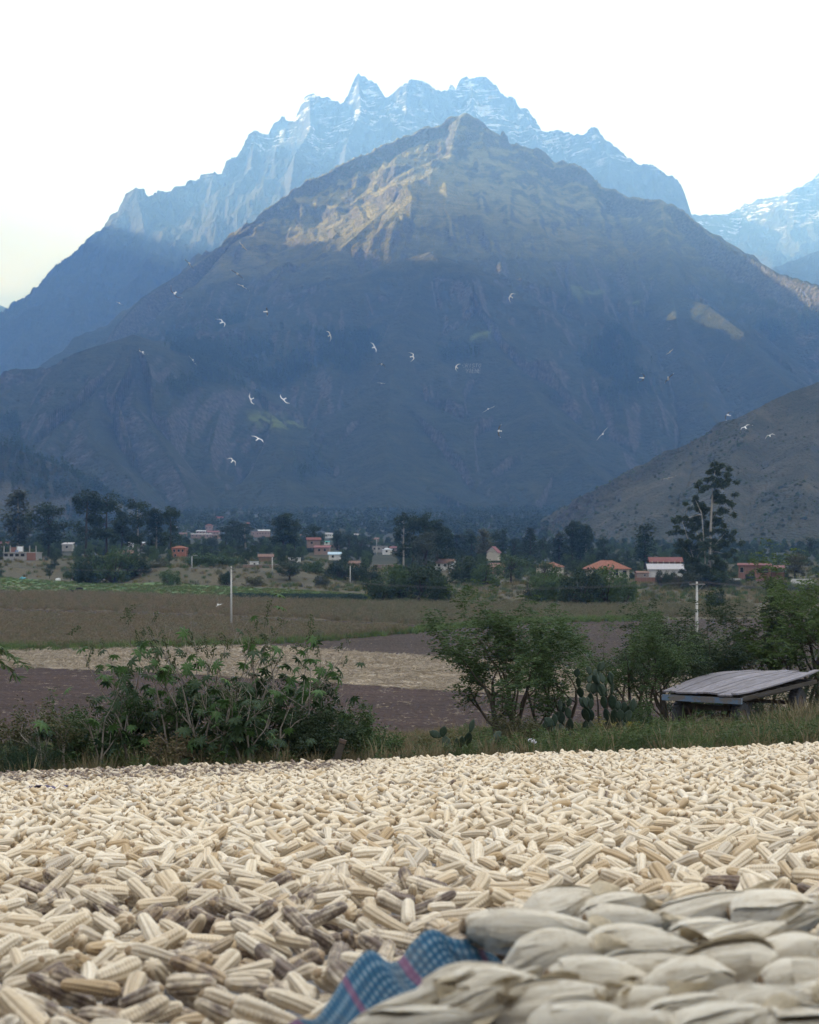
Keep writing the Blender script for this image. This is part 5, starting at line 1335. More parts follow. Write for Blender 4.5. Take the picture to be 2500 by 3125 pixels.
# bushes one by one
BS = [(1160,1752,345,90,'bush',31,'dark end of the big field bush'),(1215,1728,350,120,'bush',32,'middle of the big field bush, olive topped'),(1290,1722,348,130,'bush',33,'dark rounded crown of the big field bush'),(1345,1752,340,70,'bush',34,'low end of the big field bush'),
 (1775,1740,318,130,'bush',32,'large dark bush in front of the hip-roofed house'),(1850,1736,322,130,'bush',33,'rounded grey-green bush in front of the hip-roofed house'),(1905,1760,318,80,'bush',31,'shadowy end of the bush group before the white shed'),(1690,1745,330,120,'bush',34,'mid-green bush at the start of the bush group'),(1640,1765,335,70,'bush',31,'low bush beside the bush group'),
 (2043,1746,440,44,'bush',33,'small round bush in front of the white shed'),(2017,1742,450,34,'bush',32,'little dark bush against the white shed'),(2184,1799,300,64,'bush',34,'bush standing alone beside the pole'),(280,1690,480,110,'bush',31,'dark bush mass beside the terrace bank'),(350,1676,480,140,'bush',32,'tall dark bush mass on the terrace bank'),(415,1700,485,90,'bush',33,'dark bush at the end of the bush mass'),
 (470,1712,500,90,'bush',34,'grey bush below the orange brick house'),(520,1735,452,54,'bush',31,'small dark bush at the foot of the bank'),(690,1745,452,44,'bush',32,'small bush at the foot of the bank near the pole'),(775,1760,448,64,'bush',33,'low brown-green bush near the small round tree'),(985,1752,440,50,'bush',34,'low bush in the idle field'),
 (620,1690,520,90,'bush',33,'dark bush beyond the street lamp'),(680,1695,520,90,'bush',31,'dark bush beside the adobe wall'),(230,1725,500,60,'bush',34,'scrubby bush by the white tank'),(960,1712,500,70,'bush',32,'dark bush below the blue-roofed house'),(1040,1712,490,90,'bush',33,'dark bush by the far pole'),(1110,1715,480,80,'bush',31,'rounded bush above the idle field'),
 (1420,1705,470,110,'bush',33,'dark bush beside the brown-roofed house'),(1480,1715,450,90,'bush',34,'green bush below the gable roof'),(2110,1735,425,80,'bush',31,'dark bush at the foot of the tall eucalyptus'),(2170,1740,425,90,'bush',33,'dark bush crowding the tall eucalyptus'),(2230,1765,440,60,'bush',32,'grey bush beside the tall eucalyptus'),(2380,1782,420,80,'bush',34,'low hedge bush before the brick house'),(2310,1790,415,80,'bush',33,'low hedge bush under the brick house'),(2450,1785,400,90,'bush',31,'low hedge bush before the white wall'),(2290,1745,480,30,'bush',32,'shrub at the corner of the brick house'),(2075,1755,430,60,'bush',34,'bush between the white shed and the tall eucalyptus')]
for i, (px, top, d, w, k, s, lab) in enumerate(BS):
    lm = (GREEN_DK, GREEN_DK, GREEN_GY, GREEN_MD, OLIVE)[(i*7+s) % 5] if w < 110 else (GREEN_DK, GREEN_MD)[i % 2]
    plant(k, s, px, top, d, w, lab, lm)
# the masses of growth between the houses
BV = []
for s in (41, 42, 43):
    mb, q = far_tree('bush', s); mb.quads(q); BV.append(source('thicket', mb.mesh('thicket', (GREEN_DK, GREEN_MD, GREEN_GY)[s-41])))
for s in (44, 45):
    mb, q = far_tree('broad', s); mb.quads(q); BV.append(source('thicket', mb.mesh('thicket', (GREEN_DK, GREEN_MD)[s-44])))
n = 7500; y = 500*np.exp(rs.uniform(0, 1, n)**0.75*math.log(2250/500.0)); x = rs.uniform(-0.28, 0.28, n)*y
sc_ = rs.uniform(1.3, 2.9, n)[:, None]*(0.75+y/2200)[:, None]*np.array([1, 1, 1.0]); pk = rs.choice([0, 0, 1, 2, 3, 4], n); sc_ = np.where(pk[:, None] > 2, sc_*1.9, sc_)
cl = fbm(x/40, y/40, 3, 6) > 0.34-0.10*sstep(1200, 1600, y)
for (hx, hd, hw) in SIGHT:
    cl &= ~((np.abs(1250+x/y*5000-hx) < hw/2+5) & (y < hd+6) & (y > hd-420))
scatter('thicket', np.stack([x, y, gz(x, y)], 1)[cl], np.stack([0*x, 0*x, rs.uniform(0, 6.28, n)], 1)[cl], sc_[cl], BV, pk[cl], 'thickets and hedges between the village houses', 'thicket')
# woods on the mountain side, far off
X, Y, h, wood, PX, PY = MZ
w_ = (wood.ravel()**1.5)*(Y.ravel()/3500)**2; w_ = np.where((PX.ravel() > -60) & (PX.ravel() < 2560), w_, 0); pk = rs.choice(len(w_), 9000, p=w_/w_.sum())
px_ = X.ravel()[pk]+rs.normal(0, 7, 9000); py_ = Y.ravel()[pk]+rs.normal(0, 6, 9000); pz = h.ravel()[pk]-1
def pole_tree(seed, lm):
    r_ = np.random.RandomState(seed); mb = MB().tube([(0, 0, -.05), (0, 0, 0.95)], [0.02, 0.004], 3); z = r_.uniform(0.2, 1, 46)[:, None]; a = r_.uniform(0, 6.28, (46, 1)); r = 0.15*np.sqrt(r_.rand(46, 1))*(1.1-z*0.8)
    mb.quads(leaf_quads(np.concatenate([r*np.cos(a), r*np.sin(a), z], 1), r_, 0.16, 0.09, 0.2, .6)); return source('pole_tree', mb.mesh('pole_tree', lm))
PT = [pole_tree(i, GREEN_DK) for i in range(3)]
scatter('woods', np.stack([px_, py_, pz], 1), np.stack([0*px_, 0*px_, rs.uniform(0, 6.28, 9000)], 1), rs.uniform(11, 24, 9000)[:, None]*np.array([0.8, 0.8, 1.0]), PT, rs.randint(0, 3, 9000), 'dark eucalyptus woods on the mountain side', 'woods')
X, Y, h = EH; ok = np.flatnonzero((h.ravel() > fan_rise(Y.ravel())+3)); wt_ = np.clip(fbm(X.ravel()[ok]/45, Y.ravel()[ok]/45, 4, 61)-0.34, 0.02, 1)**2; pk = rs.choice(ok, 4200, p=wt_/wt_.sum())
scatter('hillside_scrub', np.stack([X.ravel()[pk]+rs.normal(0, 1, 4200), Y.ravel()[pk]+rs.normal(0, 1, 4200), h.ravel()[pk]-0.2], 1), np.stack([0*pk, 0*pk, rs.uniform(0, 6.28, 4200)], 1), 0.7+2.2*rs.rand(4200)**3, BV[:3], rs.randint(0, 3, 4200), 'low scrub dotted over the stony hill', 'scrub')
X, Y, h = DH; ok = np.flatnonzero((h.ravel() > fan_rise(Y.ravel())+2) & (fbm(X.ravel()/60, Y.ravel()/60, 3, 160) > 0.42)); pk = rs.choice(ok, 2200)
scatter('hillside_trees', np.stack([X.ravel()[pk]+rs.normal(0, 2, 2200), Y.ravel()[pk]+rs.normal(0, 2, 2200), h.ravel()[pk]-0.5], 1), np.stack([0*pk, 0*pk, rs.uniform(0, 6.28, 2200)], 1), rs.uniform(8, 17, 2200), PT, rs.randint(0, 3, 2200), 'dark trees over the low wooded hill', 'woods')
nt = 3200; ty = rs.uniform(1650, 3000, nt); tx = rs.uniform(-0.28, 0.20, nt)*ty
scatter('toe_trees', np.stack([tx, ty, fan_rise(ty)+1.0], 1), np.stack([0*tx, 0*tx, rs.uniform(0, 6.28, nt)], 1), rs.uniform(7, 16, nt)[:, None]*np.array([1.5, 1.5, 1.0]), PT, rs.randint(0, 3, nt), 'scattered dark trees along the foot of the mountain', 'woods')
# ---- the very tall eucalyptus with the bare white trunk
D0 = 430; base = gpt(2168, D0); root = empty('eucalyptus', base, 0, 'very tall eucalyptus with a bare pale trunk and ragged tufts beside the white shed', 'tree')
mb = MB(); rs2 = np.random.RandomState(4); Q = []
def loc(cx, cy, jy=0.0): p = at(1600+cx/1.917, 1350+cy/1.917, D0)-base; return np.array([p.x, jy, p.z])
main = [loc(1083, 880), loc(1086, 640), loc(1092, 480), loc(1098, 360), loc(1104, 260), loc(1118, 150)]
mb.tube([tuple(p) for p in main], [0.42, 0.34, 0.28, 0.22, 0.15, 0.05], 8)
tr2 = [loc(1060, 880, 1), loc(1000, 700, 1), loc(960, 560, 1), loc(925, 450, 1)]; mb.tube([tuple(p) for p in tr2], [0.18, 0.13, 0.09, 0.03], 6)
tr3 = [loc(1065, 880, -1), loc(1050, 620, -1), loc(1035, 420, -1), loc(1000, 340, -1)]; mb.tube([tuple(p) for p in tr3], [0.16, 0.12, 0.08, 0.03], 6)
CL = [(1130,150,46),(1120,200,55),(1190,215,34),(1070,245,36),(1130,262,45),(1180,335,42),(1140,325,40),(1125,405,45),(1150,455,45),(1115,485,36),(1185,530,45),(1145,585,50),(1175,625,40),(1000,345,32),(1030,392,34),(1045,432,32),(925,460,32),(930,520,40),(992,490,34),(960,575,44),(1015,560,40),(915,600,28),(960,645,46),(1040,620,48),(1000,700,62),(1060,720,62),(1130,690,60),(1180,655,36),(1050,795,66),(1120,785,62),(965,765,44),(1090,850,60)]
for i, (cx, cy, r) in enumerate(CL):
    c = loc(cx, cy, rs2.normal(0, 1.6)); rr = r/1.917/5000*D0; n = int(420*max(1, rr/2.0))
    tr = main if cx > 1062 else (tr2 if i % 2 else tr3); j = min(range(len(tr)), key=lambda k: abs(tr[k][2]-c[2]+1.5)); 
    mb.tube([tuple(tr[j]), tuple((tr[j]+c)/2+np.array([0, 0, 0.3])), tuple(c)], [0.09, 0.06, 0.02], 4)
    for s in range(7):
        cc_ = c+rs2.normal(size=3)*rr*np.array([.8, .8, .5]); p = unit(rs2.normal(size=(n//3, 3)))*(rs2.rand(n//3, 1)**.5)*rr*0.42; Q.append(leaf_quads(cc_+p*np.array([1, 1, .8]), rs2, 0.75, 0.24, 0.7))
finish(root, mb, BARK_PALE, np.concatenate(Q), leaf_mat('eucalyptus_tufts', (0.026, 0.045, 0.022), (0.070, 0.098, 0.045)))
# =================================================================== BUILDINGS
BRICK = Mat('red_brick'); b_ = BRICK.n('ShaderNodeTexBrick'); b_.inputs['Scale'].default_value = 2.2; b_.inputs['Color1'].default_value = (0.24, 0.115, 0.085, 1); b_.inputs['Color2'].default_value = (0.17, 0.085, 0.065, 1); b_.inputs['Mortar'].default_value = (0.24, 0.19, 0.165, 1); b_.inputs['Mortar Size'].default_value = 0.03
BRICK.l(BRICK.coord('Object', (1, 1, 1)), b_.inputs['Vector']); BRICK.color(b_.outputs['Color']); BRICK = BRICK.m
ORANGE_BRICK = plain('orange_brick', (0.28, 0.115, 0.075), 0.18, 3)
WHITEW = plain('white_plaster', (0.56, 0.55, 0.53), 0.2, 1.5); CREAMW = plain('cream_plaster', (0.44, 0.40, 0.33), 0.12, 1.5); PINKW = plain('pinkish_plaster', (0.25, 0.18, 0.16), 0.2, 1.5); ADOBE = plain('adobe_earth', (0.22, 0.155, 0.115), 0.2, 1.5); CONC = plain('raw_concrete', (0.30, 0.29, 0.275), 0.2, 1.5)
def tile_mat(name, c, f=9.0):
    m = Mat(name); v = m.coord('Object'); s = m.n('ShaderNodeSeparateXYZ'); m.l(v, s.inputs[0]); wv = m.math('SINE', m.math('MULTIPLY', s.outputs[0], f*2)); n = m.noise(v, 2.5, 5, .7)
    m.color(m.ramp(n, [(0.25, tuple(k*0.55 for k in c)), (0.75, tuple(min(1, k*1.3) for k in c))])).rough(0.8); m.bump(wv, 0.7, 0.08); return m.m
TILE_O = tile_mat('orange_clay_tiles', (0.27, 0.11, 0.07)); TILE_R = tile_mat('dark_red_tiles', (0.19, 0.07, 0.065)); TILE_B = tile_mat('brown_clay_tiles', (0.20, 0.12, 0.09)); TIN = tile_mat('grey_corrugated_tin', (0.42, 0.40, 0.42)); TIN_W = tile_mat('white_tin_sheet', (0.52, 0.54, 0.58)); TIN_R = tile_mat('pinkish_red_tin', (0.24, 0.10, 0.105)); TIN_B = tile_mat('pale_blue_tin', (0.42, 0.55, 0.66)); TEAL = tile_mat('teal_tin', (0.08, 0.40, 0.38))
GLASS = Mat('dark_window_glass'); GLASS.color((0.015, 0.018, 0.022)).rough(0.12); GLASS.p.inputs['Specular IOR Level'].default_value = 0.5; GLASS = GLASS.m
FRAME = plain('window_frame_paint', (0.34, 0.31, 0.28), 0.2, 5)
def roof_mesh(kind, w, d, h, ov=0.45, th=0.14, rise=1.4):
    a, b = w/2+ov, d/2+ov; mb = MB()
    if kind == 'gable':      # ridge along x
        t = [(-a, -b, h-rise*ov/b), (a, -b, h-rise*ov/b), (a, 0, h+rise), (-a, 0, h+rise), (-a, b, h-rise*ov/b), (a, b, h-rise*ov/b)]
        V = t+[(x, y, z-th) for x, y, z in t]
        mb.add(V, [(0, 1, 2, 3), (3, 2, 5, 4), (7, 6, 9, 8), (8, 9, 10, 11), (0, 6, 7, 1), (4, 5, 11, 10), (0, 3, 9, 6), (3, 4, 10, 9), (1, 7, 8, 2), (2, 8, 11, 5)])
    elif kind == 'hip':
        k = max(0.2, a-b); t = [(-a, -b, h-0.15), (a, -b, h-0.15), (a, b, h-0.15), (-a, b, h-0.15), (-k, 0, h+rise), (k, 0, h+rise)]
        mb.add(t+[(x, y, z-th) for x, y, z in t[:4]], [(0, 1, 5, 4), (2, 3, 4, 5), (1, 2, 5), (3, 0, 4), (0, 6, 7, 1), (1, 7, 8, 2), (2, 8, 9, 3), (3, 9, 6, 0), (9, 8, 7, 6)])
    elif kind == 'shed':     # falls towards the front
        t = [(-a, -b, h), (a, -b, h), (a, b, h+rise), (-a, b, h+rise)]
        mb.add(t+[(x, y, z-th) for x, y, z in t], [(0, 1, 2, 3), (7, 6, 5, 4), (0, 4, 5, 1), (1, 5, 6, 2), (2, 6, 7, 3), (3, 7, 4, 0)])
    else: mb.box((0, 0, h+th/2), (2*a, 2*b, th*1.5))
    return mb
def house(name, px, d, w, dep, h, rz, wall, roofk, roofm, wins, label, rise=1.4, door=None, ov=0.45, group=None, cat='house', sink=0.3, zoff=0.0):
    p = gpt(px, d); p.z += zoff
    root = empty(name, p, rz, label, cat, group)
    wl = MB().box((0, 0, (h-sink)/2-sink/2), (w, dep, h+sink)).build('wall', wall, root)
    if roofk == 'gable':     # gable ends
        MB().add([(s*w/2*0.999, y, z) for s in (-1, 1) for (y, z) in ((-dep/2, h), (dep/2, h), (0, h+rise*0.97))], [(0, 1, 2), (5, 4, 3), (0, 2, 5, 3), (2, 1, 4, 5)]).build('gable', wall, root)
    roof_mesh(roofk, w, dep, h, ov, 0.14, rise).build('roof', roofm, root)
    for (fx, fz, ww, wh) in wins:
        f = MB().box((fx, -dep/2-0.02, fz), (ww+0.16, 0.05, wh+0.16)).build('window', FRAME, root); MB().box((fx, -dep/2-0.05, fz), (ww, 0.03, wh)).build('pane', GLASS, f)
    if door: MB().box((door, -dep/2-0.03, 1.0), (0.95, 0.05, 2.0)).build('door', plain('plank_door', (0.10, 0.07, 0.05), 0.2, 5), root)
    return root
# --- to the right
r = house('brick_house', 2303, 505, 9.6, 7.0, 4.9, R(-12), BRICK, 'shed', TILE_R, [(-3.8, 3.4, 1.0, 1.5), (1.2, 3.2, 0.9, 1.2), (-0.3, 1.2, 0.8, 0.9)], 'two-storey brick house with a dark red roof and a lean-to beside it', 0.5, door=-2.2)
MB().box((6.9, -1.0, 4.4), (4.4, 6.0, 0.12), (R(6), 0, 0)).build('lean_to_roof', TIN_R, r)
for x_ in (5.0, 8.9): MB().box((x_, -3.7, 1.9), (0.18, 0.18, 4.2)).build('post', BARK_DK, r)
MB().box((7.0, 1.0, 1.2), (4.2, 3.0, 2.8)).build('lean_to_wall', BRICK, r)
MB().box((3.0, -3.58, 3.3), (2.2, 0.2, 1.7)).build('shuttered_opening', plain('dark_brown_board', (0.05, 0.04, 0.035), 0.2, 4), r)  # dark brown panel on the upper front wall
house('villa', 1851, 520, 12.6, 9.0, 2.9, R(6), CREAMW, 'hip', TILE_O, [(-4.6, 1.6, 1.3, 1.5), (-1.6, 1.6, 1.6, 1.7), (2.0, 1.6, 1.4, 1.6), (4.8, 1.5, 1.2, 1.4)], 'cream villa under a wide orange hip roof', 2.5, door=0.3, ov=0.7, zoff=0.7)
r = house('shed', 2043, 497, 12.6, 8.0, 3.4, R(-6), WHITEW, 'shed', TIN, [], 'long white shed with a grey corrugated roof', 1.5, ov=0.5, cat='shed', zoff=0.4)
for k in range(9): MB().box((-5.9+k*1.47, -4.03, 1.6), (0.07, 0.06, 3.2)).build('wall_rib', TIN_W, r)
MB().box((6.33, -0.5, 2.3), (0.08, 5.4, 1.7)).build('side_shutter', plain('dark_shutter', (0.03, 0.03, 0.035), 0.1), r)
r = house('long_building', 2030, 540, 10.0, 7.0, 3.6, R(-3), ADOBE, 'gable', TILE_R, [], 'long dark-red roofed gallery building behind the white shed', 1.3, ov=0.6, cat='building', zoff=1.8)
for k in range(6): MB().box((-4.6+k*1.84, -4.0, 1.8), (0.22, 0.22, 3.6)).build('column', CREAMW, r)
house('brick_hut', 1959, 493, 3.6, 3.2, 2.2, R(3), BRICK, 'gable', TILE_B, [(0.6, 1.4, 0.5, 0.5)], 'tiny brick hut beside the white shed', 0.5, ov=0.2, cat='hut', zoff=0.6)
def wall_run(name, px0, px1, d, h, mat, label, t=0.3):
    a, b = gpt(px0, d), gpt(px1, d); L = (b-a).length; o = empty(name, (a+b)/2, math.atan2(b.y-a.y, b.x-a.x), label, 'wall')
    MB().box((0, 0, h/2-0.2), (L, t, h+0.4)).build('wall_body', mat, o); MB().box((0, 0, h+0.04), (L+0.1, t+0.12, 0.08)).build('coping', CONC, o)
    for k in range(int(L/3.5)+1): MB().box((-L/2+min(k*3.5, L-0.2)+0.1, -t/2-0.05, h/2), (0.35, 0.12, h)).build('pier', mat, o)
wall_run('brick_wall', 1938, 2086, 478, 1.7, BRICK, 'low brick wall in front of the white shed')
wall_run('white_wall', 2414, 2482, 470, 1.5, WHITEW, 'low white wall beside the brick house lean-to')
wall_run('white_wall', 2215, 2262, 500, 0.8, WHITEW, 'low white wall between the tall eucalyptus and the brick house')
wall_run('adobe_wall', 742, 850, 497, 1.0, ADOBE, 'long low adobe wall below the little white house')
wall_run('field_wall', 1142, 1262, 640, 1.5, ADOBE, 'long field wall behind the big field bush')
house('cottage', 1678, 560, 8.2, 5.5, 1.9, R(8), CREAMW, 'hip', TILE_O, [(-2, 1.1, .8, .8)], 'low house with an orange hip roof half hidden by trees', 1.3, zoff=1.0)
# --- middle
house('cottage', 1361, 600, 6.6, 5.0, 2.4, R(-20), WHITEW, 'gable', TILE_B, [(-1.8, 1.4, 0.8, 0.9), (0.6, 1.4, 0.8, 0.9)], 'white cottage with a brown gable roof beside the eucalyptus clump', 1.3, door=2.0, zoff=0.6)
house('cottage', 1512, 560, 5.0, 4.4, 2.2, R(10), ADOBE, 'gable', TILE_B, [(0.3, 1.3, 0.8, 0.8)], 'adobe cottage with a dull brown roof among the bushes', 1.2, zoff=0.6)
house('cottage', 1506, 690, 3.4, 5.0, 3.2, R(65), CREAMW, 'gable', TIN_R, [], 'house showing a steep pinkish gable roof above the trees', 2.3, zoff=2.4)
house('house', 957, 720, 5.6, 5.0, 3.2, R(8), PINKW, 'gable', TILE_R, [(-1, 1.7, .9, 1)], 'pinkish house with a brick-red gable roof above the blue-roofed one', 0.9, zoff=3.2)
house('house', 984, 690, 6.2, 5.0, 2.6, R(-5), PINKW, 'shed', TIN_R, [(-1, 1.5, .9, 1), (1.4, 1.5, .9, 1)], 'house with a pale red sheet roof beside the blue-roofed one', 0.8, zoff=1.2)
house('house', 1022, 660, 4.8, 4.5, 2.0, R(3), WHITEW, 'shed', TIN_B, [(-0.8, 1.1, .8, .8)], 'white house with a pale blue sheet roof', 0.9, zoff=0.6)
house('hut', 1080, 610, 4.2, 3.6, 1.6, R(0), ADOBE, 'gable', TILE_B, [], 'low adobe hut with a brown roof by the far pole', 0.8, cat='hut', zoff=0.4)
house('shed', 899, 560, 4.0, 3.0, 1.3, R(0), WHITEW, 'flat', TIN_W, [], 'small flat white shed under the eucalyptus pair', 0.2, ov=0.15, cat='shed', zoff=0.3)
house('hut', 812, 570, 4.8, 4.0, 1.8, R(4), ADOBE, 'gable', TILE_B, [], 'grey-brown hut behind the little white house', 0.8, cat='hut')
house('white_house', 776, 515, 2.5, 2.4, 1.5, R(0), WHITEW, 'flat', TIN_W, [(0.2, 0.9, 0.5, 0.5)], 'little white box house on the adobe wall', 0.1, ov=0.05)
house('orange_house', 549, 640, 5.4, 4.4, 4.0, R(-8), ORANGE_BRICK, 'hip', TILE_O, [(-1.6, 2.8, 0.8, 0.9), (0.2, 2.8, 0.8, 0.9), (1.8, 2.8, 0.7, 0.9), (-1.2, 1.0, 0.8, 0.9)], 'orange brick house with a row of upper windows beside the eucalyptus row', 0.7, ov=0.3)
house('barn', 381, 610, 6.0, 4.0, 1.6, R(0), ADOBE, 'gable', TILE_B, [], 'long barn with a reddish-brown roof behind the dark bush mass', 0.9, cat='barn', zoff=0.6)
# the unfinished building
p = gpt(70, 585); r = empty('unfinished_building', p, R(-4), 'unfinished concrete building with bare columns on its upper floor', 'building')
MB().box((0, 0, 1.1), (11.8, 7, 2.8)).build('wall', CONC, r); MB().box((0, 0, 2.62), (12.4, 7.6, 0.24)).build('slab', CONC, r); MB().box((4.2, -0.3, 1.3), (3.2, 7.2, 2.7)).build('brick_bay', BRICK, r)
for k in range(6): MB().box((-5.8+k*2.32, -3.3, 3.9), (0.3, 0.3, 2.4)).build('column', CONC, r)
for k in range(4): MB().box((-5.0+k*2.0, -3.53, 1.75), (1.3, 0.05, 0.9)).build('opening_shade', plain('opening_shade_black', (0.02, 0.02, 0.02), 0.1), r)  # near-black panels: the shade inside the windows is put into their colour
MB().box((-3.2, 1.5, 3.6), (4.2, 0.2, 1.8)).build('brick_partition', BRICK, r)
t_ = MB().box((-0.6, -1.0, 3.9), (2.0, 1.4, 1.8)).box((-1.6, -1.6, 3.2), (0.9, 0.5, 0.9), (0, 0.3, 0), 1).build('water_tank_cover', [plain('white_sheet', (0.75, 0.76, 0.78), 0.08), plain('blue_sheet', (0.08, 0.22, 0.45), 0.1)], r)
p = gpt(178, 500); o = MB().tube([(0, 0, -0.1), (0, 0, 0.1), (0, 0, 0.9), (0, 0, 1.05)], [0.75, 0.8, 0.8, 0.4], 14).build('water_tank', plain('white_plastic', (0.66, 0.67, 0.68), 0.08), None, True, p); o.scale = (1, 1, 0.9); tag(o, 'squat white tank at the edge of the green field', 'tank')
MB().tube([(0, 0, 1.0), (0, 0, 1.16)], [0.3, 0.26], 10).build('lid', plain('tank_lid', (0.3, 0.31, 0.33), .1), o)
p = gpt(70, 525); mb = MB(); rs3 = np.random.RandomState(5)
for k in range(7): mb.tube([(rs3.uniform(-.9, .9), rs3.uniform(-.3, .3), 0), (rs3.uniform(-.9, .9), rs3.uniform(-.3, .3), rs3.uniform(.3, .8))], [0.5, 0.25], 7)
tag(mb.build('tarp_heap', plain('turquoise_tarp', (0.12, 0.34, 0.42), 0.3, 2), None, True, p), 'crumpled turquoise tarpaulin heap below the unfinished building', 'tarpaulin')
# --- the village on the toe of the mountain
VL = [(639,1300,20,14,'brick-red tower-like house highest in its row',4.6,PINKW,'hip',TILE_R,1.2),(652,1220,36,9,'long house with a brick-red roof below the tower-like one',2.4,PINKW,'gable',TIN_R,0.9),(614,1230,28,10,'house with a pale tin roof beside the long red-roofed one',2.6,PINKW,'shed',TIN_W,0.7),
 (600,1130,34,12,'mud-brick house with grey roof in the dense lower row',2.8,ADOBE,'shed',TIN,0.6),(632,1110,30,12,'pink house with a grey roof in the dense lower row',3.0,PINKW,'shed',TIN,0.6),(658,1080,26,13,'pink house with a flat roof at the end of the dense lower row',3.0,PINKW,'flat',TIN,0.3),(668,1560,26,10,'house with a brown-red roof standing alone above the village',3.2,PINKW,'gable',TILE_R,1.4),
 (780,1180,24,18,'unplastered block house beside the white-roofed one',4.2,PINKW,'flat',CONC,0.3),(806,1190,36,16,'tall pink house under a bright white tin roof',4.4,PINKW,'shed',TIN_W,1.0),(759,1420,12,10,'small house with an orange roof high beside the trees',2.4,PINKW,'gable',TILE_O,0.9),(1004,1150,22,10,'white house under a grey roof behind the rounded tree',3.0,WHITEW,'gable',TIN,0.9),(998,1000,16,5,'shed with a teal roof',1.4,WHITEW,'shed',TEAL,0.4),
 (1026,860,18,8,'brick cube house with an orange-red top',2.2,PINKW,'flat',TIN_R,0.3),(1160,960,42,14,'concrete-framed house with dark openings',3.2,CONC,'flat',CONC,0.4),(1182,900,26,13,'white house with a row of arches',2.6,WHITEW,'hip',TIN_W,0.7),(1145,1010,24,12,'brown house beside the concrete-framed one',2.8,ADOBE,'gable',TILE_B,0.9),(1200,980,20,9,'pink-walled cottage at the end of the village',2.2,PINKW,'gable',TILE_R,0.8),
 (560,1180,24,9,'mud-brick house behind the eucalyptus row',2.6,ADOBE,'gable',TILE_B,0.9),(536,1330,20,8,'small pale house behind the eucalyptus row',2.4,WHITEW,'shed',TIN,0.6),(208,760,30,12,'grey house seen between the dark trees',2.8,CONC,'shed',TIN,0.8),(10,800,40,10,'house with a red roof at the end of the valley road',2.6,PINKW,'gable',TILE_R,1.0),(400,760,16,12,'white-fronted house glimpsed through the eucalyptus row',3.0,WHITEW,'gable',TIN_W,0.8),
 (430,820,20,10,'pale tin-roofed house glimpsed through the eucalyptus row',2.6,PINKW,'shed',TIN_W,0.6),(915,1060,26,9,'brown-roofed house behind the eucalyptus pair',2.6,ADOBE,'gable',TILE_B,0.9),(870,1200,20,9,'grey tin-roofed house above the eucalyptus pair',2.6,PINKW,'shed',TIN,0.6),(720,1050,18,8,'pink cottage between the narrow trees',2.4,PINKW,'gable',TILE_R,0.8),(1085,1150,20,9,'pale cottage above the far pole',2.4,CREAMW,'gable',TIN,0.8),(1250,1040,16,7,'small tin-roofed cottage behind the eucalyptus clump',2.2,PINKW,'shed',TIN,0.6)]
for i, (px, d, wp, hp, lab, hh, wm, rk, rm, rise) in enumerate(VL):
    if d > 1000: d *= 1.28
    hh *= max(1.0, d/1250)
    w = wp/5000*d; n = max(1, int(w/2.6)); wn = [(-w/2+w*(k+0.5)/n, hh*0.55, 0.9, 1.0) for k in range(n)]
    house('village_house', px, d, w, 5.0, hh, R((i*37) % 30-15), wm, rk, rm, wn, lab, rise, ov=0.3, zoff=1.0+(hp/5000*d-hh)*0.5 if hp/5000*d > hh else 1.0)

# =================================================================== POLES AND WIRES
POLEC = plain('pale_concrete_pole', (0.46, 0.45, 0.43), 0.12, 1.5)
def pole(px, d, h, label, arm=1.6, rz=0.0, lamp=False, name='utility_pole'):
    p = gpt(px, d); r = empty(name, p, rz, label, 'pole')
    MB().tube([(0, 0, -0.3), (0, 0, h*0.5), (0, 0, h)], [(0.17 if h < 15 else 0.10), 0.14 if h < 15 else 0.08, 0.10 if h < 15 else 0.05], 10).build('shaft', POLEC, r, True)
    if lamp:
        MB().tube([(0, 0, h-0.1), (0.4, -0.1, h+0.25), (1.1, -0.2, h+0.3)], 0.05, 6).build('lamp_arm', POLEC, r); MB().box((1.35, -0.22, h+0.28), (0.6, 0.22, 0.12)).build('lamp_head', plain('grey_lamp', (0.5, 0.5, 0.52)), r)
    elif arm:
        MB().box((0, -0.14, h-0.25), (arm, 0.12, 0.12)).build('crossarm', plain('steel_crossarm', (0.22, 0.21, 0.20)), r)
        for s in (-1, 1): MB().tube([(s*0.05, -0.13, h-0.95), (s*arm*0.42, -0.13, h-0.31)], 0.025, 5).build('brace', plain('steel_brace', (0.22, 0.21, 0.20)), r)
        for x_ in (-arm*0.45, 0.14*arm, arm*0.45): MB().tube([(x_, -0.14, h-0.19), (x_, -0.14, h-0.05), (x_, -0.14, h+0.02)], [0.03, 0.06, 0.03], 7).build('insulator', plain('brown_insulator', (0.10, 0.06, 0.045)), r)
    return r, p
pl, p1 = pole(706, 240, 9.1, 'pale concrete utility pole with a crossarm standing in the dry maize')
pr_, p2 = pole(2127, 159, 9.1, 'concrete utility pole rising from behind the thorn trees', 1.5)
pole(586, 488, 3.6, 'street lamp on a pale post above the terrace bank', 0, 0, True, 'street_lamp')
for px, d, h, lab in ((831, 470, 4.9, 'thin bare pole beside the small round tree'), (1069, 470, 5.2, 'thin bare pole in front of the brown-roofed hut'), (1372, 560, 3.6, 'short bare post by the white cottage'), (1150, 900, 9.0, 'distant thin pole among the village roofs')): pole(px, d, h, lab, 0)
WIRE = plain('grey_cable', (0.13, 0.13, 0.14))
far_l = Vector((-96, 330, gz1(-96, 330))); far_r2 = Vector((70, 118, gz1(70, 118)))
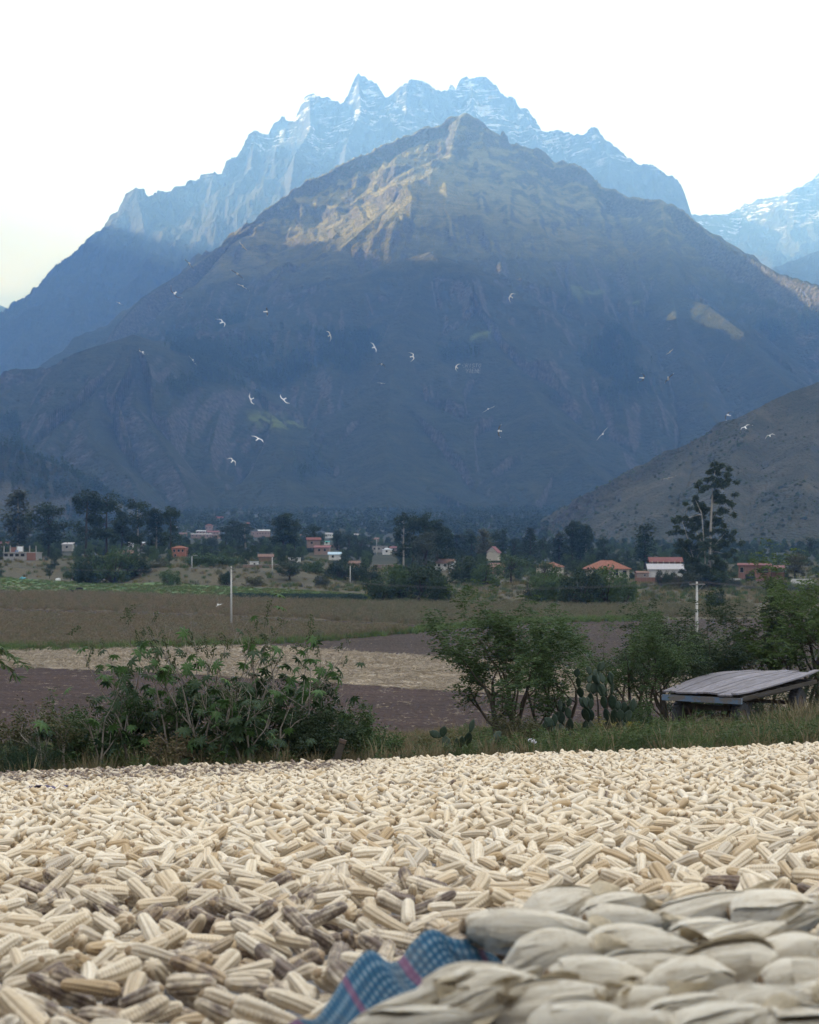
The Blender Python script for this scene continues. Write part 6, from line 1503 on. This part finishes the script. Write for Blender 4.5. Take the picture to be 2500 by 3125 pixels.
def wires(a, b, sag, names):
    for k, x_ in enumerate((-0.72, 0.22, 0.72)):
        A_ = a+Vector((x_, -0.14, 9.1)); B_ = b+Vector((x_, -0.14, 9.1)); pts = []
        for i in range(33): t = i/32; q = A_.lerp(B_, t); q.z -= sag*4*t*(1-t)*(1+0.08*k); pts.append(q)
        tag(MB().tube(pts, 0.014, 4).build('power_line', WIRE), names[k], 'power line')
wires(p1, p2, 1.6, ['outer power line sagging between the two crossarm poles', 'middle power line sagging between the two crossarm poles', 'inner power line sagging between the two crossarm poles'])
wires(far_l, p1, 1.2, ['outer power line running from the maize-field pole past the green field', 'middle power line running from the maize-field pole past the green field', 'inner power line running from the maize-field pole past the green field'])
wires(p2, far_r2, 0.9, ['outer power line running from the thorn-tree pole over the cart', 'middle power line running from the thorn-tree pole over the cart', 'inner power line running from the thorn-tree pole over the cart'])

# =================================================================== THE OLD FLATBED CART
def wood_mat(name, a, b):
    m = Mat(name); n = m.noise(m.coord('Object', (22, 1.2, 22)), 1.0, 6, .7); n2 = m.noise(m.coord('Object'), 2.0, 4)
    c = m.ramp(n, [(0.3, a), (0.7, b)]); c = m.mix(m.math('MULTIPLY', m.rnd(), 0.4), c, tuple(k*0.7 for k in a)); m.color(c).rough(0.9).bump(n, 0.7, 0.01); return m.m
PLANKM = wood_mat('weathered_grey_plank', (0.13, 0.12, 0.135), (0.31, 0.29, 0.32)); OLDW = wood_mat('dark_old_timber', (0.045, 0.038, 0.032), (0.12, 0.10, 0.085))
m = Mat('flaking_blue_paint'); f = m.rng(m.noise(m.coord('Object'), 5.0, 5, .7), 0.46, 0.56); m.color(m.mix(f, (0.17, 0.155, 0.15), (0.13, 0.19, 0.28))).rough(0.8); BLUEP = m.m
RUB = plain('old_tyre_rubber', (0.055, 0.055, 0.06), 0.2, 8, 0.8, 0.01); RUST = plain('rusty_iron', (0.10, 0.07, 0.055), 0.35, 10, 0.9)
fl = Vector((5.93, 38.0)); hd = math.atan2(0.85, 0.526)
ct = Vector((5.93+0.85*0.9, 38.0-0.526*0.9)); zg = gz1(ct.x, ct.y)
cart = empty('cart', (ct.x, ct.y, zg), hd-math.pi/2, 'old flatbed farm cart with grey plank deck standing in the grass', 'cart')
ZD = 9.83-zg; CL_, CW = 5.6, 1.86
def deckz(x, y): t = y/CL_; return ZD+0.10*t+0.16*math.sin(math.pi*min(1, t))*(0.5-x/CW)+0.05*t*t*(x/CW)
gq = random.Random(8); npl = 11
for k in range(npl):
    x0 = -CW/2+CW*k/npl; wv = CW/npl; y0 = -0.08-gq.random()*0.10; y1 = CL_*gq.choice((1.0, 1.0, 0.97, 1.02)); V = []; n = 9; lift = gq.uniform(0, 0.025); ce = gq.uniform(-.02, .05)
    for i in range(n+1):
        y = y0+(y1-y0)*i/n
        for (xx, dz) in ((x0+0.006, 0), (x0+wv-0.008, 0), (x0+wv-0.008, -0.035), (x0+0.006, -0.035)): V.append((xx, y, deckz(xx, y)+dz+lift+(ce*(abs(i/n-0.5)*2)**4)))
    F = [(i*4+j, i*4+(j+1) % 4, (i+1)*4+(j+1) % 4, (i+1)*4+j) for i in range(n) for j in range(4)]+[(3, 2, 1, 0), (n*4, n*4+1, n*4+2, n*4+3)]
    MB().add(V, F).build('plank', PLANKM, cart)
MB().box((0.02, -0.06, ZD-0.13), (CW+0.06, 0.09, 0.13)).build('front_beam', BLUEP, cart)
for s in (-1, 1): MB().box((s*0.52, CL_/2, ZD-0.19), (0.12, CL_-0.3, 0.16)).build('chassis_rail', OLDW, cart)
for k in range(7): MB().box((0, 0.35+k*0.82, ZD-0.075), (CW-0.06, 0.09, 0.07)).build('crossbeam', OLDW, cart)
MB().box((CW/2-0.03, CL_/2, ZD-0.10), (0.05, CL_-0.2, 0.09)).build('side_rail', OLDW, cart)
def wheel(x, y):
    w = empty('wheel', (x, y, 0.37)); w.parent = cart; V = []; n = 24; prof = [(0.20, -0.10), (0.34, -0.125), (0.375, -0.07), (0.38, 0), (0.375, 0.07), (0.34, 0.125), (0.20, 0.10)]
    for i in range(n):
        a = 2*math.pi*i/n
        for (r_, t) in prof: V.append((t, r_*math.cos(a), r_*math.sin(a)))
    k = len(prof); F = [(i*k+j, i*k+j+1, ((i+1) % n)*k+j+1, ((i+1) % n)*k+j) for i in range(n) for j in range(k-1)]
    mb = MB().add(V, F)
    for i in range(n*2):                                  # tread lugs
        a = math.pi*i/n; mb.box((0.045*(1 if i % 2 else -1), 0.383*math.cos(a), 0.383*math.sin(a)), (0.11, 0.028, 0.02), (a+math.pi/2, 0, 0))
    mb.build('tyre', RUB, w); MB().tube([(-0.09, 0, 0), (-0.05, 0, 0), (0.05, 0, 0), (0.09, 0, 0)], [0.20, 0.21, 0.21, 0.20], 18).build('rim', RUST, w)
for (x_, y_) in ((-0.70, 0.55), (0.70, 0.55), (-0.70, 4.6), (0.70, 4.6)): wheel(x_, y_)
for y_ in (0.55, 4.6): MB().tube([(-0.66, y_, 0.37), (0.66, y_, 0.37)], 0.05, 8).build('axle', RUST, cart)
for (a, b, r_, nm) in (((-0.45, 0.5, 0.42), (-0.50, 0.5, ZD-0.26), 0.035, 'strut'), ((0.45, 0.5, 0.42), (0.50, 0.5, ZD-0.26), 0.05, 'strut'), ((-0.50, 0.3, ZD-0.26), (-0.30, 0.1, 0.36), 0.018, 'strut'), ((-0.2, 0.2, ZD-0.3), (-0.15, 0.0, 0.42), 0.018, 'strut'), ((-0.5, 0.28, 0.62), (0.55, 0.28, 0.62), 0.025, 'cross_bar'), ((-0.5, 0.2, 0.34), (0.6, 0.2, 0.40), 0.018, 'cross_bar')):
    MB().tube([a, b], r_, 6).build(nm, RUST, cart)
MB().box((0, 0.3, ZD-0.34), (1.1, 0.12, 0.12)).build('bolster', OLDW, cart)
MB().box((0.02, -0.55, 0.26), (0.12, 1.5, 0.09), (R(12), 0, R(-6))).build('drawbar', OLDW, cart)

# =================================================================== SMALL THINGS ON THE BANK
g0 = gpt(1014, 22.6); r = empty('wooden_stake', g0, 0, 'weathered wooden stake leaning beside the green shrub', 'stake')
MB().add([(-0.07, -.03, -.05), (0.05, -.03, -.05), (0.06, .03, -.05), (-0.06, .03, -.05), (0.10, -.02, 0.36), (0.18, -.02, 0.34), (0.18, .02, 0.36), (0.10, .02, 0.38)], [(0, 1, 5, 4), (1, 2, 6, 5), (2, 3, 7, 6), (3, 0, 4, 7), (4, 5, 6, 7), (3, 2, 1, 0)]).build('board', OLDW, r)
MB().box((0.145, 0, 0.385), (0.10, 0.06, 0.05), (0, 0.3, 0)).build('iron_cap', RUST, r)
MB().box((-0.12, 0.0, 0.02), (0.16, 0.12, 0.10), (0.3, 0.2, 0.4)).build('foot_block', plain('grey_block', (0.18, 0.18, 0.2)), r)
def stone(name, p, r, seed, mat, label, cat, sq=0.7):
    bm = bmesh.new(); bmesh.ops.create_icosphere(bm, subdivisions=3, radius=1.0); g = np.random.RandomState(seed)
    dirs = unit(g.normal(size=(9, 3))); cut = g.uniform(0.62, 0.9, 9)
    for v in bm.verts:
        c = np.array(v.co); 
        for d_, k_ in zip(dirs, cut):
            t = c @ d_
            if t > k_: c = c-d_*(t-k_)
        v.co = Vector(c*np.array([1.1, 0.9, sq])*r)
    me = bpy.data.meshes.new(name); bm.to_mesh(me); bm.free(); me.materials.append(mat); o = link(name, me, None, p); return tag(o, label, cat)
wb = gpt(1178, 22.9); stone('plastic_bag', wb+Vector((0, 0, 0.05)), 0.11, 3, plain('dirty_white_bag', (0.62, 0.58, 0.52), 0.2, 20), 'crumpled dirty-white bag in the dry grass beside the corn', 'bag', 0.6)
pg_ = gpt(1622, 25.2); r = empty('marker_stake', pg_, 0, 'pale lavender block stuck on a thin stick above the weeds', 'marker')
MB().tube([(0, 0, -.05), (-.01, 0, 0.17)], 0.008, 5).build('stick', STRAWY, r); 
b2 = stone('block', Vector((0, 0, 0.22)), 0.075, 6, plain('pale_lavender', (0.52, 0.50, 0.56), 0.12, 9), None, None, 0.8); b2.parent = r
sp_ = gpt(2088, 30.0); o = stone('boulder', sp_+Vector((0, 0, 0.10)), 0.14, 9, plain('pale_stone', (0.42, 0.40, 0.36), 0.25, 12), 'pale boulder capped by a dark stone in the grass before the cart', 'stone', 0.9)
c_ = stone('dark_cap', Vector((0, 0, 0.15)), 0.12, 11, plain('dark_stone', (0.07, 0.06, 0.065), 0.3, 12), None, None, 0.5); c_.parent = o
stone('dark_stone', gpt(1958, 28.5)+Vector((0, 0, 0.03)), 0.09, 13, plain('blue_black_stone', (0.025, 0.028, 0.04), 0.3, 12), 'blue-black stone in the grass below the yellow weeds', 'stone', 0.5)
stone('dark_stone', gpt(2010, 22.9)+Vector((0, 0, 0.02)), 0.09, 17, plain('brown_black_stone', (0.035, 0.028, 0.025), 0.3, 12), 'dark stone lying at the rim of the corn', 'stone', 0.5)
def twig(px, d, L, seed, label):
    g = random.Random(seed); p = gpt(px, d); a = g.uniform(0, 3.1); pts = [Vector((L*(i/5-.5)*math.cos(a)+g.gauss(0, .02), L*(i/5-.5)*math.sin(a)*.6, 0.05+0.10*math.sin(i)*g.random())) for i in range(6)]
    o = MB().tube(pts, [0.010, .009, .008, .007, .005, .003], 5).build('dry_branch', plain('bleached_branch', (0.36, 0.31, 0.25), .2, 9), None, True, p); tag(o, label, 'branch')
twig(2010, 25.0, 0.5, 1, 'bleached branch in the grass above the dark stone'); twig(2150, 26.0, 0.6, 2, 'bleached crooked branch in the grass below the cart drawbar'); twig(1490, 24.0, 0.5, 3, 'dry branch beside the small cactus'); twig(2290, 27.0, 0.5, 4, 'dry branch in the tall grass under the cart')
# rag on the corn
X, Y = np.meshgrid(np.linspace(-0.17, 0.17, 26), np.linspace(-0.09, 0.09, 14)); px0, d0 = 150, 15.6
bx = (px0-1250)/5000*d0; Z = gz(X+bx, Y+d0)-gz1(bx, d0)+0.10+0.10*fbm(X*14, Y*14, 3, 3)
o = link('rag', grid_mesh('rag', X, Y, Z, plain('purple_grey_cloth', (0.12, 0.10, 0.16), 0.3, 9)), None, (bx, d0, gz1(bx, d0))); md = o.modifiers.new('thickness', 'SOLIDIFY'); md.thickness = 0.006
tag(o, 'purple-grey rag lying on the corn below the castor thicket', 'rag')

# =================================================================== CATTLE
HIDE = plain('black_hide', (0.018, 0.016, 0.015), 0.3, 3)
def cow(p, rz, label, sc=1.0, graze=True, lying=False):
    ed = []; vs = []; rd = []
    def add(v, r_, par=None):
        vs.append(v); rd.append(r_)
        if par is not None: ed.append((par, len(vs)-1))
        return len(vs)-1
    zb = 0.45 if lying else 1.0
    hip = add((-0.75, 0, zb+.05), (.30, .34)); mid = add((0, 0, zb-.02), (.36, .42), hip); sh = add((0.65, 0, zb+.08), (.28, .38), mid)
    if graze: nk = add((1.0, 0, zb-.15), (.15, .2), sh); hdv = add((1.25, 0, zb-.55), (.12, .15), nk); add((1.42, 0, zb-.80), (.07, .08), hdv)
    else: nk = add((1.0, 0, zb+.35), (.15, .2), sh); hdv = add((1.25, 0, zb+.45), (.12, .15), nk); add((1.55, 0, zb+.30), (.07, .08), hdv)
    for s in (-1, 1): add((1.22, s*0.22, (zb-.38) if graze else zb+.52), (.03, .05), hdv)
    add((-1.08, 0, zb-.5 if not lying else .2), (.03, .03), add((-1.0, 0, zb+.05), (.04, .05), hip))
    for s in (-1, 1):
        if lying: add((0.9, s*.25, .08), (.07, .07), add((0.6, s*.28, .15), (.1, .1), sh)); add((-.3, s*.35, .08), (.07, .07), add((-.6, s*.32, .18), (.14, .14), hip))
        else:
            k = add((0.60, s*.20, 0.60), (.12, .13), sh); k = add((0.60, s*.20, 0.32), (.06, .07), k); add((0.60, s*.20, 0.03), (.06, .05), k)
            k = add((-0.72, s*.20, 0.66), (.14, .18), hip); k = add((-0.86, s*.20, 0.38), (.06, .07), k); add((-0.80, s*.20, 0.03), (.06, .05), k)
    me = bpy.data.meshes.new('cow'); me.from_pydata(vs, ed, []); me.materials.append(HIDE); o = link('cow', me, None, p, (0, 0, rz)); o.scale = (sc,)*3
    md = o.modifiers.new('skin', 'SKIN'); sv = me.skin_vertices[0].data
    for i, r_ in enumerate(rd): sv[i].radius = (r_[0]*0.8, r_[1]*0.8); sv[i].use_root = (i == 0)
    o.modifiers.new('sub', 'SUBSURF').levels = 1; o.modifiers['sub'].render_levels = 1
    return tag(o, label, 'cow')
cow(gpt(244, 405), R(200), 'black cow standing and grazing at the edge of the green field', 0.85)
cow(gpt(227, 398), R(170), 'black cow lying down beside the grazing one', 0.8, False, True)
cow(gpt(1279, 338), R(100), 'dark cow standing in the shade of the big field bush', 0.85)

# =================================================================== GULLS
WHITEF = plain('white_feathers', (0.80, 0.81, 0.84), 0.06, 8); DARKF = plain('dark_wing_feathers', (0.10, 0.095, 0.10), 0.3, 8); GREYF = plain('grey_wing_feathers', (0.40, 0.41, 0.45), 0.2, 8); BEAK = plain('red_brown_beak', (0.18, 0.07, 0.05))
def gull_mesh(bend, sweep, fold, dark):
    """body along +Y, wings along X; one continuous skin"""
    V = []; M_ = []; F = []
    prof = [(-0.24, .012, 0), (-0.17, .028, 0), (-0.08, .052, 0), (0.02, .062, 0), (0.11, .052, .006), (0.17, .036, .02), (0.205, .036, .03), (0.235, .026, .03), (0.25, .010, .026)]
    n = 10
    for (y, r, z) in prof:
        for j in range(n): a = 2*math.pi*j/n; V.append((r*math.cos(a), y, z+r*0.9*math.sin(a)))
    k = len(prof)
    for i in range(k-1):
        for j in range(n): F.append((i*n+j, i*n+(j+1) % n, (i+1)*n+(j+1) % n, (i+1)*n+j)); M_.append(0)
    F += [tuple(range(n-1, -1, -1)), tuple((k-1)*n+j for j in range(n))]; M_ += [0, 2]
    b = len(V)
    for (x, y, z) in ((-.03, -.20, .006), (.03, -.20, .006), (.075, -.33, .0), (-.075, -.33, .0)):
        V += [(x, y, z), (x, y, z-0.008)]
    F += [(b, b+2, b+4, b+6), (b+7, b+5, b+3, b+1), (b, b+1, b+3, b+2), (b+2, b+3, b+5, b+4), (b+4, b+5, b+7, b+6), (b+6, b+7, b+1, b)]; M_ += [0]*6
    for s in (-1, 1):
        b = len(V); L = 0.62*fold; m_ = 8
        for i in range(m_+1):
            t = i/m_; x = s*(0.03+L*t); z = 0.03+bend[0]*math.sin(math.pi*min(1, t*1.25))*0.5+bend[1]*t*t; yc = 0.08+sweep*(0.10*math.sin(math.pi*t*0.9)-0.30*t*t)
            ch = 0.155*(1-0.15*t) if t < .55 else 0.155*0.917*(1-((t-.55)/.46)**1.7)
            ch = max(ch, 0.012)
            for (fy, fz) in ((0.45, 0.0), (0.05, 0.012), (-0.55, -0.002), (0.05, -0.010)): V.append((x, yc+fy*ch, z+fz*(1-.6*t)))
        for i in range(m_):
            for j in range(4):
                q = (b+i*4+j, b+i*4+(j+1) % 4, b+(i+1)*4+(j+1) % 4, b+(i+1)*4+j); F.append(q if s > 0 else tuple(reversed(q)))
                M_.append((1 if (i >= 5 if dark < 2 else i >= 1) and dark and i < 7 else 0) if True else 0)
        F.append((b+m_*4, b+m_*4+1, b+m_*4+2, b+m_*4+3)); M_.append(0)
    mb = MB().add(V, F); mb.M = M_
    return mb.mesh('gull', [WHITEF, DARKF, BEAK], True)
GM = {(p_, dk): gull_mesh(*s_, dk) for dk in (0, 1, 2) for p_, s_ in {'glide': ((0.05, 0.03), 1.0, 1.0), 'arch': ((0.16, -0.14), 1.0, 0.95), 'up': ((0.02, 0.30), 0.8, 0.85), 'bent': ((0.10, -0.02), 1.9, 0.85)}.items()}
# x, y on the photograph, span px, wing line angle, nose: how the body points (image up .. away), pose, plumage
GL = [(741,750,34,-50,.4,'arch',0),(579,805,40,-48,.2,'glide',2),(725,835,44,-35,.2,'glide',2),(741,873,42,-28,.1,'glide',1),(535,894,44,-48,.3,'arch',2),(365,925,30,-28,.1,'glide',1),(812,951,24,-85,.8,'up',2),(677,984,32,-45,.5,'bent',0),(1007,1023,28,-70,.6,'bent',0),(436,1074,28,-35,.2,'arch',1),(589,1098,34,-50,.1,'glide',0),
 (1141,1060,30,-62,.6,'glide',0),(1258,1088,24,-80,.8,'bent',0),(1165,1111,24,-15,.3,'up',2),(1165,1170,18,-10,.1,'glide',0),(768,1218,30,-70,.7,'glide',0),(868,1218,34,-45,.6,'glide',0),(787,1340,38,-28,.5,'glide',0),(709,1407,30,-40,.5,'bent',0),(1393,1120,22,65,.7,'up',0),(1559,905,24,60,.8,'bent',0),(2045,1073,28,40,.4,'arch',0),(1960,1153,26,70,.7,'bent',2),
 (2040,1156,42,48,.5,'arch',2),(1490,1248,34,28,.05,'glide',0),(1524,1315,32,85,.8,'glide',2),(1840,1325,44,50,.02,'glide',0),(2223,1267,32,50,.5,'arch',2),(2275,1305,40,30,.3,'arch',1),(2350,1330,28,20,.3,'arch',0),(2040,1460,40,12,.2,'glide',1),(665,1845,16,30,.4,'up',0)]
gb = random.Random(4)
for i, (x, y, sp_px, ang, k, ps, dk) in enumerate(GL):
    span = 1.1 if ps in ('glide', 'arch') else 0.95; d = span*5000/sp_px*gb.uniform(0.92, 1.05); d = min(d, 270); a = R(ang)
    if y > 1800: d = 225
    o = link('gull', GM[(ps, dk)]); o.location = at(x, y, d)
    wv = Vector((math.cos(a), gb.uniform(-.25, .25), math.sin(a))).normalized(); up = Vector((-math.sin(a), 0, math.cos(a)))
    bd = (up*k*gb.choice((1, 1, -1))+Vector((0, 1, 0))*math.sqrt(1-k*k)*gb.choice((1, -1))).normalized(); bd = (bd-wv*bd.dot(wv)).normalized(); nv = wv.cross(bd)
    o.rotation_euler = Matrix((wv, bd, nv)).transposed().to_euler()
    if y > 1800: tag(o, 'white gull flying low over the dry maize', 'gull')
    elif dk == 0: tag(o, 'all-white gull flying in front of the mountain', 'gull', 'white gulls over the valley')
    elif dk == 1: tag(o, 'pale gull with dark wing tips flying in front of the mountain', 'gull', 'dark-tipped gulls over the valley')
    else: tag(o, 'gull with dark wings and white body flying in front of the mountain', 'gull', 'dark-winged gulls over the valley')

# =================================================================== WORDS LAID OUT IN WHITE STONES ON THE MOUNTAIN
X, Y, h, wood, PX, PY = MZ
sel = np.flatnonzero((np.abs(PX.ravel()-1440) < 60) & (np.abs(PY.ravel()-1122) < 45) & (Y.ravel() > 2600))
SX, SY, SZ = X.ravel()[sel], Y.ravel()[sel], h.ravel()[sel]; SPX, SPY = PX.ravel()[sel], PY.ravel()[sel]
def slope_point(px, py):
    d2 = (SPX-px)**2+(SPY-py)**2; k = np.argsort(d2)[:6]; w = 1/(d2[k]+0.05); w /= w.sum(); Yd = float((SY[k]*w).sum())-4.0
    return at(px, py, Yd)
LET = {'C': [[(1, .9), (.7, 1), (.2, .9), (0, .5), (.2, .1), (.7, 0), (1, .1)]], 'R': [[(0, 0), (0, 1), (.8, 1), (1, .78), (.8, .55), (0, .5)], [(.4, .5), (1, 0)]], 'I': [[(.5, 0), (.5, 1)]], 'S': [[(1, .9), (.5, 1), (0, .8), (.2, .55), (.8, .45), (1, .2), (.5, 0), (0, .1)]], 'T': [[(0, 1), (1, 1)], [(.5, 1), (.5, 0)]], 'O': [[(.5, 0), (.05, .3), (.05, .7), (.5, 1), (.95, .7), (.95, .3), (.5, 0)]], 'V': [[(0, 1), (.5, 0), (1, 1)]], 'E': [[(1, 1), (0, 1), (0, 0), (1, 0)], [(0, .5), (.8, .5)]], 'N': [[(0, 0), (0, 1), (1, 0), (1, 1)]]}
LIME = plain('whitewashed_stones', (0.20, 0.20, 0.20), 0.3, 0.3)
for word, x0, x1, yb, hh, lab in (('CRISTO', 1411, 1470, 1121, 11, 'upper row of white stone letters on the mountain side'), ('VIENE', 1421, 1469, 1138, 12.5, 'lower row of white stone letters on the mountain side')):
    root = empty('stone_lettering', slope_point((x0+x1)/2, yb), 0, lab, 'lettering'); o0 = root.location.copy(); st_ = (x1-x0)/len(word)
    for i, ch in enumerate(word):
        mb = MB()
        for stroke in LET[ch]:
            pts = []
            for (a, b), (c, d_) in zip(stroke[:-1], stroke[1:]):
                for t in (0, 0.5): pts.append((a+(c-a)*t, b+(d_-b)*t))
            pts.append(stroke[-1]); mb.tube([slope_point(x0+st_*(i+0.72*a+0.18*b), yb-hh*b)-o0 for a, b in pts], 0.5, 5)
        mb.build('letter', LIME, root)
# =================================================================== HAZE
m = bpy.data.materials.new('valley_haze'); m.use_nodes = True; t = m.node_tree; t.nodes.clear()
o_ = t.nodes.new('ShaderNodeOutputMaterial'); v_ = t.nodes.new('ShaderNodeVolumePrincipled')
v_.inputs['Color'].default_value = (0.19, 0.42, 1.0, 1); v_.inputs['Absorption Color'].default_value = (1, 1, 1, 1); v_.inputs['Density'].default_value = 0.000105; v_.inputs['Anisotropy'].default_value = 0.1
t.links.new(v_.outputs[0], o_.inputs['Volume'])
hz = MB().box((-800, 6550, 1348), (10400, 14500, 2700)).build('haze', m)
tag(hz, 'blue haze filling the valley', 'haze', kind='stuff')
